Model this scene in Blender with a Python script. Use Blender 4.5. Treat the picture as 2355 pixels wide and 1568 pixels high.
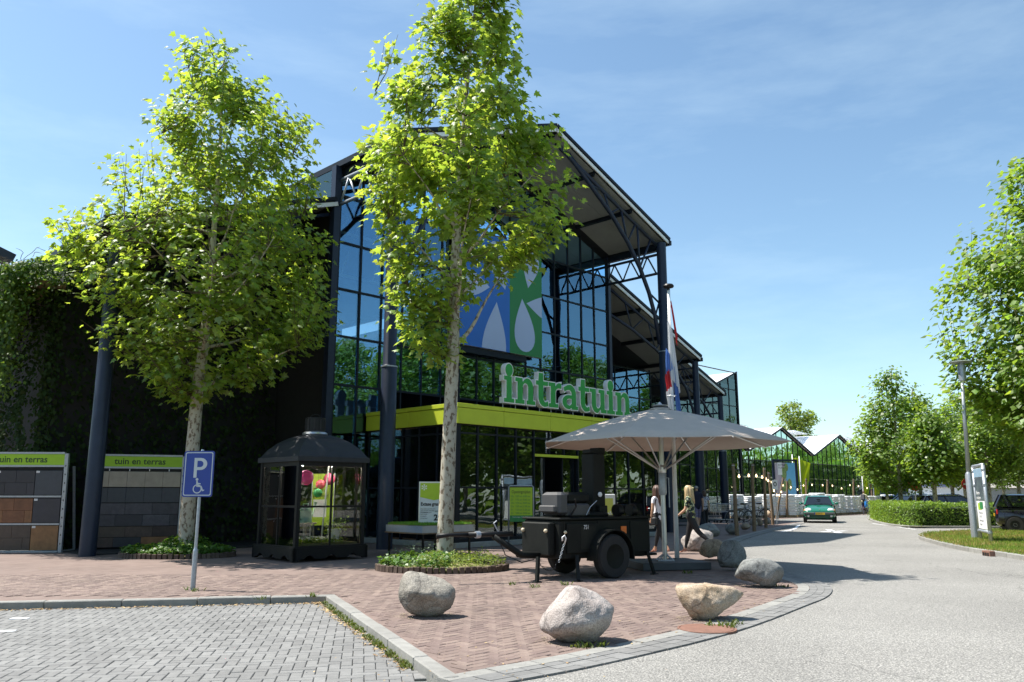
import bpy, bmesh, math, random
import numpy as np
from mathutils import Vector, Matrix, noise
from mathutils.geometry import tessellate_polygon

for o in list(bpy.data.objects):
    bpy.data.objects.remove(o)
sc = bpy.context.scene
COL = sc.collection
R = math.radians
random.seed(7)

# ------------------------------------------------------------------ camera
FPX, HOR, EYE, CX, CY = 1850.0, 1138.0, 1.45, 1177.0, 784.0     # survey of the photograph at 2354 x 1568
PITCH = math.atan((HOR - CY) / FPX)
cd = bpy.data.cameras.new('camera')
cam = bpy.data.objects.new('camera', cd)
COL.objects.link(cam)
cam.location = (0, 0, EYE)
cam.rotation_euler = (R(90) + PITCH, 0, 0)
cd.sensor_width = 36.0
cd.lens = 36.0 * FPX / 2354.0
cd.clip_end = 2000
cd.clip_start = 0.1
sc.camera = cam

# ------------------------------------------------------------------ daylight
SUN_EL = R(61)
SUN_H = Vector((-0.975, 0.22, 0)).normalized()                   # horizontal direction towards the sun
SUN = Vector((SUN_H.x * math.cos(SUN_EL), SUN_H.y * math.cos(SUN_EL), math.sin(SUN_EL)))
wd = bpy.data.worlds.new('World')
sc.world = wd
wd.use_nodes = True
wn, wl = wd.node_tree.nodes, wd.node_tree.links
bg = wn['Background']
sky = wn.new('ShaderNodeTexSky')
sky.sky_type = 'NISHITA'
sky.sun_disc = False
sky.sun_elevation = SUN_EL
sky.sun_rotation = math.atan2(SUN.x, SUN.y)
sky.air_density = 1.0
sky.dust_density = 0.6
sky.ozone_density = 1.0
# thin high cirrus: a faint veil everywhere on the dome
tc = wn.new('ShaderNodeTexCoord')
mp = wn.new('ShaderNodeMapping')
mp.inputs['Scale'].default_value = (1.2, 2.6, 6.0)
nz = wn.new('ShaderNodeTexNoise')
nz.inputs['Scale'].default_value = 1.6
nz.inputs['Detail'].default_value = 7
nz.inputs['Roughness'].default_value = 0.62
rp = wn.new('ShaderNodeMapRange')
rp.inputs['From Min'].default_value = 0.45
rp.inputs['From Max'].default_value = 0.85
rp.inputs['To Max'].default_value = 0.24
mx = wn.new('ShaderNodeMixRGB')
mx.inputs['Color2'].default_value = (6.0, 6.6, 7.2, 1)
wl.new(tc.outputs['Generated'], mp.inputs['Vector'])
wl.new(mp.outputs[0], nz.inputs['Vector'])
wl.new(nz.outputs['Fac'], rp.inputs['Value'])
wl.new(rp.outputs[0], mx.inputs['Fac'])
wl.new(sky.outputs[0], mx.inputs['Color1'])
gr = wn.new('ShaderNodeMixRGB'); gr.blend_type = 'MULTIPLY'; gr.inputs[0].default_value = 1.0; gr.inputs['Color2'].default_value = (0.93, 1.035, 1.0, 1)
wl.new(mx.outputs[0], gr.inputs['Color1'])
wl.new(gr.outputs[0], bg.inputs['Color'])
bg.inputs['Strength'].default_value = 0.108
sd = bpy.data.lights.new('sun', 'SUN')
sd.energy = 5.0
sd.angle = R(0.53)
sd.color = (1.0, 0.95, 0.87)
sun = bpy.data.objects.new('sun', sd)
COL.objects.link(sun)
sun.location = (-30, 20, 60)
sun.rotation_euler = SUN.to_track_quat('Z', 'Y').to_euler()
vs = sc.view_settings
vs.view_transform = 'Standard'
vs.look = 'None'
vs.gamma = 1
vs.use_curve_mapping = False
vs.exposure = 0.9
sc.cycles.use_denoising = True
sc.cycles.max_bounces = 8
sc.cycles.transparent_max_bounces = 16
sc.cycles.transmission_bounces = 6
sc.cycles.caustics_reflective = False
sc.cycles.caustics_refractive = False

# ------------------------------------------------------------------ survey helpers
_c, _s = math.cos(PITCH), math.sin(PITCH)
def ray(x, y):
    a, b = (x - CX) / FPX, (CY - y) / FPX
    return (a, _c - b * _s, _s + b * _c)
def G(x, y, z=0.0):
    "the ground point seen at pixel x, y of the survey"
    d = ray(x, y); t = (z - EYE) / d[2]
    return Vector((d[0] * t, d[1] * t, z))
def A(x, y, Y):
    d = ray(x, y); t = Y / d[1]
    return Vector((d[0] * t, Y, EYE + d[2] * t))
BA = R(46)
B0 = Vector((-3.54, 22.7, 0))
UA = Vector((math.cos(BA), math.sin(BA), 0))
WA = Vector((-UA.y, UA.x, 0))
def BL(a, b, z=0.0):
    "building grid -> world"
    return B0 + UA * a + WA * b + Vector((0, 0, z))
def PB(x, y, b):
    d = ray(x, y); t = (b + B0.dot(WA)) / (d[0] * WA.x + d[1] * WA.y)
    X, Y = d[0] * t - B0.x, d[1] * t - B0.y
    return (X * UA.x + Y * UA.y, EYE + d[2] * t)

# ------------------------------------------------------------------ mesh helpers
class MB:
    def __init__(s):
        s.v, s.f, s.m = [], [], []
    def add(s, vs, fs, mi=0):
        n = len(s.v)
        s.v.extend([tuple(p) for p in vs])
        for f in fs:
            s.f.append(tuple(i + n for i in f)); s.m.append(mi)
        return s
    def box(s, x0, x1, y0, y1, z0, z1, mi=0, M=None):
        vs = [Vector(p) for p in ((x0,y0,z0),(x1,y0,z0),(x1,y1,z0),(x0,y1,z0),(x0,y0,z1),(x1,y0,z1),(x1,y1,z1),(x0,y1,z1))]
        if M is not None: vs = [M @ p for p in vs]
        return s.add(vs, [(3,2,1,0),(4,5,6,7),(0,1,5,4),(1,2,6,5),(2,3,7,6),(3,0,4,7)], mi)
    def cbox(s, c, d, mi=0, rz=0, M=None):
        T = Matrix.Translation(c) @ Matrix.Rotation(rz, 4, 'Z')
        if M is not None: T = M @ T
        return s.box(-d[0]/2, d[0]/2, -d[1]/2, d[1]/2, -d[2]/2, d[2]/2, mi, T)
    def bbox(s, x0, x1, y0, y1, z0, z1, e, mi=0, M=None):
        "box with bevelled vertical edges and top"
        def ring(k, z): return [(x0+k,y0,z),(x1-k,y0,z),(x1,y0+k,z),(x1,y1-k,z),(x1-k,y1,z),(x0+k,y1,z),(x0,y1-k,z),(x0,y0+k,z)]
        def ins(z): return [(x0+2*e,y0+e,z),(x1-2*e,y0+e,z),(x1-e,y0+2*e,z),(x1-e,y1-2*e,z),(x1-2*e,y1-e,z),(x0+2*e,y1-e,z),(x0+e,y1-2*e,z),(x0+e,y0+2*e,z)]
        vs = [Vector(p) for p in ins(z0)+ring(e,z0+e)+ring(e,z1-e)+ins(z1)]
        if M is not None: vs = [M @ p for p in vs]
        fs = [tuple(range(7,-1,-1)), tuple(range(24,32))]
        for k in range(3):
            for i in range(8):
                j = (i+1) % 8
                fs.append((k*8+i, k*8+j, k*8+8+j, k*8+8+i))
        return s.add(vs, fs, mi)
    def tube(s, pts, rad, n=8, mi=0, cap=True):
        pts = [Vector(p) for p in pts]
        if not hasattr(rad, '__len__'): rad = [rad]*len(pts)
        vs, fs = [], []
        ref = None
        for i, p in enumerate(pts):
            d = (pts[min(i+1, len(pts)-1)] - pts[max(i-1, 0)])
            d = d.normalized() if d.length > 1e-9 else Vector((0,0,1))
            if ref is None:
                ref = d.orthogonal().normalized()
            ref = (ref - d * ref.dot(d))
            ref = ref.normalized() if ref.length > 1e-6 else d.orthogonal().normalized()
            b = d.cross(ref)
            for k in range(n):
                a = 2*math.pi*k/n
                vs.append(p + (ref*math.cos(a) + b*math.sin(a))*rad[i])
        for i in range(len(pts)-1):
            for k in range(n):
                j = (k+1) % n
                fs.append((i*n+k, i*n+j, i*n+n+j, i*n+n+k))
        if cap:
            fs.append(tuple(range(n-1,-1,-1))); fs.append(tuple((len(pts)-1)*n+k for k in range(n)))
        return s.add(vs, fs, mi)
    def bar(s, p, q, w, h=None, mi=0, up=(0,0,1)):
        "rectangular bar from p to q"
        p, q = Vector(p), Vector(q); h = h or w
        d = (q-p).normalized(); upv = Vector(up)
        if abs(d.dot(upv)) > 0.98: upv = Vector((1,0,0))
        x = d.cross(upv).normalized(); y = x.cross(d)
        vs = []
        for e in (p, q):
            for a, b in ((-1,-1),(1,-1),(1,1),(-1,1)):
                vs.append(e + x*(a*w/2) + y*(b*h/2))
        return s.add(vs, [(3,2,1,0),(4,5,6,7),(0,1,5,4),(1,2,6,5),(2,3,7,6),(3,0,4,7)], mi)
    def lathe(s, prof, n=16, c=(0,0,0), mi=0, axis='Z', M=None, cap=True):
        vs, fs = [], []
        T = Matrix.Translation(c)
        if axis == 'Y': T = T @ Matrix.Rotation(R(90), 4, 'X')
        if axis == 'X': T = T @ Matrix.Rotation(R(90), 4, 'Y')
        if M is not None: T = M @ T
        for r, z in prof:
            for k in range(n):
                a = 2*math.pi*k/n
                vs.append(T @ Vector((r*math.cos(a), r*math.sin(a), z)))
        for i in range(len(prof)-1):
            for k in range(n):
                j = (k+1) % n
                fs.append((i*n+k, i*n+j, i*n+n+j, i*n+n+k))
        if cap:
            fs.append(tuple(range(n-1,-1,-1))); fs.append(tuple((len(prof)-1)*n+k for k in range(n)))
        return s.add(vs, fs, mi)
    def prism(s, loops, d0, d1, M=None, mi=0, side=None):
        "2D loops (first outer, rest holes) in local XZ, extruded along local Y from d0 (front) to d1"
        tri = tessellate_polygon([[Vector((p[0], p[1], 0)) for p in L] for L in loops])
        flat = [p for L in loops for p in L]; n = len(flat)
        vs = [Vector((p[0], d0, p[1])) for p in flat] + [Vector((p[0], d1, p[1])) for p in flat]
        if M is not None: vs = [M @ p for p in vs]
        s.add(vs, [tuple(t) for t in tri] + [(t[2]+n, t[1]+n, t[0]+n) for t in tri], mi)
        fs, o = [], 0
        for L in loops:
            k = len(L)
            for i in range(k):
                j = (i+1) % k
                fs.append((o+i, o+j, o+j+n, o+i+n))
            o += k
        return s.add(vs, fs, mi if side is None else side)
    def mesh(s, name, mats, smooth=False):
        me = bpy.data.meshes.new(name)
        me.from_pydata(s.v, [], s.f)
        for m in (mats if isinstance(mats, (list, tuple)) else [mats]): me.materials.append(m)
        if any(s.m): me.polygons.foreach_set('material_index', s.m)
        if smooth: me.polygons.foreach_set('use_smooth', [True]*len(s.f))
        me.update()
        return me
    def build(s, name, mats, parent=None, smooth=False, fix=True, **kw):
        me = s.mesh(name, mats, smooth)
        if fix:
            b = bmesh.new(); b.from_mesh(me); bmesh.ops.recalc_face_normals(b, faces=b.faces); b.to_mesh(me); b.free()
        o = link(name, me, parent)
        if smooth == 'auto': autosmooth(me)
        return props(o, **kw)

def autosmooth(me, deg=35):
    b = bmesh.new(); b.from_mesh(me)
    for f in b.faces: f.smooth = True
    for e in b.edges:
        if len(e.link_faces) == 2 and e.calc_face_angle(0) > R(deg): e.smooth = False
    b.to_mesh(me); b.free()
def link(name, data, parent=None):
    o = bpy.data.objects.new(name, data); COL.objects.link(o)
    if parent is not None: o.parent = parent
    return o
def props(o, label=None, cat=None, group=None, kind=None):
    if label: o['label'] = label
    if cat: o['category'] = cat
    if group: o['group'] = group
    if kind: o['kind'] = kind
    return o
def thing(name, label, cat, loc=(0,0,0), rz=0.0, group=None):
    o = link(name, None); o.location = loc; o.rotation_euler = (0, 0, rz); o.empty_display_size = 0.3
    return props(o, label, cat, group)
def dup(o, parent=None):
    c = o.copy(); COL.objects.link(c); c.parent = parent
    for ch in list(o.children): dup(ch, c)
    return c
def inst(name, me, parent, M):
    o = link(name, me, parent); o.matrix_local = M
    return o

# ------------------------------------------------------------------ materials
def principled(name):
    m = bpy.data.materials.new(name); m.use_nodes = True
    return m, m.node_tree.nodes, m.node_tree.links, m.node_tree.nodes['Principled BSDF']
def setin(b, **kw):
    for k, v in kw.items():
        b.inputs[k.replace('_', ' ')].default_value = v
def mat(name, col, rough=0.6, metal=0.0, var=0.12, scale=6.0, bump=0.0, bscale=None, col2=None, island=0.0, spec=0.5, detail=5, stain=0.0):
    "colour broken up by noise at two scales, roughness variation, optional fine relief, optional per-piece variation"
    m, n, l, b = principled(name)
    setin(b, Roughness=rough, Metallic=metal)
    b.inputs['Specular IOR Level'].default_value = spec
    t = n.new('ShaderNodeTexCoord'); z = n.new('ShaderNodeTexNoise')
    z.inputs['Scale'].default_value = scale; z.inputs['Detail'].default_value = detail; z.inputs['Roughness'].default_value = 0.65
    l.new(t.outputs['Object'], z.inputs['Vector'])
    r = n.new('ShaderNodeMapRange'); r.inputs['From Min'].default_value = 0.3; r.inputs['From Max'].default_value = 0.7
    l.new(z.outputs['Fac'], r.inputs['Value'])
    mxn = n.new('ShaderNodeMixRGB')
    c2 = col2 or tuple(min(1, x*(1+var)) for x in col)
    c1 = col if col2 else tuple(x*(1-var) for x in col)
    mxn.inputs['Color1'].default_value = (*c1, 1); mxn.inputs['Color2'].default_value = (*c2, 1)
    l.new(r.outputs[0], mxn.inputs['Fac'])
    out = mxn.outputs[0]
    if island:
        g = n.new('ShaderNodeNewGeometry'); oi = n.new('ShaderNodeObjectInfo')
        ad = n.new('ShaderNodeMath'); ad.operation = 'ADD'; fr = n.new('ShaderNodeMath'); fr.operation = 'FRACT'
        l.new(g.outputs['Random Per Island'], ad.inputs[0]); l.new(oi.outputs['Random'], ad.inputs[1]); l.new(ad.outputs[0], fr.inputs[0])
        rr = n.new('ShaderNodeMapRange'); rr.inputs['To Min'].default_value = 1-island; rr.inputs['To Max'].default_value = 1+island
        l.new(fr.outputs[0], rr.inputs['Value'])
        hs = n.new('ShaderNodeHueSaturation'); l.new(rr.outputs[0], hs.inputs['Value']); l.new(out, hs.inputs['Color'])
        rh = n.new('ShaderNodeMapRange'); rh.inputs['To Min'].default_value = 0.5-island*0.04; rh.inputs['To Max'].default_value = 0.5+island*0.04
        l.new(fr.outputs[0], rh.inputs['Value']); l.new(rh.outputs[0], hs.inputs['Hue'])
        out = hs.outputs[0]
    if stain:
        g2 = n.new('ShaderNodeNewGeometry'); z3 = n.new('ShaderNodeTexNoise'); z3.inputs['Scale'].default_value = 0.8; z3.inputs['Detail'].default_value = 8; z3.inputs['Roughness'].default_value = 0.7
        l.new(g2.outputs['Position'], z3.inputs['Vector'])
        r3 = n.new('ShaderNodeMapRange'); r3.inputs['From Min'].default_value = 0.3; r3.inputs['From Max'].default_value = 0.7; r3.inputs['To Min'].default_value = 1-stain; r3.inputs['To Max'].default_value = 1+stain*0.6
        l.new(z3.outputs['Fac'], r3.inputs['Value']); h3 = n.new('ShaderNodeHueSaturation'); l.new(out, h3.inputs['Color']); l.new(r3.outputs[0], h3.inputs['Value']); out = h3.outputs[0]
    l.new(out, b.inputs['Base Color'])
    if bump:
        z2 = n.new('ShaderNodeTexNoise'); z2.inputs['Scale'].default_value = bscale or scale*8; z2.inputs['Detail'].default_value = 6
        l.new(t.outputs['Object'], z2.inputs['Vector'])
        bp = n.new('ShaderNodeBump'); bp.inputs['Strength'].default_value = bump; bp.inputs['Distance'].default_value = 0.02
        l.new(z2.outputs['Fac'], bp.inputs['Height']); l.new(bp.outputs[0], b.inputs['Normal'])
    return m
def leafmat(name, col, trans, gloss=0.10, var=0.25, mixt=0.5):
    m, n, l, b = principled(name); n.remove(b)
    o = n['Material Output']
    g = n.new('ShaderNodeNewGeometry')
    rr = n.new('ShaderNodeMapRange'); rr.inputs['To Min'].default_value = 1-var; rr.inputs['To Max'].default_value = 1+var
    l.new(g.outputs['Random Per Island'], rr.inputs['Value'])
    mu = n.new('ShaderNodeMath'); mu.operation = 'MULTIPLY'; mu.inputs[1].default_value = 7.13
    fr = n.new('ShaderNodeMath'); fr.operation = 'FRACT'
    l.new(g.outputs['Random Per Island'], mu.inputs[0]); l.new(mu.outputs[0], fr.inputs[0])
    rh = n.new('ShaderNodeMapRange'); rh.inputs['To Min'].default_value = 0.485; rh.inputs['To Max'].default_value = 0.515
    l.new(fr.outputs[0], rh.inputs['Value'])
    outs = []
    for c in (col, trans):
        h = n.new('ShaderNodeHueSaturation'); h.inputs['Color'].default_value = (*c, 1)
        l.new(rr.outputs[0], h.inputs['Value']); l.new(rh.outputs[0], h.inputs['Hue']); outs.append(h.outputs[0])
    d = n.new('ShaderNodeBsdfDiffuse'); t = n.new('ShaderNodeBsdfTranslucent'); gl = n.new('ShaderNodeBsdfGlossy')
    gl.inputs['Roughness'].default_value = 0.45
    l.new(outs[0], d.inputs['Color']); l.new(outs[1], t.inputs['Color'])
    m1 = n.new('ShaderNodeMixShader'); m1.inputs[0].default_value = mixt
    l.new(d.outputs[0], m1.inputs[1]); l.new(t.outputs[0], m1.inputs[2])
    m2 = n.new('ShaderNodeMixShader'); m2.inputs[0].default_value = gloss
    l.new(m1.outputs[0], m2.inputs[1]); l.new(gl.outputs[0], m2.inputs[2])
    l.new(m2.outputs[0], o.inputs['Surface'])
    return m
def glassmat(name, refl, tint, see, wob=0.0, gcol=(1,1,1), dark=(0.01,0.012,0.014), rough=0.0):
    "coated window glass: mirror part refl, of the rest a share see passes (tinted), the remainder is absorbed"
    m, n, l, b = principled(name); n.remove(b)
    o = n['Material Output']
    tr = n.new('ShaderNodeBsdfTransparent'); tr.inputs['Color'].default_value = (*tint, 1)
    df = n.new('ShaderNodeBsdfDiffuse'); df.inputs['Color'].default_value = (*dark, 1)
    gl = n.new('ShaderNodeBsdfGlossy'); gl.inputs['Color'].default_value = (*gcol, 1); gl.inputs['Roughness'].default_value = rough
    m1 = n.new('ShaderNodeMixShader'); m1.inputs[0].default_value = see
    l.new(df.outputs[0], m1.inputs[1]); l.new(tr.outputs[0], m1.inputs[2])
    m2 = n.new('ShaderNodeMixShader')
    lw = n.new('ShaderNodeFresnel'); lw.inputs['IOR'].default_value = 1.5
    ad = n.new('ShaderNodeMath'); ad.operation = 'ADD'; ad.use_clamp = True; ad.inputs[1].default_value = refl
    l.new(lw.outputs[0], ad.inputs[0]); l.new(ad.outputs[0], m2.inputs[0])
    l.new(m1.outputs[0], m2.inputs[1]); l.new(gl.outputs[0], m2.inputs[2])
    l.new(m2.outputs[0], o.inputs['Surface'])
    if wob:
        t = n.new('ShaderNodeTexCoord'); z = n.new('ShaderNodeTexNoise')
        z.inputs['Scale'].default_value = 1.1; z.inputs['Detail'].default_value = 1.5
        oi = n.new('ShaderNodeObjectInfo'); va = n.new('ShaderNodeVectorMath'); va.operation = 'ADD'
        sc_ = n.new('ShaderNodeVectorMath'); sc_.operation = 'SCALE'; sc_.inputs['Scale'].default_value = 40
        cmb = n.new('ShaderNodeCombineXYZ'); l.new(oi.outputs['Random'], cmb.inputs[0]); l.new(oi.outputs['Random'], cmb.inputs[2])
        l.new(cmb.outputs[0], sc_.inputs[0]); l.new(t.outputs['Object'], va.inputs[0]); l.new(sc_.outputs[0], va.inputs[1])
        l.new(va.outputs[0], z.inputs['Vector'])
        bp = n.new('ShaderNodeBump'); bp.inputs['Strength'].default_value = wob; bp.inputs['Distance'].default_value = 0.05
        l.new(z.outputs['Fac'], bp.inputs['Height'])
        l.new(bp.outputs[0], gl.inputs['Normal'])
    return m
def emit(name, col, st):
    m, n, l, b = principled(name)
    setin(b, Roughness=0.4); b.inputs['Base Color'].default_value = (*col, 1)
    b.inputs['Emission Color'].default_value = (*col, 1); b.inputs['Emission Strength'].default_value = st
    return m

M_navy = mat('navy_steel', (0.016, 0.024, 0.048), 0.42, spec=0.35, var=0.15, scale=3, bump=0.05, bscale=60)
M_navyframe = mat('navy_frame', (0.008, 0.011, 0.018), 0.5, var=0.1, spec=0.25)
M_soffit = mat('soffit_panel', (0.31, 0.325, 0.33), 0.7, var=0.08, scale=2)
M_white = mat('white_paint', (0.78, 0.79, 0.80), 0.45, var=0.05, scale=8)
M_roofdark = mat('roof_sheet', (0.03, 0.033, 0.04), 0.5, var=0.2)
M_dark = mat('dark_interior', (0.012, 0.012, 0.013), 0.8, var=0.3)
M_lime = mat('lime_panel', (0.50, 0.58, 0.035), 0.5, var=0.06, scale=2.5)
M_limeprint = mat('lime_print', (0.36, 0.52, 0.02), 0.5, var=0.05)
M_glass = glassmat('facade_glass', 0.20, (0.74, 0.84, 0.88), 0.92, wob=0.10, gcol=(0.42, 0.74, 1.0))
M_glassp = glassmat('shopfront_glass', 0.13, (0.55, 0.6, 0.6), 0.75, wob=0.06, gcol=(0.85, 0.95, 1.0))
M_glassg = glassmat('greenhouse_glass', 0.12, (0.6, 0.7, 0.7), 0.6, wob=0.16, gcol=(0.55, 0.72, 0.72), dark=(0.02, 0.03, 0.03))
M_glassc = glassmat('clear_glass', 0.0, (0.88, 0.9, 0.88), 0.97)
M_glasscar = glassmat('car_glass', 0.05, (0.30, 0.34, 0.34), 0.8)
M_galv = mat('galvanised_steel', (0.36, 0.39, 0.43), 0.45, metal=0.55, var=0.15, scale=25, bump=0.05)
M_alu = mat('aluminium', (0.55, 0.56, 0.57), 0.35, metal=0.8, var=0.08)
M_black = mat('black_paint', (0.010, 0.010, 0.011), 0.45, var=0.2, scale=12, spec=0.25)
M_rubber = mat('rubber', (0.018, 0.018, 0.019), 0.8, var=0.2, bump=0.1)
M_txt = mat('print_black', (0.015, 0.015, 0.015), 0.6, var=0.0)
M_txtw = mat('print_white', (0.75, 0.75, 0.75), 0.6, var=0.0)
M_concrete = mat('concrete', (0.30, 0.30, 0.285), 0.85, var=0.16, scale=5, bump=0.25, bscale=90)
M_wood = mat('weathered_wood', (0.20, 0.135, 0.08), 0.8, var=0.3, scale=9, bump=0.3, bscale=50)

def text(name, s, size, parent, loc, m, rot=(90, 0, 0), ax='LEFT', sx=1.0, ext=0.001, bold=0.0, M=None):
    "flat print: a font curve turned into a mesh"
    c = bpy.data.curves.new(name, 'FONT'); c.body = s; c.size = size; c.align_x = ax; c.extrude = ext; c.offset = bold
    c.resolution_u = 3
    f = link(name + '_curve', c); f.scale = (sx, 1, 1)
    dg = bpy.context.evaluated_depsgraph_get()
    me = bpy.data.meshes.new_from_object(f.evaluated_get(dg)); me.name = name
    bpy.data.objects.remove(f); bpy.data.curves.remove(c)
    me.materials.clear(); me.materials.append(m)
    o = link(name, me, parent); o.scale = (sx, 1, 1)
    if M is not None: o.matrix_local = M @ Matrix.Diagonal((sx, 1, 1, 1))
    else: o.location = loc; o.rotation_euler = [R(a) for a in rot]
    return o
# ================================================================== GROUND
def poly_in(p, poly):
    x, y = p[0], p[1]; c = False; n = len(poly)
    for i in range(n):
        x1, y1 = poly[i][0], poly[i][1]; x2, y2 = poly[(i+1) % n][0], poly[(i+1) % n][1]
        if (y1 > y) != (y2 > y) and x < (x2-x1)*(y-y1)/(y2-y1)+x1: c = not c
    return c
def smooth_line(pts, n=8):
    P = [Vector(p) for p in pts]; out = []
    for i in range(len(P)-1):
        a, b, c_, d = P[max(i-1,0)], P[i], P[i+1], P[min(i+2,len(P)-1)]
        for k in range(n):
            t = k/n
            out.append(0.5*((2*b)+(c_-a)*t+(2*a-5*b+4*c_-d)*t*t+(3*b-a-3*c_+d)*t**3))
    out.append(P[-1]); return out
def resample(line, step):
    out = [line[0].copy()]; acc = 0
    for a, b in zip(line, line[1:]):
        L = (b-a).length
        while acc + L >= step and L > 1e-9:
            t = (step-acc)/L; a = a.lerp(b, t); out.append(a.copy()); L = (b-a).length; acc = 0
        acc += L
    return out
def sheet(name, poly, z, m, parent=None, **kw):
    tri = tessellate_polygon([[Vector((p[0], p[1], 0)) for p in poly]])
    mb = MB(); mb.add([(p[0], p[1], z) for p in poly], [tuple(t) for t in tri])
    o = mb.build(name, m, parent, fix=False, **kw)
    b = bmesh.new(); b.from_mesh(o.data)
    for f in b.faces:
        f.normal_update()
        if f.normal.z < 0: f.normal_flip()
    b.to_mesh(o.data); b.free()
    return o

def asphalt_mat():
    m, n, l, b = principled('asphalt')
    t = n.new('ShaderNodeTexCoord')
    a = n.new('ShaderNodeTexNoise'); a.inputs['Scale'].default_value = 62; a.inputs['Detail'].default_value = 4; a.inputs['Roughness'].default_value = 0.7
    w = n.new('ShaderNodeTexNoise'); w.inputs['Scale'].default_value = 0.35; w.inputs['Detail'].default_value = 6
    v = n.new('ShaderNodeTexVoronoi'); v.inputs['Scale'].default_value = 60
    for q in (a, w, v): l.new(t.outputs['Object'], q.inputs['Vector'])
    r = n.new('ShaderNodeValToRGB')
    e = r.color_ramp.elements
    e[0].position = 0.30; e[0].color = (0.065, 0.064, 0.06, 1); e[1].position = 0.68; e[1].color = (0.47, 0.452, 0.415, 1)
    k = e.new(0.5); k.color = (0.20, 0.194, 0.18, 1)
    l.new(a.outputs['Fac'], r.inputs['Fac'])
    r2 = n.new('ShaderNodeMapRange'); r2.inputs['From Min'].default_value = 0.3; r2.inputs['From Max'].default_value = 0.7
    r2.inputs['To Min'].default_value = 0.86; r2.inputs['To Max'].default_value = 1.12
    l.new(w.outputs['Fac'], r2.inputs['Value'])
    ck = n.new('ShaderNodeTexVoronoi'); ck.feature = 'DISTANCE_TO_EDGE'; ck.inputs['Scale'].default_value = 0.22
    dn = n.new('ShaderNodeTexNoise'); dn.inputs['Scale'].default_value = 1.4; dn.inputs['Detail'].default_value = 6; l.new(t.outputs['Object'], dn.inputs['Vector'])
    dm = n.new('ShaderNodeMixRGB'); dm.blend_type = 'ADD'; dm.inputs[0].default_value = 1.0; l.new(t.outputs['Object'], dm.inputs[1]); l.new(dn.outputs['Color'], dm.inputs[2]); l.new(dm.outputs[0], ck.inputs['Vector'])
    cm = n.new('ShaderNodeMapRange'); cm.inputs['From Max'].default_value = 0.0045; cm.inputs['To Min'].default_value = 0.62; l.new(ck.outputs['Distance'], cm.inputs['Value'])
    mk = n.new('ShaderNodeTexNoise'); mk.inputs['Scale'].default_value = 0.16; l.new(t.outputs['Object'], mk.inputs['Vector'])
    mr = n.new('ShaderNodeMapRange'); mr.inputs['From Min'].default_value = 0.47; mr.inputs['From Max'].default_value = 0.53; l.new(mk.outputs['Fac'], mr.inputs['Value'])
    cx_ = n.new('ShaderNodeMixRGB'); cx_.inputs[1].default_value = (1,1,1,1); l.new(mr.outputs[0], cx_.inputs[0]); l.new(cm.outputs[0], cx_.inputs[2])
    mv_ = n.new('ShaderNodeMath'); mv_.operation = 'MULTIPLY'; l.new(r2.outputs[0], mv_.inputs[0]); l.new(cx_.outputs[0], mv_.inputs[1])
    h = n.new('ShaderNodeHueSaturation'); l.new(r.outputs[0], h.inputs['Color']); l.new(mv_.outputs[0], h.inputs['Value'])
    l.new(h.outputs[0], b.inputs['Base Color']); setin(b, Roughness=0.85)
    bp = n.new('ShaderNodeBump'); bp.inputs['Strength'].default_value = 0.5; bp.inputs['Distance'].default_value = 0.01
    l.new(v.outputs['Distance'], bp.inputs['Height']); l.new(bp.outputs[0], b.inputs['Normal'])
    return m
M_asph = asphalt_mat()
M_sand = mat('joint_sand_and_moss', (0.15, 0.135, 0.10), 0.95, col2=(0.12, 0.125, 0.055), scale=1.7)
M_paver = mat('grey_paver', (0.195, 0.193, 0.187), 0.85, var=0.12, scale=14, bump=0.2, bscale=120, island=0.13, stain=0.16)
M_brick = mat('red_paving_brick', (0.165, 0.115, 0.098), 0.85, col2=(0.215, 0.16, 0.138), scale=11, bump=0.25, bscale=110, island=0.20, stain=0.22)
M_kerb = mat('kerb_concrete', (0.255, 0.25, 0.232), 0.85, var=0.14, scale=7, bump=0.3, bscale=70, island=0.08, stain=0.18)
M_grass = leafmat('grass_blade', (0.16, 0.24, 0.04), (0.30, 0.42, 0.05), 0.03, 0.4, 0.4)
M_drygrass = leafmat('dry_grass_blade', (0.34, 0.28, 0.10), (0.36, 0.30, 0.08), 0.02, 0.3, 0.35)
M_soil = mat('lawn_soil', (0.14, 0.16, 0.05), 0.95, col2=(0.28, 0.24, 0.11), scale=1.5)

def brick_field_mat():
    "paving beyond the laid bricks: herringbone too small to pick apart, only tone"
    m = mat('far_brick', (0.165, 0.115, 0.098), 0.85, col2=(0.215, 0.16, 0.138), scale=3, bump=0.3, bscale=30, stain=0.22)
    return m
M_farbrick = brick_field_mat()

# lines of the place
kerbL = [G(-260, 1390, 0.0), G(770, 1368, 0.0)]                   # plaza edge along the bay
corner = kerbL[1]
kdir = (G(1073, 1568, 0.0) - corner).normalized()
kerbD_end = corner + kdir * 9.0
border = smooth_line([G(*p) for p in ((1092,1584),(1170,1568),(1330,1538),(1500,1500),(1640,1466),(1750,1432),(1850,1393),(1902,1371),(1912,1352),(1885,1338),(1830,1322),(1765,1302),(1718,1280),(1695,1262),(1700,1245),(1757,1226),(1810,1213),(1850,1203))], 10)
far_edge = [BL(33, 5.2), BL(50, 5.6), BL(75, 6.0), BL(90, 8)]
plaza = [Vector(p) for p in border] + far_edge + [BL(90, 30), BL(-60, 30), G(-260,1390,0)+Vector((-14, -1, 0)), G(-260,1390,0), corner]
# plaza meets the border south of the frame along the diagonal kerb
kd2 = corner + kdir * 5.9
border_start = border[0]
plaza = plaza + [kd2]

props(sheet('ground', [(-400,-300),(500,-300),(500,700),(-400,700)], -0.30, M_soil), kind='structure')
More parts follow.
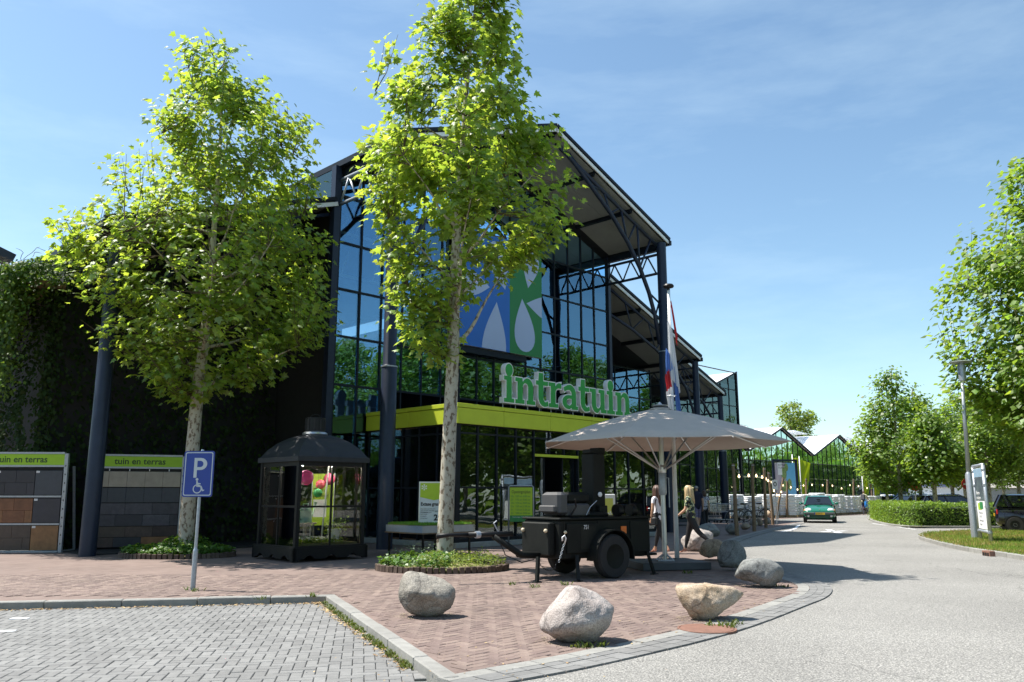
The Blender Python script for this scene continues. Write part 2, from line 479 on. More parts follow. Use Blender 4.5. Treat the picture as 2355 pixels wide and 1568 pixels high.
# asphalt: everything right of the bay, as one sheet with the bay left out
road = sheet('road', [(kd2.x+0.8,-30),(300,-30),(300,400),(-150,400),(-150,corner.y+3.0),(kerbL[0].x-20, corner.y+3.0), (corner.x, corner.y+2.6), corner+Vector((0.2,0.5,0)), kd2+Vector((0.2,0,0))], -0.012, M_asph)
props(road, kind='structure')
pl = sheet('brick_pavement', plaza, -0.006, M_farbrick)
props(pl, kind='structure')
bay = sheet('parking_bay', [(-60, corner.y+2.2),(corner.x+0.05, corner.y+0.02),(kd2.x+0.05,kd2.y),(kd2.x+3.0,-14),(-60,-14)], -0.106, M_sand)
props(bay, kind='structure')

def project(p):
    z = p[2]-EYE; den = p[1]*_c + z*_s
    if den < 0.3: return None
    return CX + FPX*p[0]/den, CY - FPX*(z*_c - p[1]*_s)/den
def in_view(p, mx=140, my=60):
    q = project(p)
    return q is not None and -mx < q[0] < 2354+mx and -200 < q[1] < 1568+my
def herringbone(W, ang, test, ext, org):
    out = []
    ca, sa = math.cos(ang), math.sin(ang)
    N = int(ext/W)
    for i in range(-N, N):
        for j in range(-N, N):
            s = (i-j) % 4
            if s == 0: cx, cy, ro = i+1, j+0.5, 0
            elif s == 3: cx, cy, ro = i+0.5, j+1, 1
            else: continue
            lx, ly = cx*W, cy*W
            p = Vector((org[0]+lx*ca-ly*sa, org[1]+lx*sa+ly*ca, 0))
            if test(p): out.append((p, ang + ro*math.pi/2))
    return out
def lay(parent, pieces, L, W, H, gap, top, m, name, unev=0.003, tilt=0.008, nmax=300):
    "the nearest nmax pieces as objects that share one mesh, the others joined"
    l, w = L/2-gap/2, W/2-gap/2; e = 0.006
    mb = MB()
    vs = [(-l,-w,-H),(l,-w,-H),(l,w,-H),(-l,w,-H),(-l,-w,-e),(l,-w,-e),(l,w,-e),(-l,w,-e),(-l+e,-w+e,0),(l-e,-w+e,0),(l-e,w-e,0),(-l+e,w-e,0)]
    fs = [(0,1,5,4),(1,2,6,5),(2,3,7,6),(3,0,4,7),(4,5,9,8),(5,6,10,9),(6,7,11,10),(7,4,8,11),(8,9,10,11)]
    mb.add(vs, fs); me = mb.mesh(name, m)
    pieces = sorted(pieces, key=lambda q: (q[0].x**2 + q[0].y**2))
    rest = MB(); nrest = 0
    for k, (p, a) in enumerate(pieces):
        T = Matrix.Translation((p.x, p.y, top + random.uniform(-unev, unev))) @ Matrix.Rotation(a + random.uniform(-.012,.012), 4, 'Z') @ Matrix.Rotation(random.uniform(-tilt,tilt), 4, 'X') @ Matrix.Rotation(random.uniform(-tilt,tilt), 4, 'Y')
        if k < nmax: inst(name, me, parent, T)
        else: rest.add([T @ Vector(v) for v in vs], fs)
    if rest.v:
        o = rest.build(name + '_field', m, parent, fix=False); o['kind'] = 'stuff'

kang = math.atan2(corner.y-kerbL[0].y, corner.x-kerbL[0].x)
nrmL = Vector((-math.sin(kang), math.cos(kang), 0))
nrmD = Vector((kdir.y, -kdir.x, 0))          # to the bay side (west)
if nrmD.x > 0: nrmD = -nrmD
def bay_test(p):
    return (p-corner).dot(nrmL) < -0.20 and (p-corner).dot(nrmD) > 0.165 and in_view(p, 900, 260) and p.y > 4.0
bp_ = herringbone(0.105, kang, bay_test, 15, (corner.x, corner.y))
lay(bay, bp_, 0.21, 0.105, 0.06, 0.0055, -0.08, M_paver, 'paver')
# white bay marking stones
mw = MB()
for px in ((45,1421),(12,1450)):
    p = G(px[0], px[1], -0.074)
    T = Matrix.Translation((p.x, p.y, -0.0745)) @ Matrix.Rotation(kang, 4, 'Z')
    inst('marking_stone', MB().box(-.105,.105,-.052,.052,-.03,0.0).mesh('marking_stone', M_white), bay, T)

# kerb stones
kerb = thing('kerb', None, None); kerb['kind'] = 'structure'
def kerb_run(a, b, n_side, step=1.0, w=0.15, z0=-0.13, top=0.015):
    d = (b-a); L = d.length; d.normalize(); k = 0.0; ang = math.atan2(d.y, d.x)
    me = None
    while k < L-0.05:
        l = min(step, L-k)
        mb = MB(); s = 1 if n_side else -1
        mb.bbox(0.004, l-0.004, min(0,s*w), max(0,s*w), z0, top, 0.012)
        o = mb.build('kerb_stone', M_kerb, kerb)
        o.matrix_local = Matrix.Translation(a + d*k + Vector((0,0,random.uniform(-.004,.004)))) @ Matrix.Rotation(ang, 4, 'Z')
        k += step
kerb_run(kerbL[0] - (corner-kerbL[0]).normalized()*4, corner - (corner-kerbL[0]).normalized()*0.03, False)
kerb_run(corner, corner + kdir*5.9, False)

# brick paving that is near enough to pick bricks apart
hidden_boxes = []
dline = border
bpoly = [p for p in border if p.y < 21] + [Vector((6.0, 21, 0)), Vector((-12, 21, 0)), kerbL[0]+Vector((-4,-1,0)), kerbL[0], corner, kd2]
def inset_border(p, d):
    return min((p-q).length for q in dline[::2]) > d
def brick_test(p):
    if p.y > 15.5 or p.y < 4.6 or not in_view(p, 700, 200): return False
    if (p-corner).dot(nrmL) < 0.06 and (p-corner).dot(nrmD) > -0.10: return False
    if (p-corner).dot(nrmD) > -0.10 and p.y < corner.y-0.1: return False
    return poly_in(p, bpoly) and inset_border(p, 0.50)
bk_ = herringbone(0.10, R(47), brick_test, 18, (-1.0, 10.5))
lay(pl, bk_, 0.20, 0.10, 0.05, 0.006, 0.004, M_brick, 'brick', 0.003, 0.012)

# border of the pavement: a pale band and two rows of grey setts, stone by stone
bord = thing('pavement_border', None, None); bord['kind'] = 'structure'
rows = ((0.0, 0.105, M_paver, 0.24, 'sett'), (0.11, 0.215, M_paver, 0.24, 'sett'), (0.22, 0.325, M_paver, 0.24, 'sett'), (0.33, 0.50, M_kerb, 0.5, 'band_stone'))
near = [p for p in border]
for d0, d1, m, step, nm in rows:
    rs = resample(border, step)
    off = []
    for i, p in enumerate(rs):
        t = (rs[min(i+1,len(rs)-1)]-rs[max(i-1,0)]).normalized()
        off.append((p, Vector((-t.y, t.x, 0))))
    rest = MB(); cnt = 0
    for i in range(len(rs)-1):
        (p, a), (q, b) = off[i], off[i+1]
        g = 0.006/ (q-p).length
        p2, q2 = p.lerp(q, g), p.lerp(q, 1-g)
        if not in_view(p, 300, 120): continue
        zt = 0.006 + random.uniform(-.0025,.0025)
        c = [p2+a*d0, q2+b*d0, q2+b*d1, p2+a*d1]
        ctr = (c[0]+c[1]+c[2]+c[3])/4
        mb = MB(); vs = [Vector((v.x,v.y,-0.05))-Vector((ctr.x,ctr.y,0)) for v in c] + [Vector((v.x,v.y,zt))-Vector((ctr.x,ctr.y,0)) for v in c]
        mb.add(vs, [(0,1,5,4),(1,2,6,5),(2,3,7,6),(3,0,4,7),(4,5,6,7)])
        o = mb.build(nm, m, bord, fix=True); o.location = (ctr.x, ctr.y, 0)

# lawn with kerb on the right
lk = smooth_line([G(*p) for p in ((2900,1420),(2600,1340),(2420,1300),(2354,1287),(2290,1277),(2225,1267),(2168,1255),(2128,1244),(2113,1237),(2128,1230),(2180,1226),(2260,1222),(2400,1218),(2700,1214))], 8)
lawn_poly = [p for p in lk]
lawn = sheet('lawn', lawn_poly, 0.075, M_soil); props(lawn, kind='structure')
lkerb = thing('lawn_kerb', None, None); lkerb['kind'] = 'structure'
rs = resample(lk, 1.0)
for i in range(len(rs)-1):
    p, q = rs[i], rs[i+1]
    if not in_view(p, 500, 200): continue
    d = (q-p); L = d.length; ang = math.atan2(d.y, d.x)
    o = MB().bbox(0.005, L-0.005, -0.02, 0.13, -0.1, 0.10, 0.012).build('kerb_stone', M_kerb, lkerb)
    o.matrix_local = Matrix.Translation(p) @ Matrix.Rotation(ang + math.pi, 4, 'Z') @ Matrix.Translation((-L, 0, 0))
def scatter_blades(name, region, n, h, w, z, mats, bounds, density_fn=None, lean=0.5, parent=None, kind='stuff'):
    vs, fs, mi = [], [], []
    rnd = random.Random(5)
    k = 0; tries = 0
    while k < n and tries < n*8:
        tries += 1
        x, y = rnd.uniform(*bounds[0]), rnd.uniform(*bounds[1])
        if region and not region(x, y): continue
        if density_fn and rnd.random() > density_fn(x, y): continue
        a = rnd.uniform(0, 6.283); hh = h*rnd.uniform(.5, 1.2); l = rnd.uniform(0, lean)*hh; a2 = rnd.uniform(0, 6.283)
        i = len(vs)
        vs += [(x-w*math.cos(a), y-w*math.sin(a), z), (x+w*math.cos(a), y+w*math.sin(a), z), (x+l*math.cos(a2), y+l*math.sin(a2), z+hh)]
        fs.append((i,i+1,i+2))
        dry = noise.noise(Vector((x*0.5, y*0.8, 3))) + rnd.uniform(-.45,.45)
        mi.append(1 if dry > 0.12 and len(mats) > 1 else 0); k += 1
    me = bpy.data.meshes.new(name); me.from_pydata(vs, [], fs)
    for m in mats: me.materials.append(m)
    me.polygons.foreach_set('material_index', mi); me.update()
    o = link(name, me, parent)
    if kind: o['kind'] = kind
    return o
lb = ((min(p.x for p in lawn_poly), 24), (min(p.y for p in lawn_poly), max(p.y for p in lawn_poly)))
scatter_blades('grass', lambda x, y: poly_in((x,y), lawn_poly) and in_view(Vector((x,y,0)), 700), 52000, 0.08, 0.012, 0.072, [M_grass, M_drygrass], lb)

# brown manhole cover, drain, road paint
t = thing('manhole_cover', 'round rusty brown manhole cover in the brick paving', 'manhole cover', G(1625, 1444, 0.012))
M_rust = mat('rusty_iron', (0.20, 0.10, 0.07), 0.75, var=0.2, scale=9, bump=0.2)
MB().lathe([(0.29,-0.03),(0.29,0.0),(0.285,0.004),(0.01,0.004)], 40).build('lid', M_rust, t, smooth='auto')
MB().lathe([(0.32,-0.03),(0.32,0.0),(0.297,0.001),(0.297,-0.03)], 40, cap=False).build('rim', M_rust, t, smooth='auto')
gp = G(2270, 1277, 0); gdir = (G(2354,1287)-G(2225,1267)).normalized()
t = thing('street_drain', 'rusty kerb drain with three openings in the lawn kerb', 'drain', gp, math.atan2(gdir.y, gdir.x))
MB().bbox(-.2,.2,-.035,.1,-.05,.115,.008).build('casting', M_rust, t)
for k in (-1,0,1): MB().box(-.045+k*.12,.045+k*.12,-.040,-.03,-.02,.07).build('slot', M_black, t)
rm = thing('road_marking', None, None); rm['kind'] = 'structure'
def paint(pts, w, z=-0.006):
    mb = MB(); n = len(pts); vs = []
    for i, p in enumerate(pts):
        d = (pts[min(i+1,n-1)]-pts[max(i-1,0)]).normalized(); q = Vector((-d.y,d.x,0))*w/2
        vs += [(p.x-q.x,p.y-q.y,z),(p.x+q.x,p.y+q.y,z)]
    mb.add(vs, [(2*i,2*i+2,2*i+3,2*i+1) for i in range(n-1)])
    mb.build('painted_line', M_white, rm)
paint(smooth_line([G(*p) for p in ((1795,1222),(1822,1217),(1833,1210),(1838,1204))], 5), 0.14)
paint([G(2005,1203), G(2050,1209), G(2105,1217)], 0.1)
paint([G(1888,1222), G(1945,1220)], 0.3); paint([G(1903,1217), G(1930,1225)], 0.25)

# litter of dry leaves and moss in the gutters, weeds
M_litter = mat('dry_litter', (0.32, 0.22, 0.11), 0.9, var=0.3, island=0.4)
def litter(name, line, n, spread, z, m, size=0.02):
    vs, fs = [], []; rnd = random.Random(3)
    for k in range(n):
        i = rnd.randrange(len(line)-1); p = line[i].lerp(line[i+1], rnd.random())
        o = Vector((rnd.gauss(0, spread), rnd.gauss(0, spread), 0)); s = size*rnd.uniform(.4,1.3); a = rnd.uniform(0,6.28)
        c = p+o; j = len(vs)
        e1 = Vector((math.cos(a),math.sin(a),rnd.uniform(-.3,.3)))*s; e2 = Vector((-math.sin(a),math.cos(a),rnd.uniform(-.3,.3)))*s*.6
        c = Vector((c.x,c.y,z+abs(e1.z)+abs(e2.z)+.001))
        vs += [c-e1, c-e2, c+e1, c+e2]; fs.append((j,j+1,j+2,j+3))
    me = bpy.data.meshes.new(name); me.from_pydata([tuple(v) for v in vs], [], fs); me.materials.append(m); me.update()
    o = link(name, me); o['kind'] = 'stuff'; return o
gl1 = [kerbL[0]-nrmL*0.24, corner-nrmL*0.24+nrmD*.15]
gl2 = [corner+nrmD*0.22-nrmL*.2, corner+nrmD*0.22+kdir*5]
litter('leaf_litter', gl1 + gl2[:1], 1500, 0.045, -0.078, M_litter)
litter('leaf_litter', gl2, 700, 0.05, -0.078, M_litter)
M_weed = leafmat('weed_blade', (0.09, 0.12, 0.025), (0.14, 0.18, 0.03), 0.02, 0.4, 0.35)
M_grit = mat('grit', (0.20, 0.16, 0.11), 0.95, var=0.3, island=0.3)
def weeds(name, spots, n=18, h=0.06, m=None):
    vs, fs = [], []; rnd = random.Random(9)
    for (p, r, hh) in spots:
        for k in range(n):
            a = rnd.uniform(0,6.28); d = r*math.sqrt(rnd.random()); b = rnd.uniform(0,6.28); l = hh*rnd.uniform(.4,1.2)
            x, y = p.x+d*math.cos(a), p.y+d*math.sin(a); w = rnd.uniform(.004,.012); j = len(vs)
            vs += [(x-w*math.sin(b),y+w*math.cos(b),p.z),(x+w*math.sin(b),y-w*math.cos(b),p.z),(x+l*.5*math.cos(b)+w*2*math.sin(b),y+l*.5*math.sin(b),p.z+l*.7),(x+l*.9*math.cos(b),y+l*.9*math.sin(b),p.z+l)]
            fs.append((j,j+1,j+2,j+3))
    me = bpy.data.meshes.new(name); me.from_pydata(vs, [], fs); me.materials.append(m or M_weed); me.update()
    o = link(name, me); o['kind'] = 'stuff'; return o
sp = []
for k in range(70):
    p = corner + nrmD*0.19 + kdir*random.uniform(0.2, 5.0); p.z = -0.09; sp.append((p, .05, .05))
for px in ((1330,1488),(1350,1490),(1375,1487),(1640,1440),(1680,1445),(1690,1437),(720,1372),(600,1378),(440,1357),(455,1359),(1230,1350),(1180,1345),(1300,1345),(1675,1440),(1620,1300),(1580,1318),(1765,1345),(1800,1350)):
    sp.append((G(px[0],px[1],0.002), .10, .06))
weeds('weeds', sp)
for (x0, x1, yb, rn) in ((905,1047,1423,.24),(1238,1429,1486,.30),(1562,1700,1431,.24),(1698,1826,1354,.3)):
    c = G((x0+x1)/2, yb); w = (x1-x0)/2*c.y/FPX*.78
    ring = [Vector((c.x+w*math.cos(a), c.y+rn*.9+rn*math.sin(a), 0)) for a in [k*math.pi/12 for k in range(25)]]
    litter('grit', ring, 420, .05, .006, M_grit, .010)
litter('fallen_leaves', [p+Vector((-.7,.4,0)) for p in border[:70]], 160, .45, .007, M_litter, .016)
# ================================================================== GARDEN CENTRE BUILDING  (grid: a along the front, b into the depth)
gc = thing('garden_centre', 'large dark blue steel and glass garden centre with gabled canopy roof', 'building', B0, BA)
def P(name, mb, m, parent=None, smooth=False, **kw):
    return mb.build(name, m, parent or gc, smooth=smooth, **kw)
EV_L, EV_R, RIDGE, ZE, ZR = 0.15, 14.60, 7.34, 12.12, 14.80
def zroof(a): return ZE + (ZR-ZE)*(1-abs(a-RIDGE)/(RIDGE-EV_L)) if a < RIDGE else ZE + (ZR-ZE)*(1-(a-RIDGE)/(EV_R-RIDGE))
def slope_roof(a0, z0, a1, z1, b0, b1, nb, na, fascia=True, name='roof'):
    "one roof slope: sheet on top, soffit panels below, fascia along the front edge"
    mb = MB(); n = Vector((-(z1-z0), 0, a1-a0)).normalized()
    t = 0.10
    c = [Vector((a0,b0,z0)), Vector((a1,b0,z1)), Vector((a1,b1,z1)), Vector((a0,b1,z0))]
    if n.z < 0: n = -n
    mb.add([p for p in c] + [p+n*t for p in c], [(0,1,2,3),(4,5,6,7),(0,1,5,4),(1,2,6,5),(2,3,7,6),(3,0,4,7)])
    P(name, mb, M_roofdark)
    d = Vector((a1-a0,0,z1-z0)); L = d.length; d.normalize()
    bs = [b0+0.12+k*1.45 for k in range(nb+1)]
    for i in range(na):
        for j in range(nb):
            l0, l1 = L*i/na+0.06, L*(i+1)/na-0.06
            q = MB(); vs = []
            for l, b in ((l0,bs[j]+.01),(l1,bs[j]+.01),(l1,bs[j+1]-.01),(l0,bs[j+1]-.01)):
                vs.append(Vector((a0,b,z0))+d*l-n*0.05)
            q.add(vs+[v+n*0.03 for v in vs], [(3,2,1,0),(4,5,6,7),(0,1,5,4),(1,2,6,5),(2,3,7,6),(3,0,4,7)])
            P('soffit_panel', q, M_soffit)
    for i in range(na+1):
        l = min(max(L*i/na, .08), L-.08); p = Vector((a0,b0+.1,z0))+d*l-n*0.13
        P('purlin', MB().bar(p, p+Vector((0,nb*1.45,0)), .12, .16, up=n), M_navyframe)
    p, q = Vector((a0,b0,z0))-d*.05, Vector((a1,b0,z1))+d*.05
    P('fascia', MB().bar(p+Vector((0,-.035,0))-n*.02, q+Vector((0,-.035,0))-n*.02, .05, .13, up=n), M_white)
    P('roof_edge', MB().bar(p+Vector((0,-.03,0))+n*.15, q+Vector((0,-.03,0))+n*.15, .12, .12, up=n), M_navyframe)
def rake_truss(pts_top, pts_bot, b, r=0.075, webs=None):
    "truss in the plane b: straight top chord, bent bottom chord, web bars between"
    P('truss_chord', MB().tube([Vector((a,b,z)) for a, z in pts_top], r, 8), M_navy, smooth=True)
    P('truss_chord', MB().tube([Vector((a,b,z)) for a, z in pts_bot], r*1.15, 8), M_navy, smooth=True)
    for (p, q) in webs or []:
        P('truss_web', MB().tube([Vector((p[0],b,p[1])), Vector((q[0],b,q[1]))], r*0.6, 6), M_navy, smooth=True)

# nave roof
slope_roof(EV_L, ZE, RIDGE, ZR, -0.1, 26, 2, 3)
slope_roof(RIDGE, ZR, EV_R, ZE, -0.1, 26, 2, 3)
for a, s in ((EV_L,-1),(EV_R,1)):
    P('gutter', MB().box(a-.16 if s<0 else a, a if s<0 else a+.16, -.2, 24, ZE-.14, ZE+.06), M_navyframe)
    P('eave_beam', MB().box(a+.05 if s<0 else a-.25, a+.25 if s<0 else a-.05, -.05, 24, ZE-.36, ZE-.12), M_navyframe)
# front trusses (right one seen well: chord bends down to the column)
def front_truss(mir):
    f = (lambda a: 2*RIDGE-a) if mir else (lambda a: a)
    top = [(f(7.6), ZR-.42), (f(14.1), zroof(14.1)-.42)]
    bot = [(f(8.3), ZR-.6), (f(9.6), 13.35), (f(10.9), 12.50), (f(12.0), 11.55), (f(12.8), 10.65), (f(13.4), 9.7), (f(13.8), 8.75), (f(14.05), 7.6)]
    def tz(a): return zroof(a)-.42
    w = []
    for a1, a2 in ((9.3,9.6),(10.5,10.9),(11.6,12.0),(12.7,12.8)):
        i = [k for k in range(len(bot)) if abs(bot[k][0]-f(a2)) < .01][0]
        w.append(((f(a1), tz(a1)), bot[i]))
        an = a1+0.95
        w.append((bot[i], (f(an), tz(an))))
    w.append((bot[5], (f(14.1), 9.4))); w.append((bot[6], (f(14.1), 9.35)))
    rake_truss(top, bot, 0.12, webs=w)
front_truss(False); front_truss(True)
# columns with a joint ring
def column(a, b, z1, r0=0.30, r1=0.22, zj=5.0, top_box=True):
    P('column', MB().lathe([(r0,-.05),(r0,zj),(r1+.02,zj+.03),(r1,zj+.06),(r1,z1)], 24, (a,b,0)), M_navy, smooth='auto')
    P('column_ring', MB().lathe([(r0+.012,zj-.02),(r0+.012,zj+.015)], 24, (a,b,0)), M_galv, smooth='auto')
column(0.05, 0.0, 12.0, .225, .19, 5.05); column(14.25, 0.0, 12.0, .25, .20, 7.3)
# side trusses back to the facade corner; left one's sunlight painted as pale steel
for a in (0.12, 14.28):
    for z in (10.72, 11.55):
        P('truss_chord', MB().tube([(a,.1,z),(a,3,z)], .06, 8), M_navy if a > 5 else M_galv, smooth=True)
    n = 6
    for k in range(n):
        z0, z1 = (10.72,11.55) if k % 2 == 0 else (11.55,10.72)
        P('truss_web', MB().tube([(a,.3+k*.44,z0),(a,.3+(k+1)*.44,z1)], .035, 6), M_navy if a > 5 else M_galv, smooth=True)
# facade: panes between mullions at b = 3
NV = [0.15] + [0.15+0.88*k for k in range(1,16)] + [14.28]
NH = [0.0, 1.65, 3.30, 4.85, 6.40, 7.93, 9.48, 11.05]
def pane_mesh(w, h): return MB().box(0, w, -.012, .012, 0, h).mesh('pane', M_glass)
pm = {}
def pane(a0, a1, z0, z1, b, m, parent=None, name='pane'):
    key = (round(a1-a0,3), round(z1-z0,3), m.name)
    if key not in pm: pm[key] = MB().box(0, a1-a0, -.012, .012, 0, z1-z0).mesh('pane', m)
    o = link(name, pm[key], parent or gc)
    # panes are never set perfectly true
    o.location = (a0, b, z0); o.rotation_euler = (random.gauss(0,.004), 0, random.gauss(0,.004))
    return o
for i in range(len(NV)-1):
    for j in range(0 if NV[i+1] < 1.95 else 3, len(NH)-1):
        pane(NV[i]+.03, NV[i+1]-.03, NH[j]+.03, NH[j+1]-.03, 3.0, M_glass)
    a0, a1 = NV[i]+.03, NV[i+1]-.03
    z0, z1 = zroof(a0)-.45, zroof(a1)-.45
    MB().prism([[(a0,11.09),(a1,11.09),(a1,z1),(a0,z0)]], 2.99, 3.01).build('pane', M_glass, gc)
for i, a in enumerate(NV):
    P('mullion', MB().box(a-.03, a+.03, 2.95, 3.06, 0 if a < 1.95 else 3.3, zroof(a)-.3), M_navyframe)
for z in NH[3:]:
    P('transom', MB().box(.1, 14.35, 2.955, 3.05, z-.035, z+.035), M_navyframe)
P('corner_post', MB().box(-.12, .10, 2.9, 3.15, 0, 12.0), M_navy); P('corner_post', MB().box(14.32, 14.50, 2.9, 3.15, 0, 12.0), M_navy)
# dark interior behind: floor, rear and side walls, a gallery and roof trusses that show through the glass
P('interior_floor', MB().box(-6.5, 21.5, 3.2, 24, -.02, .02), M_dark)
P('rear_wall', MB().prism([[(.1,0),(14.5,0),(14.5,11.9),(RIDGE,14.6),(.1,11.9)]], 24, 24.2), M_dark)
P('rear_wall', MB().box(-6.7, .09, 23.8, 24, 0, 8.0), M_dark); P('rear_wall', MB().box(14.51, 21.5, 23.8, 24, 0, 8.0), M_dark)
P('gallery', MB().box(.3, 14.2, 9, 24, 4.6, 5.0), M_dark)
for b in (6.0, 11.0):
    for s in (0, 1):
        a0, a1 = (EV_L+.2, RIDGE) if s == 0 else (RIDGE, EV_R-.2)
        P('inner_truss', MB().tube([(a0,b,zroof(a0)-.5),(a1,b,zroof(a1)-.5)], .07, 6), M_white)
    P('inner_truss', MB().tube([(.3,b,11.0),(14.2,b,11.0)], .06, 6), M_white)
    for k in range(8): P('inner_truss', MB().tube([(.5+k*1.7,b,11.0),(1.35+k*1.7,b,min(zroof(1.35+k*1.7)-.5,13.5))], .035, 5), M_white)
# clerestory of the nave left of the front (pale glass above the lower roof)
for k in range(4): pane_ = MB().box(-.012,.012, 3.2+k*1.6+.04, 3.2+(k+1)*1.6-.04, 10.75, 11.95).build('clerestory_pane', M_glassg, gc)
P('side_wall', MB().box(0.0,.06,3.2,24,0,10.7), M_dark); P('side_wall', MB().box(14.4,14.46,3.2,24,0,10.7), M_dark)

# lower roofs: right in two steps, left one
def aisle(a0, z0, a1, z1, b, right=True, truss=True):
    slope_roof(a0, z0, a1, z1, b-.05, b+22, 2, 3)
    s = 1 if right else -1
    ae = a1 if right else a0; ze = z1 if right else z0
    P('gutter', MB().box(min(ae,ae+s*.15), max(ae,ae+s*.15), b-.15, b+20, ze-.14, ze+.05), M_navyframe)
    if truss:
        f = (lambda t: (a0+(a1-a0)*t)) if right else (lambda t: (a1-(a1-a0)*t))
        zz = (lambda t: z0+(z1-z0)*t) if right else (lambda t: z1-(z1-z0)*t)
        top = [(f(.02), zz(.02)-.32), (f(.95), zz(.95)-.32)]
        bot = [(f(.0), zz(0)-1.55), (f(.25), zz(.25)-1.35), (f(.5), zz(.5)-1.35), (f(.72), zz(.72)-1.5), (f(.86), zz(.86)-2.1), (f(.94), zz(.94)-3.1), (f(.97), zz(.97)-4.2)]
        w = []
        for t, k in ((.18,1),(.43,2),(.65,3)):
            w.append(((f(t), zz(t)-.32), bot[k])); w.append((bot[k], (f(t+.2), zz(t+.2)-.32)))
        rake_truss(top, bot, b+.12, .06, w)
    ac = ae - s*.3
    column(ac, b+.05, ze-.2, .23 if right else .195, .16, max(4.0, ze-4.6) if right else 7.0)
    for z in (ze-1.2, ze-.5):
        P('truss_chord', MB().tube([(ac,b+.1,z),(ac,b+3,z)], .05, 8), M_navy, smooth=True)
    for k in range(6):
        za, zb = (ze-1.2, ze-.5) if k % 2 == 0 else (ze-.5, ze-1.2)
        P('truss_web', MB().tube([(ac,b+.3+k*.45,za),(ac,b+.3+(k+1)*.45,zb)], .03, 6), M_navy, smooth=True)
aisle(14.5, 11.05, 21.95, 8.30, 3.0)
aisle(21.98, 10.2, 29.6, 7.45, 6.0)
aisle(-6.85, 8.35, -0.05, 10.70, 3.0, right=False)
def glazed_wall(a0, a1, ztop, b, m, da, dzs, wallname='pane'):
    n = max(1, round((a1-a0)/da)); d = (a1-a0)/n
    for i in range(n):
        for j in range(len(dzs)-1):
            zt = min(dzs[j+1], ztop(a0+d*i), ztop(a0+d*(i+1)))
            if zt - dzs[j] > .3: pane(a0+d*i+.025, a0+d*(i+1)-.025, dzs[j]+.025, zt-.025, b, m)
    for i in range(n+1):
        P('mullion', MB().box(a0+d*i-.025, a0+d*i+.025, b-.05, b+.06, 0, ztop(a0+d*i)), M_navyframe)
    for z in dzs:
        P('transom', MB().box(a0, a1, b-.045, b+.05, z-.03, z+.03), M_navyframe)
glazed_wall(14.6, 21.9, lambda a: 8.0, 6.0, M_glass, 1.05, [0, 1.65, 3.3, 4.85, 6.4, 7.9])
glazed_wall(22.0, 30.4, lambda a: 7.3, 9.0, M_glassg, 1.12, [0, 1.65, 3.3, 4.85, 6.2, 7.3])
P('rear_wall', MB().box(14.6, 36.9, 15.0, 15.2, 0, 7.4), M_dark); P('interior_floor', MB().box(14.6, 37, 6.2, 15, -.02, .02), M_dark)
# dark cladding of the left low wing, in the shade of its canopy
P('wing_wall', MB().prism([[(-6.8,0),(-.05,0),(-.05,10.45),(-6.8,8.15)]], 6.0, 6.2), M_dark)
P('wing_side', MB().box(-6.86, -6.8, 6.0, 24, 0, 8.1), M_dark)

# end bay of the building: tall glass wall rising to a peak
TB = 13.0
zt_ = lambda a: 8.3 + (11.0-8.3)*max(0,(a-37.0))/(44.2-37.0)
glazed_wall(30.5, 44.2, lambda a: zt_(a)-.08, TB, M_glassg, 1.25, [0, 1.7, 3.4, 5.1, 6.8, 8.3, 9.6, 11])
P('corner_post', MB().box(44.15, 44.3, TB-.1, TB+.1, 0, 11.0), M_navyframe)
M_whiteroof = mat('white_roof_glass', (0.80, 0.82, 0.84), 0.25, var=0.04, scale=1.2)
mb = MB(); vs = [(37.0,TB-.05,8.3),(44.25,TB-.05,11.02),(44.25,28,11.02),(37.0,28,8.3)]
mb.add(vs + [(x,y,z+.06) for x,y,z in vs], [(3,2,1,0),(4,5,6,7),(0,1,5,4),(1,2,6,5),(2,3,7,6),(3,0,4,7)]); P('greenhouse_roof', mb, M_whiteroof)
P('end_wall', MB().box(44.2, 44.26, TB+.1, 28, 0, 11.0), M_glassg)
P('roof_edge', MB().bar((36.9,TB-.07,8.33),(44.3,TB-.07,11.08), .08, .1), M_navyframe)
P('rear_wall', MB().box(30, 44.1, 27.8, 28, 0, 8.2), M_dark)

# ------------------------------------------------------------------ entrance pavilion: glazing below a lime fascia
ep = thing('entrance_pavilion', 'low glazed entrance box with bright lime green fascia under the big gable', 'building', B0, BA)
PBX, PEX, PF = 1.40, 11.5, -1.40            # left corner, right end, front line
def EP(name, mb, m, **kw): return mb.build(name, m, ep, **kw)
seg = [PBX+.02, 3.3, 5.4, 7.5, 9.5, PEX]
for i in range(len(seg)-1):
    EP('fascia_board', MB().bbox(seg[i]+.004, seg[i+1]-.004, PF, PF+.06, 3.45, 3.90, .006), M_lime)
    EP('fascia_cap', MB().bbox(seg[i]+.004, seg[i+1]-.004, PF-.02, PF+.07, 3.91, 4.03, .006), M_lime)
for k in range(2):
    l0, l1 = PF+.06+(2.85-PF)*k/2, PF+.06+(2.85-PF)*(k+1)/2
    EP('fascia_board', MB().bbox(PBX, PBX+.06, l0+.004, l1-.004, 3.45, 3.90, .006), M_lime)
    EP('fascia_cap', MB().bbox(PBX-.02, PBX+.07, l0+.004, l1-.004, 3.91, 4.03, .006), M_lime)
for k in range(2): EP('fascia_board', MB().bbox(PEX, PEX+.06, PF+.07+k*2.1, PF+.07+(k+1)*2.1-.01, 3.45, 4.0, .006), M_lime)
EP('roof', MB().box(PBX+.07, PEX-.01, PF+.08, 2.93, 3.88, 3.95), M_roofdark)
EP('ceiling', MB().box(PBX+.1, PEX-.05, PF+.12, 2.9, 3.42, 3.46), M_dark)
EP('plinth', MB().bbox(PBX+.05, PEX-.02, PF+.02, 2.9, 0, .15, .01), M_concrete)
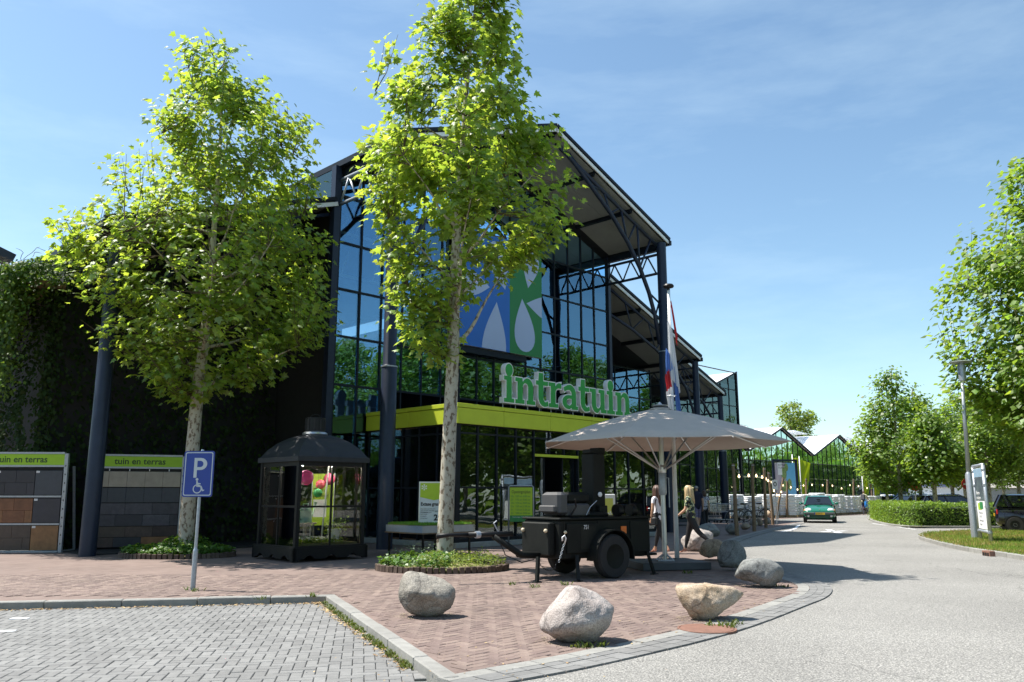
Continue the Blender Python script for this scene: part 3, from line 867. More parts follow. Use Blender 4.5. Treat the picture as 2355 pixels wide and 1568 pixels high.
pv = [1.60, 2.35, 3.13, 3.95, 4.76, 5.48, 6.2, 6.91, 7.5, 8.12, 8.92, 9.72, 10.59, 11.42]
GB = PF+.16
for i in range(len(pv)-1):
    door = 4.7 < pv[i] < 6.8
    for z0, z1 in ((.18,1.66),(1.66,3.20),(3.20,3.43)):
        if door and z0 < 1.6: continue
        if door and z0 < 3: z0 = 2.72
        pane(pv[i]+.03, pv[i+1]-.03, z0+.03, z1-.02, GB, M_glassp, ep)
for a in pv:
    EP('mullion', MB().box(a-.028,a+.028,GB-.05,GB+.05,2.72 if 4.9 < a < 6.8 else .15,3.45), M_navyframe)
EP('corner_post', MB().box(1.46,1.62,GB-.09,GB+.08,.15,3.45), M_navyframe)
for z, w in ((3.20,.05),(1.66,.05),(.20,.10)):
    for a0, a1 in ((1.5,4.77),(6.92,PEX-.05)):
        EP('transom', MB().box(a0,a1,GB-.045,GB+.045,z-w/2,z+w/2), M_navyframe)
EP('transom', MB().box(4.77,6.92,GB-.045,GB+.045,3.175,3.225), M_navyframe)
EP('door_lintel', MB().box(4.78,6.90,GB-.06,GB+.03,2.63,2.71), M_lime)
for a0 in (4.82, 6.28):
    EP('sliding_door', MB().box(a0,a0+.55,GB+.12,GB+.15,.17,2.60), M_glassp)
    for (x0,x1) in ((a0-.03,a0+.02),(a0+.53,a0+.58)): EP('door_frame', MB().box(x0,x1,GB+.10,GB+.17,.16,2.62), M_navyframe)
# lime frames standing behind the glass
for (a0,a1) in ((2.91,4.41),(7.6,9.1)):
    for q in ((a0,a0+.045,.16,2.66),(a0,a1,2.62,2.66),(a0,a1,1.76,1.80),(a0,a1,.6,.64)):
        EP('lime_frame', MB().box(q[0],q[1],GB+.2,GB+.25,q[2],q[3]), M_lime)
LG = [GB+.06, -.42, .40, 1.20, 2.05, 2.88]
for i in range(len(LG)-1):
    for z0, z1 in ((.18,1.66),(1.66,3.20),(3.20,3.43)):
        MB().box(PBX+.148, PBX+.172, LG[i]+.03, LG[i+1]-.03, z0+.02, z1-.02).build('pane', M_glassp, ep)
for x in LG[1:]: EP('mullion', MB().box(PBX+.12,PBX+.21,x-.028,x+.028,.15,3.45), M_navyframe)
for z in (1.66,3.20): EP('transom', MB().box(PBX+.125,PBX+.205,LG[0],2.88,z-.025,z+.025), M_navyframe)
# warm pendant lamps glowing inside
M_lamp = emit('lamp_glow', (1.0, 0.62, 0.25), 3.0)
lampg = 'pendant lamps inside the entrance'
for k, (bb, lab) in enumerate(((1.9,'large amber glowing pendant lamp hanging inside the left of the entrance'),(2.4,'small amber lamp hanging lower right of the large pendant'))):
    a, z = PB(*((922,1004),(941,1024))[k], bb)
    w = B0 + UA*a + WA*bb
    t = thing('pendant_lamp', lab, 'lamp', (w.x, w.y, z), BA, lampg)
    r = (.2,.09)[k]
    MB().lathe([(r*.1,r*.7),(r*.75,r*.45),(r,-.0),(r*.95,-.02),(r*.2,-.01)], 16).build('lamp_shade', M_lamp, t, smooth=True)
    MB().tube([(0,0,r*.7),(0,0,3.42-z)], .006, 5).build('cord', M_black, t)

# ------------------------------------------------------------------ letters on the fascia
def arc(cx, cz, rx, rz, a0, a1, n=10):
    return [(cx+rx*math.cos(R(a0+(a1-a0)*k/n)), cz+rz*math.sin(R(a0+(a1-a0)*k/n))) for k in range(n+1)]
# heavy slab-serif letters, x-height 1, outlines counter-clockwise
S = .15
def stem_n():      # n without kerning, width ~1.18
    return [[(0,0),(.50,0),(.50,S),(.40,S),(.40,.62)] + arc(.56,.62,.16,.20,180,60,5) + arc(.62,.62,.10,.18,60,0,4) + [(.72,S),(.64,S),(.64,0),(1.12,0),(1.12,S),(1.0,S),(1.0,.66)] + arc(.68,.66,.32,.36,0,100,8) + [(.52,.97),(.40,.84),(.38,1.0),(.0,1.0),(0,.85),(.12,.85),(.12,S),(0,S)]]
def g_i():
    return [[(0,0),(.54,0),(.54,S),(.41,S),(.41,1.0),(0,1.0),(0,.85),(.13,.85),(.13,S),(0,S)]]
def g_t():
    return [[(.14,.83),(.0,.83),(0,1.0),(.14,1.0),(.17,1.32),(.42,1.32),(.42,1.0),(.70,1.0),(.70,.83),(.42,.83),(.42,.34)] + arc(.56,.34,.14,.18,180,270,5) + [(.70,.21),(.72,.02)] + arc(.50,.36,.36,.38,285,180,8)]
def g_r():
    return [[(0,0),(.56,0),(.56,S),(.40,S),(.40,.58)] + arc(.62,.60,.22,.20,180,80,6) + [(.76,.80),(.78,1.02)] + arc(.66,.62,.30,.40,70,125,5) + [(.40,.84),(.38,1.0),(0,1.0),(0,.85),(.12,.85),(.12,S),(0,S)]]
def g_u():
    return [[(1.0,1.0),(.60,1.0),(.60,.85),(.72,.85),(.72,.40)] + arc(.56,.38,.16,.20,0,-90,5) + arc(.52,.38,.12,.20,-90,-180,5) + [(.40,1.0),(.0,1.0),(0,.85),(.12,.85),(.12,.36)] + arc(.46,.36,.34,.38,180,285,8) + [(.72,.16),(.74,0),(1.12,0),(1.12,S),(1.0,S)]]
def g_a():
    o = [(.62,.0),(1.0,0),(1.0,S),(.88,S),(.88,.62)] + arc(.48,.64,.40,.38,0,125,8) + [(.10,.88),(.16,.70),(.28,.77)] + arc(.44,.62,.17,.18,105,0,6) + [(.61,.58),(.44,.58)] + arc(.40,.29,.38,.29,90,270,9) + [(.48,0),(.58,.09)]
    h = arc(.42,.30,.15,.14,90,270,7) + [(.50,.16),(.61,.24),(.61,.44)]
    return [o, h]
def offset(L, d):
    n = len(L); out = []; ar = sum(L[i][0]*L[(i+1)%n][1]-L[(i+1)%n][0]*L[i][1] for i in range(n)); sg = 1 if ar > 0 else -1
    for i in range(n):
        p, c_, q = Vector(L[i-1]).to_2d(), Vector(L[i]).to_2d(), Vector(L[(i+1)%n]).to_2d()
        e1, e2 = (c_-p), (q-c_)
        if e1.length < 1e-6 or e2.length < 1e-6: out.append(tuple(c_)); continue
        n1 = Vector((e1.y,-e1.x)).normalized()*sg; n2 = Vector((e2.y,-e2.x)).normalized()*sg
        m_ = n1+n2; k = m_.length
        m_ = m_/k if k > 1e-3 else n1
        out.append(tuple(c_ + m_*(d/max(.5, m_.dot(n1)))))
    return out
M_sgreen = mat('sign_green', (0.035, 0.32, 0.07), 0.35, var=0.04, scale=3)
sign = thing('shop_sign', 'white edged green three dimensional intratuin letters standing on the lime fascia', 'sign', B0, BA)
glyphs = (('i',g_i,.62),('n',stem_n,1.18),('t',g_t,.76),('r',g_r,.82),('a',g_a,1.06),('t',g_t,.76),('u',g_u,1.18),('i',g_i,.62),('n',stem_n,1.12))
tot = sum(g[2] for g in glyphs); a0s, a1s = 3.20, 9.62; sx = (a1s-a0s)/tot; sz = .79
x = a0s
for ch, fn, adv in glyphs:
    T = Matrix.Translation((x, -1.6, 4.19))
    loops = [[(p[0]*sx, p[1]*sz) for p in L] for L in fn()]
    outer = [offset(L, .032 if k == 0 else -.022) for k, L in enumerate(loops)]
    lt = MB().prism(outer, .10, .27, T).build('letter_' + ch, M_white, sign)
    MB().prism(loops, .088, .12, T).build('letter_face', M_sgreen, lt)
    if ch == 'i':
        c = (.27*sx, 1.24*sz); rx, rz = .20*sx, .24*sz
        MB().prism([arc(c[0], c[1], rx+.032, rz+.032, 0, 345, 23)], .10, .27, T).build('dot', M_white, lt)
        MB().prism([arc(c[0], c[1], rx, rz, 0, 345, 23)], .088, .12, T).build('dot_face', M_sgreen, lt)
    x += adv*sx
for k in range(12): MB().tube([(3.35+k*.55,-1.3,3.95),(3.35+k*.55,-1.3,4.6)], .015, 5).build('support', M_galv, sign)
MB().box(3.2,9.5,-1.23,-1.19,4.34,4.40).build('rail', M_navyframe, sign)

# ------------------------------------------------------------------ big panel with drops on the facade
pn = thing('facade_panel', 'square blue, green and pale panel with white drop shapes hung on the glass gable', 'sign', B0, BA)
M_pblue = mat('panel_blue', (0.02, 0.14, 0.52), 0.45, var=0.04, scale=1); M_pgreen = mat('panel_green', (0.02, 0.20, 0.05), 0.45, var=0.04, scale=1)
M_ppale = mat('panel_pale', (0.42, 0.50, 0.72), 0.45, var=0.03, scale=1)
px0, px1, pz0, pz1, pb = 5.05, 9.52, 6.75, 11.2, 2.62
MB().box(px0, px1, pb, pb+.18, pz0, pz1).build('board', M_white, pn)
xm = 7.66
MB().box(px0, xm+.02, pb-.004, pb, pz0, pz1).build('blue_field', M_pblue, pn)
MB().box(xm+.02, px1, pb-.004, pb, pz0, pz1).build('green_field', M_pgreen, pn)
def drop(cx, cz, w, h, rot, n=28):
    "a drop: point at the top, round at the bottom, about its middle"
    out = []
    for k in range(n):
        t = 2*math.pi*k/n
        xx = w/2*math.sin(t)*(math.sin(t/2)**1.2); zz = h/2*math.cos(t)
        c_, s_ = math.cos(R(rot)), math.sin(R(rot)); out.append((cx+xx*c_-zz*s_, cz+xx*s_+zz*c_))
    return out
def clip(poly, x0, x1, z0, z1):
    for ax, lim, keep in ((0,x0,1),(0,x1,-1),(1,z0,1),(1,z1,-1)):
        out = []
        for i in range(len(poly)):
            p, q = poly[i-1], poly[i]; ip, iq = (p[ax]-lim)*keep >= 0, (q[ax]-lim)*keep >= 0
            if ip != iq:
                t = (lim-p[ax])/(q[ax]-p[ax]); out.append((p[0]+(q[0]-p[0])*t, p[1]+(q[1]-p[1])*t))
            if iq: out.append(q)
        poly = out
        if not poly: return []
    return poly
for k, (cx, cz, w, h, r_) in enumerate(((8.48,7.93,1.55,2.1,6),(9.62,8.8,1.40,2.0,88),(6.88,7.3,1.70,2.6,-4),(7.1,10.05,1.6,1.9,200),(5.85,9.1,1.3,1.5,-90),(8.85,10.25,1.25,1.6,170))):
    L = clip(drop(cx, cz, w, h, r_), px0+.01, px1-.01, pz0+.01, pz1-.01)
    if len(L) > 3: MB().prism([L], pb-.009-k*.0006, pb-.003).build('drop', M_ppale, pn)
MB().box(px0, 8.7, 2.70, 2.92, pz0-.24, pz0-.02).build('bracket_beam', M_navyframe, pn)
# ================================================================== GREENHOUSES beyond
def greenhouse(a0, a1, zv, zp, b, depth, label, ncol=12, left_low=True):
    t = thing('greenhouse', label, 'greenhouse', B0, BA, 'white roofed greenhouses in a row')
    am = (a0+a1)/2
    zt = lambda a: zv + (zp-zv)*(1-abs(a-am)/((a1-a0)/2))
    d = (a1-a0)/ncol
    zs = [0, 1.5, 2.9, 4.3]
    for i in range(ncol):
        x0, x1 = a0+d*i+.03, a0+d*(i+1)-.03
        for j in range(3): pane(x0, x1, zs[j]+.03, zs[j+1]-.03, b, M_glassg, t)
        MB().prism([[(x0,4.33),(x1,4.33),(x1,zt(x1)-.1),(x0,zt(x0)-.1)]], b-.012, b+.012).build('pane', M_glassg, t)
    for i in range(ncol+1): MB().box(a0+d*i-.014,a0+d*i+.014,b-.05,b+.05,0,zt(a0+d*i)-.05).build('mullion', M_navyframe, t)
    for z in zs[1:]: MB().box(a0,a1,b-.045,b+.045,z-.018,z+.018).build('transom', M_navyframe, t)
    for s in (0, 1):
        p, q = ((a0,zv),(am,zp)) if s == 0 else ((am,zp),(a1,zv))
        mb = MB(); vs = [(p[0],b-.15,p[1]),(q[0],b-.15,q[1]),(q[0],b+depth,q[1]),(p[0],b+depth,p[1])]
        mb.add(vs+[(x,y,z+.07) for x,y,z in vs], [(3,2,1,0),(4,5,6,7),(0,1,5,4),(1,2,6,5),(2,3,7,6),(3,0,4,7)])
        mb.build('roof', M_whiteroof, t)
        MB().bar((p[0],b-.18,p[1]),(q[0],b-.18,q[1]),.07,.14).build('roof_edge', M_navyframe, t)
    # opened ridge vents
    for k in range(2):
        mb = MB(); y0 = b+3+k*9
        vs = [(am-.2,y0,zp+.25),(am-3.2,y0,zp+.45),(am-3.2,y0+7,zp+.45),(am-.2,y0+7,zp+.25)]
        mb.add(vs+[(x,y,z+.04) for x,y,z in vs], [(3,2,1,0),(4,5,6,7),(0,1,5,4),(1,2,6,5),(2,3,7,6),(3,0,4,7)])
        v = mb.build('roof_vent', M_whiteroof, t)
        for q in range(5): MB().bar((am-3.2,y0+q*1.75,zp+.50),(am-.2,y0+q*1.75,zp+.30),.04).build('vent_bar', M_alu, v)
        for q in range(4): MB().tube([(am-3.0,y0+q*2.2,zp+.44),(am-2.6,y0+q*2.2,zp-1.0)],.02,5).build('vent_stay', M_alu, t)
    MB().box(a0,a1,b+depth-.1,b+depth,0,zv).build('rear_wall', M_dark, t)
    MB().box(a0+.1,a1-.1,b+.2,b+depth-.3,-.02,.02).build('floor', M_soil, t)
    return t
greenhouse(44.35, 47.45, 5.05, 5.9, 14.0, 22, 'narrow white roofed greenhouse bay squeezed next to the tall glass corner', 3)
greenhouse(47.5, 59.75, 5.05, 7.24, 14.0, 22, 'white roofed greenhouse behind the billboard and lime banners')
greenhouse(59.8, 72.2, 5.05, 7.24, 14.0, 22, 'white roofed greenhouse with dark tree reflections right of the lime banners')
greenhouse(72.25, 84.5, 5.05, 7.24, 14.0, 22, 'white roofed greenhouse half hidden by the roadside plane trees')
# large hall behind the greenhouses
bh = thing('rear_hall', 'large grey roofed hall rising behind the greenhouses', 'building', B0, BA)
mb = MB(); mb.add([(36,50,0),(72,50,0),(72,74,0),(36,74,0),(36,50,8.9),(72,50,8.9),(72,74,8.9),(36,74,8.9),(36,62,11.8),(66,62,11.8)],
   [(0,1,5,4),(1,2,6,5),(2,3,7,6),(3,0,4,7)]); mb.build('wall', M_concrete, bh)
M_grayroof = mat('grey_roof', (0.17,0.18,0.19), 0.6, var=0.1, scale=1)
mb = MB(); mb.add([(35.6,49.6,8.85),(72.4,49.6,8.85),(66,62,12.0),(35.6,62,12.0),(35.6,74.4,8.85),(72.4,74.4,8.85)], [(0,1,2,3),(3,2,5,4),(1,5,2)]); mb.build('roof', M_grayroof, bh)
for k in range(7): MB().bar((72.3-k*.9,49.6+k*1.74,9.0+k*.44),(66.2+.01*k,61.8,12.1),.03,.06).build('roof_batten', M_whiteroof, bh)
for k in range(5): MB().bar((35.6,50+k*2.6,9.05+k*.66),(71-k*1.2,50+k*2.6,9.05+k*.66),.08,.05).build('roof_seam', M_galv, bh)
# another hall far left, only the edge of its roof shows over the creeper
fg = thing('side_hall', 'dark roof edge of a neighbouring hall above the ivy at left', 'building', B0, BA)
(ra, rz_), (rc, rd) = PB(-60, 545, 14), PB(30, 589, 14)
MB().prism([[(ra,0),(rc-.6,0),(rc-.6,rd-.25),(ra,rz_-.2)]], 14.4, 15.0).build('wall', M_dark, fg)
MB().bar((ra,14.2,rz_-.12),(rc,14.2,rd-.12),.9,.28).build('roof', M_roofdark, fg)

# ------------------------------------------------------------------ walls of white bags
M_bag = mat('white_plastic_bag', (0.80, 0.81, 0.82), 0.5, var=0.06, scale=6, bump=0.3, bscale=14)
def pillow(w, d, h, seed):
    rnd = random.Random(seed); mb = MB(); n = 6; m_ = 4
    vs, fs = [], []
    for j in range(m_+1):
        for i in range(n):
            a = 2*math.pi*(i+.5)/n
        t = j/m_
    # squashed superellipsoid with slack corners
    nu, nv = 10, 5
    for j in range(nv+1):
        ph = -math.pi/2 + math.pi*j/nv
        for i in range(nu):
            th = 2*math.pi*i/nu
            f = lambda c, e: math.copysign(abs(c)**e, c)
            x = w/2*f(math.cos(th), .35)*f(math.cos(ph), .45); y = d/2*f(math.sin(th), .35)*f(math.cos(ph), .45); z = h/2*f(math.sin(ph), .8)
            vs.append((x+rnd.gauss(0,.008), y+rnd.gauss(0,.008), z+rnd.gauss(0,.005)))
    for j in range(nv):
        for i in range(nu):
            k = (i+1) % nu; fs.append((j*nu+i, j*nu+k, (j+1)*nu+k, (j+1)*nu+i))
    return mb.add(vs, fs)
bagm = [pillow(.60, .42, .135, s).mesh('bag', M_bag, True) for s in range(4)]
bagw = [pillow(.60, .42, .135, s) for s in range(4)]
M_pallet = mat('pallet_wood', (0.30,0.22,0.13), 0.8, var=0.25)
nst = 0; nb_obj = 0
def bag_stack(p, rz, hl, label, group, cols=2, deep=2, as_obj=True):
    global nb_obj
    t = thing('bag_stack', label, 'bag stack', p, rz, group)
    MB().box(-.6,.6,-.45,.45,.0,.12).build('pallet', M_pallet, t)
    rest = MB()
    for L in range(hl):
        for c in range(cols):
            for dd in range(deep):
                x = (-.31 if c == 0 else .31) + random.gauss(0,.012); y = (-.215 if dd == 0 else .215) + random.gauss(0,.012)
                k = random.randrange(4)
                T = Matrix.Translation((x, y, .185+L*.112)) @ Matrix.Rotation(random.gauss(0,.03)+(math.pi if random.random()<.5 else 0), 4, 'Z')
                if as_obj and dd == 0 and nb_obj < 300: inst('bag', bagm[k], t, T); nb_obj += 1
                else: rest.add([T @ Vector(v) for v in bagw[k].v], bagw[k].f)
    if rest.v:
        o = rest.build('bag_layers', M_bag, t, smooth=True, fix=False); o['kind'] = 'stuff'
spots = []
ga = 'white bags stacked along the greenhouse'
ORD = 'first second third fourth fifth sixth seventh eighth ninth tenth eleventh twelfth thirteenth fourteenth fifteenth sixteenth seventeenth eighteenth nineteenth twentieth twenty-first twenty-second twenty-third twenty-fourth twenty-fifth twenty-sixth twenty-seventh'.split()
bl_ = smooth_line([G(1692,1191.5), G(1760,1190.5), G(1828,1189), G(1960,1182), G(2052,1177)], 10)
rowA = resample(bl_, 1.42)
g_ = G(1807,1189.5)
bag_stack(g_+Vector((0,.1,0)), R(8), 12, 'striped stack of loose white bags beside the leaning wooden pole', ga)
for k, p in enumerate(rowA):
    if abs(p.x-g_.x) < 1.0: continue
    q = rowA[min(k+1, len(rowA)-1)] - rowA[max(k-1, 0)]
    bag_stack(p+Vector((0,.5,0)), math.atan2(q.y,q.x)+random.gauss(0,.06), random.choice((11,12,12,13,11)), '%s pallet of white bags in the long wall, counted from the bicycle end' % ORD[k], ga, as_obj=k < 12)
M_limebox = mat('lime_crate', (0.42,0.56,0.04), 0.5)
t = thing('lime_crate', 'lime green crate on white bags behind the bicycles', 'crate', G(1720,1188), R(20))
MB().bbox(-.7,.7,-.4,.4,0,.95,.02).build('box', M_limebox, t); MB().box(-.72,.72,-.42,.42,.95,1.0).build('lid', M_white, t)

# ------------------------------------------------------------------ boulders
def rock_mat(name, c1, c2, c3, sc_=2.2):
    m, n, l, b = principled(name)
    t = n.new('ShaderNodeTexCoord'); a = n.new('ShaderNodeTexNoise'); a.inputs['Scale'].default_value = sc_; a.inputs['Detail'].default_value = 9; a.inputs['Roughness'].default_value = .68
    g = n.new('ShaderNodeTexNoise'); g.inputs['Scale'].default_value = 70; g.inputs['Detail'].default_value = 3
    v = n.new('ShaderNodeTexVoronoi'); v.feature = 'DISTANCE_TO_EDGE'; v.inputs['Scale'].default_value = 1.6
    w = n.new('ShaderNodeTexNoise'); w.inputs['Scale'].default_value = 2.5; w.inputs['Detail'].default_value = 4
    for q in (a, g, w): l.new(t.outputs['Object'], q.inputs['Vector'])
    mv = n.new('ShaderNodeMixRGB'); mv.inputs[0].default_value = .35; l.new(t.outputs['Object'], mv.inputs[1]); l.new(w.outputs['Color'], mv.inputs[2]); l.new(mv.outputs[0], v.inputs['Vector'])
    r = n.new('ShaderNodeValToRGB'); e = r.color_ramp.elements
    e[0].position = .33; e[0].color = (*c1,1); e[1].position = .68; e[1].color = (*c3,1); k = e.new(.5); k.color = (*c2,1)
    l.new(a.outputs['Fac'], r.inputs['Fac'])
    r2 = n.new('ShaderNodeMapRange'); r2.inputs['From Min'].default_value = .35; r2.inputs['From Max'].default_value = .65; r2.inputs['To Min'].default_value = .72; r2.inputs['To Max'].default_value = 1.22
    l.new(g.outputs['Fac'], r2.inputs['Value'])
    cr = n.new('ShaderNodeMapRange'); cr.inputs['From Max'].default_value = .025; cr.inputs['To Min'].default_value = .55; l.new(v.outputs['Distance'], cr.inputs['Value'])
    mm = n.new('ShaderNodeMath'); mm.operation = 'MULTIPLY'; l.new(r2.outputs[0], mm.inputs[0]); l.new(cr.outputs[0], mm.inputs[1])
    h = n.new('ShaderNodeHueSaturation'); l.new(r.outputs[0], h.inputs['Color']); l.new(mm.outputs[0], h.inputs['Value']); l.new(h.outputs[0], b.inputs['Base Color'])
    setin(b, Roughness=.85)
    bp = n.new('ShaderNodeBump'); bp.inputs['Strength'].default_value = .8; bp.inputs['Distance'].default_value = .04
    ad = n.new('ShaderNodeMath'); ad.operation = 'ADD'; l.new(a.outputs['Fac'], ad.inputs[0]); mu = n.new('ShaderNodeMath'); mu.operation = 'MULTIPLY'; mu.inputs[1].default_value = .25
    l.new(g.outputs['Fac'], mu.inputs[0]); l.new(mu.outputs[0], ad.inputs[1]); l.new(ad.outputs[0], bp.inputs['Height']); l.new(bp.outputs[0], b.inputs['Normal'])
    return m
RK = [rock_mat('granite_grey', (.17,.15,.125), (.29,.265,.225), (.42,.38,.32)), rock_mat('granite_pink', (.24,.20,.18), (.38,.335,.31), (.50,.455,.42)),
      rock_mat('sandstone', (.30,.20,.11), (.42,.33,.24), (.50,.44,.37), 1.7), rock_mat('granite_blue', (.12,.12,.115), (.21,.215,.205), (.30,.30,.28)), rock_mat('brown_stone', (.20,.15,.10), (.31,.25,.18), (.42,.36,.28))]
def rock(pts, seed, sub=5, p=9, amp=.035, dents=()):
    "rounded hull of the given points with weathered relief"
    b = bmesh.new()
    for q in pts: b.verts.new(q)
    r = bmesh.ops.convex_hull(b, input=b.verts)
    c = sum((Vector(q) for q in pts), Vector())/len(pts)
    pl = []
    for f in b.faces:
        f.normal_update(); n = f.normal.copy(); h = n.dot(f.calc_center_median()-c)
        if h < 0: n, h = -n, -h
        pl.append((n.x,n.y,n.z,h))
    b.free()
    NP = np.array(pl); b = bmesh.new(); bmesh.ops.create_icosphere(b, subdivisions=sub, radius=1)
    off = Vector((seed*3.1, seed*1.7, seed*.9))
    for v in b.verts:
        d = v.co.normalized(); dd = NP[:,:3] @ np.array(d); q = np.maximum(dd, 1e-4)/NP[:,3]
        rr = (np.sum(q**p))**(-1/p)
        nn = noise.fractal(d*1.6+off, 1.0, 2.0, 5)*amp*2.2 + abs(noise.noise(d*3.3+off*2))*-amp*1.6 + noise.noise(d*9+off)*amp*.35
        for (dx, rad, dep) in dents:
            an = d.angle(Vector(dx).normalized())
            if an < rad: nn -= dep*(.5+.5*math.cos(math.pi*an/rad))
        v.co = c + d*(rr*(1+nn))
    me = bpy.data.meshes.new('boulder'); b.to_mesh(me); b.free()
    me.polygons.foreach_set('use_smooth', [True]*len(me.polygons)); me.update()
    return me
rg = 'boulders along the pavement edge'
def boulder(name, box, depth, m, label, pts=None, seed=1, rz=0, dents=(), amp=.035, p=9, sub=5):
    "box: silhouette in the survey (x0, x1, top, bottom); pts: shape in units of half width / height"
    x0, x1, y0, y1 = box; g = G((x0+x1)/2, y1-2)
    k = g.y*1.02/FPX; w = (x1-x0)*k; h = (y1-y0)*k
    if pts is None:
        rn = random.Random(seed)
        pts = []
        for i in range(22):
            a = rn.uniform(0,6.283); z = rn.choice((.05,.28,.5,.7,.88,1.0)); r = {.05:.72,.28:.98,.5:1.0,.7:.92,.88:.68,1.0:.38}[z]
            pts.append((math.cos(a)*r, math.sin(a)*r*.95, z))
        pts += [(-1,0,.4),(1,0,.42),(0,-.8,.4),(0,.8,.4),(.1,0,1.0),(-.2,.2,.97)]
    P_ = [(a*w/2, bb*depth/2, c_*h) for a, bb, c_ in pts]
    me = rock(P_, seed, sub=sub, amp=amp, dents=dents, p=p); me.materials.append(m)
    o = link('boulder', me); o.location = (g.x, g.y+depth*.42, -.02); o.rotation_euler = (0,0,rz)
    return props(o, label, 'boulder', rg)
boulder('r1', (905,1047,1320,1427), .62, RK[0], 'rounded grey loaf shaped boulder in front of the centre tree bed', [(-.95,-.3,.45),(-.98,.2,.75),(-.75,-.2,.97),(-.3,.1,1.0),(-.55,.4,.95),(.35,-.5,.70),(.95,-.2,.62),(1.0,.2,.45),(.8,-.2,.18),(.3,-.3,.02),(-.1,-.3,.0),(-.6,-.5,.15),(-.9,0,.22),(-.5,-.95,.55),(.2,-1.0,.55),(.7,-.7,.4),(.2,.9,.5),(-.4,.9,.6),(.5,.6,.75),(0,.6,0),(.4,.3,0)], 3, dents=(((.1,-1,.35),.35,.05),((-.4,-1,.1),.3,.04)), p=13, amp=.03)
boulder('r2', (1238,1429,1355,1490), .72, RK[1], 'tall tilted pale boulder with flat slanting top in the front middle', [(-.05,-.1,1.0),(-.25,.3,.97),(.15,.2,.96),(.95,-.1,.62),(1.0,.2,.55),(.92,-.2,.42),(.6,-.3,.12),(.35,-.3,0),(-.2,-.3,0),(-.7,-.3,.08),(-1.0,-.1,.22),(-.97,.1,.36),(-.55,-.6,.62),(-.2,-.75,.78),(.45,-.8,.6),(.75,-.6,.4),(-.55,-.95,.3),(.1,-1.0,.35),(0,.9,.5),(-.5,.8,.4),(.6,.8,.5),(.3,.5,0),(-.5,.4,0)], 5, dents=(((.75,-.6,.35),.25,.06),((-.15,-1,.35),.22,.04)), p=14, amp=.028)
boulder('r3', (1562,1730,1350,1433), .66, RK[2], 'wedge shaped tan boulder with broad flat top next to the manhole cover', [(-1.0,-.2,.85),(-.9,.3,.95),(-.5,-.6,.95),(0,.2,1.0),(.4,-.5,.93),(.95,-.1,.78),(1.0,.2,.68),(.75,-.5,.55),(.25,-.6,.18),(-.05,-.4,.0),(-.55,-.4,.0),(-.75,-.5,.3),(-.95,-.3,.6),(-.4,-.95,.55),(-.1,-.9,.5),(.3,.8,.8),(-.5,.8,.8),(-.3,.5,0),(0,.3,0),(.6,.5,.4)], 8, dents=(((-.15,-1,.0),.32,.12),), p=14, amp=.035)
boulder('r4', (1698,1826,1289,1357), .75, RK[3], 'big blue grey egg shaped boulder in the umbrella shade at the border', None, 11, p=12)
boulder('r5', (1655,1731,1244,1317), .75, RK[3], 'dark upright rounded boulder between the tan one and the blue grey one', None, 12, p=12)
boulder('r6', (1612,1690,1242,1291), .75, RK[4], 'smooth tan boulder with sunlit top left of the dark upright one', None, 13, p=12)
boulder('r7', (1572,1652,1219,1270), .9, RK[1], 'angular pale broken boulder behind the blonde woman', [(-1,-.2,.35),(-.95,.1,.55),(-.6,-.4,.8),(-.1,0,1.0),(.5,.1,.98),(.95,.2,.85),(1.0,0,.5),(.9,-.2,.1),(.1,-.6,.0),(-.7,-.5,.02),(-.5,-1,.5),(.1,-.9,.75),(.12,-.9,.1),(.6,-.4,.7),(0,.9,.5),(.5,.9,.3),(-.5,.7,.2)], 14, p=18, amp=.045)
boulder('r8', (1604,1668,1203,1243), .95, RK[3], 'broad grey domed boulder behind the angular broken one', None, 15)
boulder('r9', (1671,1710,1205,1232), .8, RK[3], 'dark shaded boulder at the foot of the nearest wooden post', None, 16, sub=4)
boulder('r10', (1707,1733,1204,1225), .8, RK[4], 'brown shaded boulder between the two nearest wooden posts', None, 17, sub=4)
boulder('r11', (1728,1748,1194,1218), .8, RK[0], 'narrow grey boulder behind the second wooden post', None, 18, sub=4)
boulder('r12', (1741,1760,1191,1213), .8, RK[4], 'sunlit tan boulder left of the third wooden post', None, 19, sub=4)
boulder('r13', (1760,1777,1189,1209), .8, RK[0], 'mottled grey boulder right of the third wooden post', None, 20, sub=4)
boulder('r14', (1764,1784,1173,1194), .8, RK[2], 'small sandy boulder farthest along the row of posts', None, 21, sub=4)

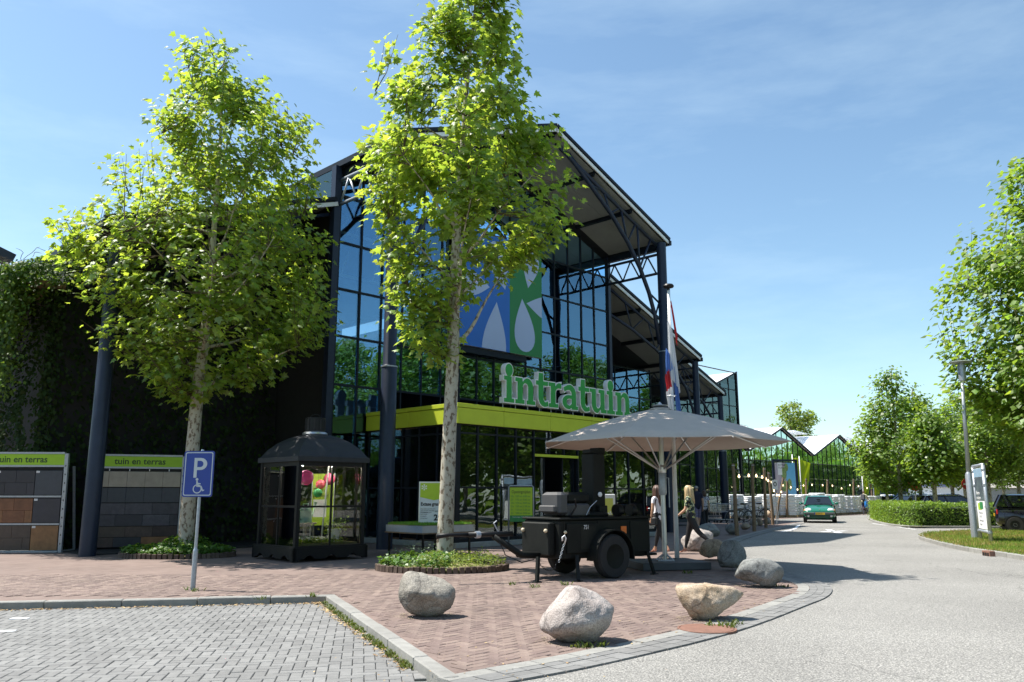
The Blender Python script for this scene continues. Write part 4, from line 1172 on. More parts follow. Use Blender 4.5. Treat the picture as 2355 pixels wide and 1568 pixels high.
# ------------------------------------------------------------------ wooden posts with festoon lights
pg = 'wooden posts carrying festoon lights'
posts = [((1695,1231),(1685,1066),'dark shaded wooden post standing in the nearest small boulder'),((1734,1221),(1730,1066),'weathered wooden post with frayed top, second from the building'),
         ((1761,1213),(1757,1075),'sunlit wooden post third along the boulders'),((1777,1206),(1767,1085),'leaning wooden post beside the small no parking plate'),
         ((1784,1193),(1801,1098),'dark strongly slanting wooden post in front of the billboard'),((1809,1190),(1809,1105),'thin brown wooden post at the right edge of the billboard'),
         ((1853,1186),(1853,1100),'wooden post below the lime banners left of the green car'),((1903,1184),(1902,1102),'wooden post rising behind the green car roof'),
         ((1962,1181),(1962,1101),'wooden post midway between green car and cyclist'),((2009,1179),(2002,1111),'thin leaning wooden post right of the cyclist')]
tops = []
for (bx, tx, lab) in posts:
    g = G(*bx); tp = A(tx[0], tx[1], g.y)
    t = thing('wooden_post', lab, 'post', g, 0, pg)
    d = tp-g; r = .075
    MB().tube([Vector((0,0,-.1)), d*.3+Vector((random.gauss(0,.01),0,0)), d*.65+Vector((random.gauss(0,.015),0,0)), d], [r,r*.96,r*.9,r*.82], 9).build('shaft', M_wood, t, smooth='auto')
    MB().lathe([(r*.9,0),(r*.9,.03)], 8, d-Vector((0,0,.08))).build('wire_ring', M_galv, t)
    tops.append(tp)
M_bulb = emit('bulb_glow', (1.0, 0.72, 0.40), 2.2)
fest = thing('festoon_lights', 'string of small warm bulbs sagging between the wooden posts', 'lights', (0,0,0))
for i in range(len(tops)-1):
    if i == 4: continue
    p, q = tops[i]-Vector((0,0,.1)), tops[i+1]-Vector((0,0,.1)); L = (q-p).length; sag = .09*L
    pts = [p.lerp(q, k/10)-Vector((0,0,sag*4*(k/10)*(1-k/10))) for k in range(11)]
    MB().tube(pts, .012, 5).build('wire', M_black, fest)
    nb = max(2, int(L/1.6))
    for k in range(nb):
        s_ = (k+.5)/nb; c_ = p.lerp(q, s_)-Vector((0,0,sag*4*s_*(1-s_)+.09))
        o = MB().lathe([(.012,.06),(.03,.02),(.045,-.02),(.03,-.06),(.005,-.07)], 8).build('bulb', M_bulb, fest, smooth=True); o.location = c_

# ------------------------------------------------------------------ billboard, lime banners
bb = BL(45.0, 8.6); Yb = bb.y
def upright(x0, x1, y0, y1, Y):
    p, q = A(x0, y1, Y), A(x1, y0, Y); return p.x, q.x, p.z, q.z
x0, x1, z0, z1 = upright(1781, 1832, 1056, 1180, 60)
t = thing('billboard', 'tall framed billboard with blue and violet garden picture behind the bag wall', 'billboard', ((x0+x1)/2, 60, 0), R(12))
w = (x1-x0); h = z1
for s in (-1,1): MB().box(s*w/2-.07, s*w/2+.07, -.06, .06, 0, h).build('post', M_navy, t)
MB().box(-w/2+.07, w/2-.07, -.05, .05, h-.14, h-.002).build('head_beam', M_navy, t)
MB().box(-w/2+.12, w/2-.12, -.02, .02, .5, h-.25).build('panel', mat('poster_violet', (.36,.32,.44), .5, col2=(.50,.44,.42), scale=1.2), t)
MB().box(.05, w/2-.13, -.03, -.021, 1.3, h-.26).build('blue_field', mat('poster_blue', (.14,.42,.66), .5, var=.05), t)
M_pgrn = mat('poster_green', (.20,.30,.10), .6, var=.4, scale=9)
for (x,z,a,b) in ((-.12,3.0,.22,.45),(-.1,2.1,.35,.4),(.3,2.2,.18,.45),(.1,3.45,.15,.3)):
    MB().prism([arc(x,z,a,b,0,345,14)], -.036,-.0305).build('printed_plant', M_pgrn, t)
MB().box(-.6,-.25,-.037,-.0305,2.9,3.8).build('white_block', M_txtw, t)
text('lettering', 'INTRA\nTUIN', .2, t, (-.57,-.040,3.55), M_txt)
MB().box(-.6,.6,-.038,-.031,.85,1.0).build('printed_table', M_txtw, t)
for k in range(4): MB().box(-.55+k*.1,-.5+k*.1,-.0385,-.0312,1.0,1.4).build('printed_book', mat('poster_red%d' % k, ((.5,.06,.08),(.1,.1,.3),(.6,.5,.4),(.4,.05,.2))[k], .6), t)
def banner(x, ytop, ybot, Y, wid, droop, label, dirx=1, group='lime green banners on white poles'):
    g = A(x, ybot, Y); tp = A(x, ytop, Y)
    t = thing('banner_flag', label, 'flag', (g.x, Y, 0), 0, group)
    H = tp.z+.25
    MB().tube([(0,0,-.05),(0,0,H)], [.05,.035], 10).build('pole', M_white, t, smooth=True)
    zb = max(.9, A(x, ybot, Y).z)
    vs, fs = [], []; nz_, nx_ = 14, 8
    for j in range(nz_+1):
        z = tp.z + (zb-tp.z)*j/nz_
        for i in range(nx_+1):
            u_ = i/nx_; wv = wid*(1-.55*droop*(j/nz_))
            vs.append((dirx*(.05+u_*wv), .10*math.sin(u_*7+j*.5)*(.3+u_), z - droop*.5*u_*(1-j/nz_)*.6))
    for j in range(nz_):
        for i in range(nx_): a = j*(nx_+1)+i; fs.append((a,a+1,a+nx_+2,a+nx_+1))
    mb = MB(); mb.add(vs+[(x_,y_+.006,z_) for x_,y_,z_ in vs], fs+[tuple(reversed([q+len(vs) for q in f])) for f in fs])
    mb.build('cloth', M_banner, t, smooth=True, fix=False)
    for k in range(2): text('lettering', 'tu', .5, t, (dirx*wid*.25, -.16, zb+.35+k*.55), M_pgreen, (90,0,0))
M_banner = leafmat('lime_cloth', (.42,.56,.02), (.55,.68,.03), .02, .03, .45)
banner(1827, 1052, 1142, 63, .42, .2, 'lime banner between the billboard and the next lime banner')
banner(1843, 1056, 1142, 65, .85, 1.1, 'lime banner tapering downward right of its pole above the bag wall')
banner(1986, 1088, 1150, 75, .55, .6, 'narrow lime banner behind the cyclist, left of its twin')
banner(2010, 1090, 1150, 75, .6, .6, 'narrow lime banner under the leaves right of the cyclist')
# ================================================================== PLANTS
def maple(n=5):
    "outline of a lobed plane leaf, tip along +Y"
    o = [(0,0),(.16,-.06),(.46,.06),(.30,.22),(.52,.50),(.24,.46),(.16,.62),(0,.95)]
    return o + [(-x,y) for x, y in reversed(o[1:-1])]
ML = maple()
LEAF_V = np.array([(0,.35,.05)] + [(x,y,-.22*abs(x)-.16*(y-.3)**2) for x, y in ML]); LEAF_F = [(0, i+1, (i+1) % len(ML) + 1) for i in range(len(ML))]
LEAF2_V = np.array([(0,0,0),(.42,.30,-.05),(.30,.52,-.05),(0,.95,-.04),(-.30,.52,-.05),(-.42,.30,-.05)]); LEAF2_F = [(0,1,2,3),(0,3,4,5)]
OVAL_V = np.array([(0,0,0),(.22,.4,-.03),(0,1,-.08),(-.22,.4,-.03)]); OVAL_F = [(0,1,2),(0,2,3)]
def leaf_mesh(name, C, N, T, S, V, F, m):
    "leaves at C with normal N, tip direction T, size S"
    C, N, T = np.asarray(C), np.asarray(N), np.asarray(T)
    N = N/np.linalg.norm(N, axis=1, keepdims=True); T = T - N*np.sum(T*N, axis=1, keepdims=True); T = T/np.maximum(1e-6, np.linalg.norm(T, axis=1, keepdims=True)); X = np.cross(T, N)
    S = np.asarray(S)[:,None,None]
    W = C[:,None,:] + S*(V[None,:,0:1]*X[:,None,:] + V[None,:,1:2]*T[:,None,:] + V[None,:,2:3]*N[:,None,:])
    n, k = len(C), len(V)
    co = W.reshape(-1,3).astype(np.float32)
    ls = [len(f) for f in F]; idx = np.concatenate([np.array(f) for f in F])
    loops = (np.arange(n)[:,None]*k + idx[None,:]).reshape(-1).astype(np.int32)
    tot = np.tile(np.array(ls), n); st = np.concatenate([[0], np.cumsum(tot)[:-1]]).astype(np.int32)
    me = bpy.data.meshes.new(name); me.vertices.add(len(co)); me.vertices.foreach_set('co', co.reshape(-1))
    me.loops.add(len(loops)); me.loops.foreach_set('vertex_index', loops)
    me.polygons.add(len(tot)); me.polygons.foreach_set('loop_start', st)
    me.update(calc_edges=True); me.validate(); me.materials.append(m)
    return me
M_leafA = leafmat('plane_leaf', (.14,.23,.028), (.50,.64,.06), .06, .34, .52)
M_leafB = leafmat('plane_leaf_far', (.11,.19,.028), (.36,.52,.045), .04, .35, .48)
M_leafC = leafmat('pale_leaf_far', (.15,.21,.03), (.36,.46,.05), .05, .3, .45)
def bark_mat():
    m, n, l, b = principled('plane_bark')
    t = n.new('ShaderNodeTexCoord'); mpn = n.new('ShaderNodeMapping'); mpn.inputs['Scale'].default_value = (1,1,.55)
    v = n.new('ShaderNodeTexNoise'); v.inputs['Scale'].default_value = 15; v.inputs['Detail'].default_value = 4; v.inputs['Roughness'].default_value = .55
    l.new(t.outputs['Object'], mpn.inputs[0]); l.new(mpn.outputs[0], v.inputs['Vector'])
    r = n.new('ShaderNodeValToRGB'); r.color_ramp.interpolation = 'LINEAR'; e = r.color_ramp.elements
    e[0].position = .40; e[0].color = (.14,.105,.07,1); e[1].position = .60; e[1].color = (.42,.39,.31,1); q = e.new(.435); q.color = (.24,.20,.14,1); q = e.new(.46); q.color = (.38,.345,.27,1)
    l.new(v.outputs['Fac'], r.inputs['Fac']); l.new(r.outputs[0], b.inputs['Base Color']); setin(b, Roughness=.85)
    bp = n.new('ShaderNodeBump'); bp.inputs['Strength'].default_value = .35; bp.inputs['Distance'].default_value = .03; l.new(v.outputs['Fac'], bp.inputs['Height']); l.new(bp.outputs[0], b.inputs['Normal'])
    return m
M_bark = bark_mat()
M_twig = mat('twig_bark', (.10,.075,.045), .85, var=.25)

def tree(name, label, base, prof, trunk, leaf, nl, m, seed, group=None, V=LEAF_V, F=LEAF_F, limbs=16, twigs=260, depth=.85, top=None, spread=.30, nseg=10, twig_r=.010, cat='tree', up=.55, hole=-.15, hole_s=.75):
    """prof: rows (z, x left, x right) of the crown about the base; trunk: list of (x, z, radius).
       limbs leave the trunk, twigs reach points spread through the crown, leaves sit along the twigs."""
    rnd = random.Random(seed)
    root = thing(name, label, cat, base, 0, group)
    prof = sorted(prof)
    def half(z):
        if z <= prof[0][0]: return prof[0][1], prof[0][2]
        for (za,la,ra),(zb,lb_,rb) in zip(prof, prof[1:]):
            if z <= zb: t = (z-za)/(zb-za); return la+(lb_-la)*t, ra+(rb-ra)*t
        return prof[-1][1], prof[-1][2]
    tz = [q[1] for q in trunk]
    tpts = [Vector((q[0], rnd.gauss(0,.02), q[1])) for q in trunk]
    tp2 = smooth_line(tpts, 4); trr = np.interp([p.z for p in tp2], tz, [q[2] for q in trunk])
    tm = MB().tube(tp2, list(trr), 14)
    tx = lambda z: np.interp(z, [p.z for p in tp2], [p.x for p in tp2]); ty = lambda z: np.interp(z, [p.z for p in tp2], [p.y for p in tp2]); tr_ = lambda z: np.interp(z, [p.z for p in tp2], trr)
    tm.build('trunk', M_bark, root, smooth=True, fix=False)
    zlo, zhi = prof[0][0], prof[-1][0]
    nodes = [(Vector((tx(z), ty(z), z)), tr_(z)) for z in np.linspace(zlo*.9+.2, tz[-1], 14)]
    lm = MB()
    for k in range(limbs):
        f = (k+.4)/limbs; z0 = zlo*.98 + (tz[-1]-zlo)*f*.88; az = k*2.399 + rnd.uniform(-.4,.4)
        z1 = z0 + (zhi-zlo)*rnd.uniform(.10,.26); z1 = min(z1, zhi-.2)
        l_, r_ = half(z1); cx = (l_+r_)/2; wx = (r_-l_)/2
        end = Vector((cx+wx*math.cos(az)*.85, wx*depth*math.sin(az)*.85, z1))
        st = Vector((tx(z0), ty(z0), z0)); d = end-st
        pts = [st, st+d*.3+Vector((0,0,-d.z*.10)), st+d*.6+Vector((rnd.gauss(0,.08),rnd.gauss(0,.08),-d.z*.05)), end]
        pts = smooth_line(pts, 3); r0 = max(.018, tr_(z0)*.42)
        rs_ = [r0*(1-.85*i/(len(pts)-1)) for i in range(len(pts))]
        lm.tube(pts, rs_, 7)
        nodes += [(p, r) for p, r in zip(pts[2:], rs_[2:])]
    lm.build('limbs', M_bark if limbs else M_bark, root, smooth=True, fix=False)
    NP = np.array([tuple(p) for p, r in nodes])
    tw = MB(); C, N, T, S = [], [], [], []
    for k in range(twigs):
        for _ in range(30):
            z = zlo + (zhi-zlo)*rnd.random(); l_, r_ = half(z)
            if rnd.random() < (r_-l_)/max(q[2]-q[1] for q in prof): break
        for _ in range(12):
            az = rnd.uniform(0, 6.283); q = math.sqrt(rnd.uniform(.10, 1.0)); cx, wx = (l_+r_)/2, (r_-l_)/2
            end = Vector((cx+wx*q*math.cos(az), wx*depth*q*math.sin(az), z))
            if noise.noise(end*hole_s+Vector((seed*1.3,0,0))) > hole: break
        ref = np.array(end) - np.array((0,0,.6)); dd = np.linalg.norm((NP-ref)*np.array((1,1,.8)), axis=1) + np.where(NP[:,2] > z, 1.5, 0)
        st = nodes[int(np.argmin(dd))][0]; d = end-st; L = d.length
        if L < .25: d = Vector((rnd.gauss(0,1),rnd.gauss(0,1),1)).normalized()*.5; L = .5; end = st+d
        mid = st+d*.5+Vector((0,0,-.12*L)) if up > 0 else st+d*.5
        end2 = end+Vector((0,0,.12*L*up))
        pts = [st, mid, end2]
        tw.tube(pts, [twig_r*1.3, twig_r, twig_r*.4], 4, cap=False)
        per = max(3, int(nl/twigs*rnd.uniform(.6,1.4)))
        tn = (end2-mid).normalized()
        for i in range(per):
            s_ = rnd.random()**.7
            c = mid.lerp(end2, s_) if rnd.random() < .8 else st.lerp(mid, .5+.5*rnd.random())
            o = Vector((rnd.gauss(0,spread), rnd.gauss(0,spread), rnd.gauss(0,spread*.8)))
            c = c+o
            out = Vector((c.x-cx, c.y, 0)); out = out.normalized() if out.length > .01 else Vector((1,0,0))
            nv = Vector((0,0,.75)) + out*.45 + Vector((rnd.gauss(0,.42),rnd.gauss(0,.42),rnd.gauss(0,.3)))
            tv = out*.5 + o.normalized()*.5 + Vector((rnd.gauss(0,.3),rnd.gauss(0,.3),-.35))
            C.append(tuple(c)); N.append(tuple(nv)); T.append(tuple(tv)); S.append(leaf*rnd.uniform(.55,1.25))
    tw.build('twigs', M_twig, root, smooth=True, fix=False)['kind'] = 'stuff'
    me = leaf_mesh('crown', C, N, T, S, V, F, m)
    link('crown', me, root)
    return root
def prof_px(rows, Y, base):
    out = []
    for y, xl, xr in rows:
        p, q = A(xl, y, Y), A(xr, y, Y); out.append((p.z, p.x-base.x, q.x-base.x))
    return out
def trunk_px(rows, Y, base):
    out = []
    for y, x, w in rows:
        p = A(x, y, Y); out.append((p.x-base.x, max(-.1, p.z), w*Y/FPX/2))
    return out
tg = 'plane trees beside the road'
# left tree
lb_ = G(428, 1278); YL = lb_.y
rowsL = [(96,490,520),(112,440,612),(150,370,622),(200,375,632),(235,395,640),(262,400,715),(300,292,720),(350,275,722),(400,288,722),(450,245,735),(500,215,742),(545,140,752),(600,160,762),(650,168,762),(700,188,765),(750,200,760),(800,215,715),(850,292,650),(893,335,560)]
tree('plane_tree', 'plane tree with broad bushy crown in the ivy bed behind the parking sign', lb_, prof_px(rowsL, YL, lb_),
     trunk_px([(1290,424,37),(1220,428,34),(1100,438,31),(1000,446,29),(890,455,27),(800,466,24),(650,482,17),(500,495,12),(350,505,8),(200,512,4),(130,515,2)], YL, lb_), .18, 14500, M_leafA, 21, tg, limbs=24, twigs=560, spread=.20, hole=-.06, hole_s=.9)
# centre tree
cb_ = G(1022, 1305); YC = cb_.y
rowsC = [(-130,1040,1110),(-60,1040,1160),(10,1030,1180),(60,985,1160),(90,905,1185),(130,870,1205),(180,845,1208),(240,830,1215),(285,818,1268),(340,830,1305),(400,838,1318),(460,850,1335),(520,868,1320),(570,878,1225),(640,885,1155),(700,885,1125),(760,900,1100),(805,935,1000)]
tree('plane_tree', 'tall pale trunked plane tree in the round bed in front of the entrance', cb_, prof_px(rowsC, YC, cb_),
     trunk_px([(1315,1021,42),(1270,1022,39),(1150,1027,35),(1000,1033,32),(850,1040,30),(780,1042,30),(700,1044,26),(600,1046,22),(450,1056,17),(300,1066,13),(150,1078,9),(40,1090,6),(-110,1100,3)], YC, cb_), .185, 9600, M_leafA, 33, tg, limbs=22, twigs=360, spread=.19, hole=.07, hole_s=.85)
# big tree at the right edge and its copies out of frame to the right, seen mirrored in the glass
YR = 26.5; rb_ = Vector((19.6, YR, 0))
rowsR = [(300,2480,2600),(365,2335,2700),(420,2310,2740),(470,2262,2780),(530,2240,2800),(600,2205,2830),(680,2180,2860),(760,2172,2870),(830,2185,2870),(900,2215,2850),(960,2255,2820),(1010,2320,2760),(1060,2400,2680)]
rt = tree('plane_tree', 'big plane tree cut off by the right edge behind the lamp post', rb_, prof_px(rowsR, YR, rb_), [(0,-.1,.20),(.0,2.2,.17),(.05,6,.12),(.1,10,.06),(.1,13.5,.02)], .24, 31000, M_leafB, 44, tg, V=LEAF2_V, F=LEAF2_F, limbs=24, hole=-.6, twigs=760, spread=.26)
def place(src, p, rz, s, label, group=tg):
    c = dup(src); c.location = p; c.rotation_euler = (0,0,rz); c.scale = (s,s,s); c['label'] = label; c['group'] = group; return c
mirr = 'plane trees outside the frame mirrored in the glass'
for k, (x, y, s) in enumerate(((27,20,.9),(33,28,.95),(29,36,.85),(38,40,.95),(41,22,1.0),(36,50,.9),(46,33,1.0),(22,12,.9))):
    place(rt, (x,y,0), k*1.7, s, 'plane tree mirrored in the glass front, standing outside the frame', mirr)
# roadside cluster on the right
def far_tree(px, Y, top, xl, xr, bot, seed, label, m=M_leafB, n=7200, leaf=.22):
    g = A(px, 1150, Y); g = Vector((g.x, Y, 0)); zt = A(px, top, Y).z; zb = A(px, bot, Y).z
    l_, r_ = A(xl, bot, Y).x-g.x, A(xr, bot, Y).x-g.x
    H = zt-zb
    pr = [(zb, l_*.5, r_*.5),(zb+H*.15, l_*.95, r_*.95),(zb+H*.35, l_, r_),(zb+H*.55, l_*.85, r_*.85),(zb+H*.75, l_*.55, r_*.55),(zb+H*.9, l_*.3, r_*.3),(zt, l_*.08, r_*.08)]
    return tree('plane_tree', label, g, pr, [(0,-.1,.13),(0,zb,.11),(0.05,zb+H*.5,.06),(.05,zt-.2,.015)], leaf, n, m, seed, tg, V=LEAF2_V, F=LEAF2_F, limbs=12, twigs=230, spread=.28, twig_r=.012)
far_tree(2072, 47, 850, 1967, 2150, 1118, 51, 'tallest young plane tree of the hedge island, nearest the cyclist')
far_tree(2118, 52, 885, 2060, 2185, 1110, 52, 'plane tree behind the hedge left of the white house gable')
far_tree(2150, 44, 935, 2095, 2225, 1095, 53, 'plane tree rising from the middle of the hedge')
far_tree(2192, 56, 930, 2130, 2260, 1105, 54, 'plane tree behind the hedge over the dark parked cars')
far_tree(2221, 62, 900, 2150, 2300, 1105, 55, 'plane tree behind the lamp post', n=6000)
far_tree(2276, 50, 890, 2200, 2365, 1090, 56, 'plane tree behind the dark car, right of the advertising stand')
far_tree(2345, 56, 880, 2260, 2440, 1100, 57, 'plane tree at the right edge behind the dark car roof')
far_tree(2255, 66, 905, 2170, 2340, 1110, 59, 'plane tree filling the gap behind the lamp post, farther back', n=6000)
far_tree(2310, 70, 900, 2235, 2395, 1112, 60, 'plane tree farthest back at the right, behind the dark car', n=6000)
far_tree(2040, 68, 985, 1985, 2095, 1120, 58, 'small plane tree behind the bag wall end', n=4600)
# tree above the greenhouses
g = A(1825, 1100, 92); zt, zb = A(1825, 912, 92).z, 2.5
l_, r_ = A(1772,960,92).x-g.x, A(1878,960,92).x-g.x
tree('ginkgo_tree', 'pale green spreading tree rising behind the white greenhouse roofs', Vector((g.x,92,0)), [(zb,l_*.4,r_*.4),(6,l_*.8,r_*.8),(8.5,l_,r_*.8),(10.5,l_*.5,r_),(11.8,l_*.45,r_*.35),(zt,l_*.15,r_*.1)], [(0,-.1,.25),(0,5,.2),(0,9,.1),(0,zt-.4,.03)], .36, 5200, M_leafC, 61, None, V=LEAF2_V, F=LEAF2_F, limbs=18, twigs=260, spread=.30, up=.2)

# ------------------------------------------------------------------ round beds at the tree feet
M_bedbrick = mat('bed_edging', (.11,.075,.055), .85, var=.2, scale=14, bump=.3, island=.25)
M_ivy = leafmat('ivy_leaf', (.075,.16,.02), (.20,.34,.03), .04, .35, .4)
M_herb = leafmat('herb_leaf', (.16,.22,.03), (.32,.40,.05), .025, .3, .4)
M_blue = leafmat('grey_green_herb', (.13,.20,.12), (.18,.28,.14), .03, .2, .35)
def bed(c, rx, ry, label, seed, mound, kinds, cat='tree bed'):
    t = thing('tree_bed', label, cat, c)
    n = int(2*math.pi*math.sqrt((rx*rx+ry*ry)/2)/.105)
    me = MB().bbox(-.046,.046,-.05,.05,-.06,.11,.006).mesh('edging_brick', M_bedbrick)
    for k in range(n):
        a = 2*math.pi*k/n
        inst('edging_brick', me, t, Matrix.Translation((rx*math.cos(a), ry*math.sin(a), random.uniform(-.012,.012))) @ Matrix.Rotation(math.atan2(math.sin(a)/ry, math.cos(a)/rx)+math.pi/2+random.gauss(0,.05), 4, 'Z') @ Matrix.Rotation(random.gauss(0,.04), 4, 'X'))
    MB().lathe([(1,0),(.97,.06),(.6,.10),(.02,.14)], 30).build('soil', M_soil, t, smooth=True).scale = (rx-.05, ry-.05, 1)
    rnd = random.Random(seed)
    for (m, num, size, hfun, V, F, nm) in kinds:
        C, N, T, S = [], [], [], []
        for k in range(num):
            a = rnd.uniform(0,6.283); q = math.sqrt(rnd.random())*.99
            x, y = math.cos(a)*q, math.sin(a)*q; zz = hfun(x, y)
            if zz is None: continue
            lump = .5+.5*noise.noise(Vector((x*4,y*4,seed)))
            z = .06 + mound*(1-q*q)*.5 + zz*rnd.random()**.6*(.5+lump)
            C.append((x*rx, y*ry, z)); N.append((rnd.gauss(0,.5)+x*.4, rnd.gauss(0,.5)+y*.4-.1, 1)); T.append((rnd.gauss(0,1), rnd.gauss(0,1), rnd.gauss(0,.4))); S.append(size*rnd.uniform(.5,1.3))
        o = link(nm, leaf_mesh(nm, C, N, T, S, V, F, m), t); o['kind'] = 'stuff'
    return t
bed(lb_ + Vector((-.15,-.15,0)), 1.32, .85, 'round ivy bed edged with brown bricks under the left tree', 4, .10, [(M_ivy, 5200, .085, lambda x, y: .16+.30*max(0,1-4*((x-.05)**2+(y-.3)**2)), LEAF2_V, LEAF2_F, 'ivy')])
bed(cb_ + Vector((-.02,-.32,0)), 1.28, .95, 'round bed of mixed green ground cover under the centre tree', 6, .10, [
    (M_herb, 3800, .06, lambda x, y: .22 if x > -.35 else None, OVAL_V, OVAL_F, 'ground_cover'),
    (M_ivy, 2200, .08, lambda x, y: .20 if x < .15 else None, LEAF2_V, LEAF2_F, 'ivy'),
    (M_blue, 1600, .05, lambda x, y: .34 if (x+.45)**2+(y-.35)**2 < .18 else None, OVAL_V, OVAL_F, 'feathery_herb')])

# ------------------------------------------------------------------ creeper on the side wall at the left
iv = thing('ivy_wall', 'tall dark wall at left overgrown with hanging creeper', 'wall', B0, BA)
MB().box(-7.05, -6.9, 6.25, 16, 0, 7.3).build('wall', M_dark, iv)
MB().box(-8.3, -6.9, 5.6, 16, 7.05, 7.2).build('shade_slab', M_wood, iv)  # added slab under the creeper, keeps the sun off the wall below
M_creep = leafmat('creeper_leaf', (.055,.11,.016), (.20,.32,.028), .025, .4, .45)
M_creepshade = leafmat('shaded_creeper_leaf', (.022,.042,.010), (.05,.08,.012), .012, .4, .3)  # darker copy of the creeper leaf, shade put into its colour
rnd = random.Random(15)
C, N, T, S = [], [], [], []
def ivl(a, b, z, s=.13, n=(-.7,-.6,.55)):
    C.append((a,b,z)); N.append((n[0]+rnd.gauss(0,.45), n[1]+rnd.gauss(0,.45), n[2]+rnd.gauss(0,.4))); T.append((rnd.gauss(0,.5),rnd.gauss(-.2,.4),-1)); S.append(s*rnd.uniform(.6,1.3))
for k in range(9000):
    b = 6 + 9*rnd.random(); z = 7.2*rnd.random(); ivl(-7.15-.55*abs(noise.noise(Vector((b*.7,z*.7,1))))-.15*rnd.random(), b, z)
for k in range(1500):
    ivl(-7.0-.35*rnd.random()+.3*rnd.random(), 5.55+.7*rnd.random(), 7.2*rnd.random(), n=(-.4,-1,.4))
o = link('inner_creeper', leaf_mesh('inner_creeper', C, N, T, S, OVAL_V*np.array((1.5,1,1)), OVAL_F, M_creepshade), iv); o['kind'] = 'stuff'
C, N, T, S = [], [], [], []
for k in range(12500):
    b = 4.7 + 11*rnd.random()**1.1; top = 7.6 + max(0,b-6.5)*.22 + .45*noise.noise(Vector((b*.9,0,5)))
    a = -6.9 - 1.75*rnd.random()**.8 - .3*noise.noise(Vector((b*1.2,2,0))); z = top - .55*max(0,(-7.6-a)) - abs(rnd.gauss(0,.38)); ivl(a, b, z, n=(-.45,-.4,.8))
for k in range(170):
    b = 4.8+10*rnd.random(); L = rnd.uniform(.4,1.6)*(1+.9*noise.noise(Vector((b*.8,7,0)))); a0_ = -8.4+rnd.gauss(0,.25)
    for q in range(int(L*40)): ivl(a0_+rnd.gauss(0,.13), b+rnd.gauss(0,.16), 7.4-L*rnd.random(), .12)
for k in range(34):
    b = rnd.uniform(4.7,7.4); L = rnd.uniform(1.6,4.6)*(1.1-(b-4.7)*.18); a0_ = -8.2+rnd.gauss(0,.3)
    for q in range(int(L*40)): ivl(a0_+rnd.gauss(0,.16), b+rnd.gauss(0,.16), 7.4-L*rnd.random()**.9, .12)
o = link('creeper', leaf_mesh('creeper', C, N, T, S, OVAL_V*np.array((1.5,1,1)), OVAL_F, M_creep), iv); o['kind'] = 'stuff'
mb = MB()
for k in range(46):
    b = rnd.uniform(4.8,13); p = Vector((rnd.uniform(-8.2,-7.1), b, 7.6+max(0,b-6.5)*.22)); pts = [p]; d = Vector((rnd.gauss(0,.3), rnd.gauss(0,.3), .7))
    for i in range(5): d = (d+Vector((rnd.gauss(0,.25),rnd.gauss(0,.2),-.12))); p = p+d*.16; pts.append(p)
    mb.tube(pts, [.008]*5+[.003], 4)
mb.build('stray_shoots', M_twig, iv, fix=False)['kind'] = 'stuff'
# creeper also on the shaded wing between the two columns
wv = thing('wing_creeper', 'dark creeper covering the shaded wing wall behind the tile displays', 'plant', B0, BA)
C, N, T, S = [], [], [], []
for k in range(5200):
    a = rnd.uniform(-6.9,-.2); z = 8.6*rnd.random(); b = 5.95-.3*abs(noise.noise(Vector((a,z,4))))-.08*rnd.random(); ivl(a, b, z, .15, (0,-1,.5))
o = link('creeper', leaf_mesh('creeper', C, N, T, S, OVAL_V*np.array((1.5,1,1)), OVAL_F, M_creepshade), wv)
# shrub climbing in the corner right of the gable
rb2 = thing('climbing_shrub', 'dark climbing shrub under the right lower roof', 'plant', B0, BA)
C, N, T, S = [], [], [], []
for k in range(4200):
    a = 14.6+4.2*rnd.random()**1.3; z = 4.0+rnd.random()*3.6*(1-(a-14.6)/6.5); b = 5.8-rnd.random()*1.4
    ivl(a, b, z, .16, (-.3,-1,.5))
link('foliage', leaf_mesh('foliage', C, N, T, S, OVAL_V*np.array((1.4,1,1)), OVAL_F, M_creepshade), rb2)
MB().tube([(15.2,5.6,0),(15.3,5.5,3),(15.8,5.2,6)], [.08,.06,.03], 8).build('stem', M_twig, rb2)

# ------------------------------------------------------------------ hedge island
hk = smooth_line([G(*p) for p in ((2018,1181),(1996,1190),(2000,1197),(2030,1206),(2085,1213),(2160,1214),(2240,1214),(2420,1215))], 6)
hback = [hk[-1]+Vector((2,5,0)), BL(46,-13.0)+Vector((8,4,0)), hk[0]+Vector((3,3,0))]
isl = sheet('hedge_island', hk+[hk[-1]+Vector((1,4.5,0)), hk[0]+Vector((5,5,0))], .06, M_soil); props(isl, kind='structure')
hkb = thing('island_kerb', None, None); hkb['kind'] = 'structure'
rs = resample(hk, 1.0)
for p, q in zip(rs, rs[1:]):
    d = q-p; L = d.length
    o = MB().bbox(0.004, L-.004, 0, .14, -.1, .09, .012).build('kerb_stone', M_kerb, hkb); o.matrix_local = Matrix.Translation(p) @ Matrix.Rotation(math.atan2(d.y,d.x), 4, 'Z')
hd = thing('hedge', 'clipped bright green hedge on the kerbed island beside the road', 'hedge', (0,0,0))
hl = resample(hk[4:], .25)
C, N, T, S = [], [], [], []
rnd = random.Random(77)
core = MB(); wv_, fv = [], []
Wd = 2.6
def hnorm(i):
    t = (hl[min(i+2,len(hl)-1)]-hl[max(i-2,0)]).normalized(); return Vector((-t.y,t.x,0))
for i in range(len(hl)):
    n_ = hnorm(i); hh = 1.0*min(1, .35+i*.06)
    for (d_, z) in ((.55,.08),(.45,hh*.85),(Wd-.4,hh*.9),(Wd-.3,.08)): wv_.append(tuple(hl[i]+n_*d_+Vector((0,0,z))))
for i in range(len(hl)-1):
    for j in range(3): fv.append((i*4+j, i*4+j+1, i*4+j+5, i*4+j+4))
core.add(wv_, fv); core.build('core', mat('hedge_core', (.02,.035,.01), .9, var=.3), hd)
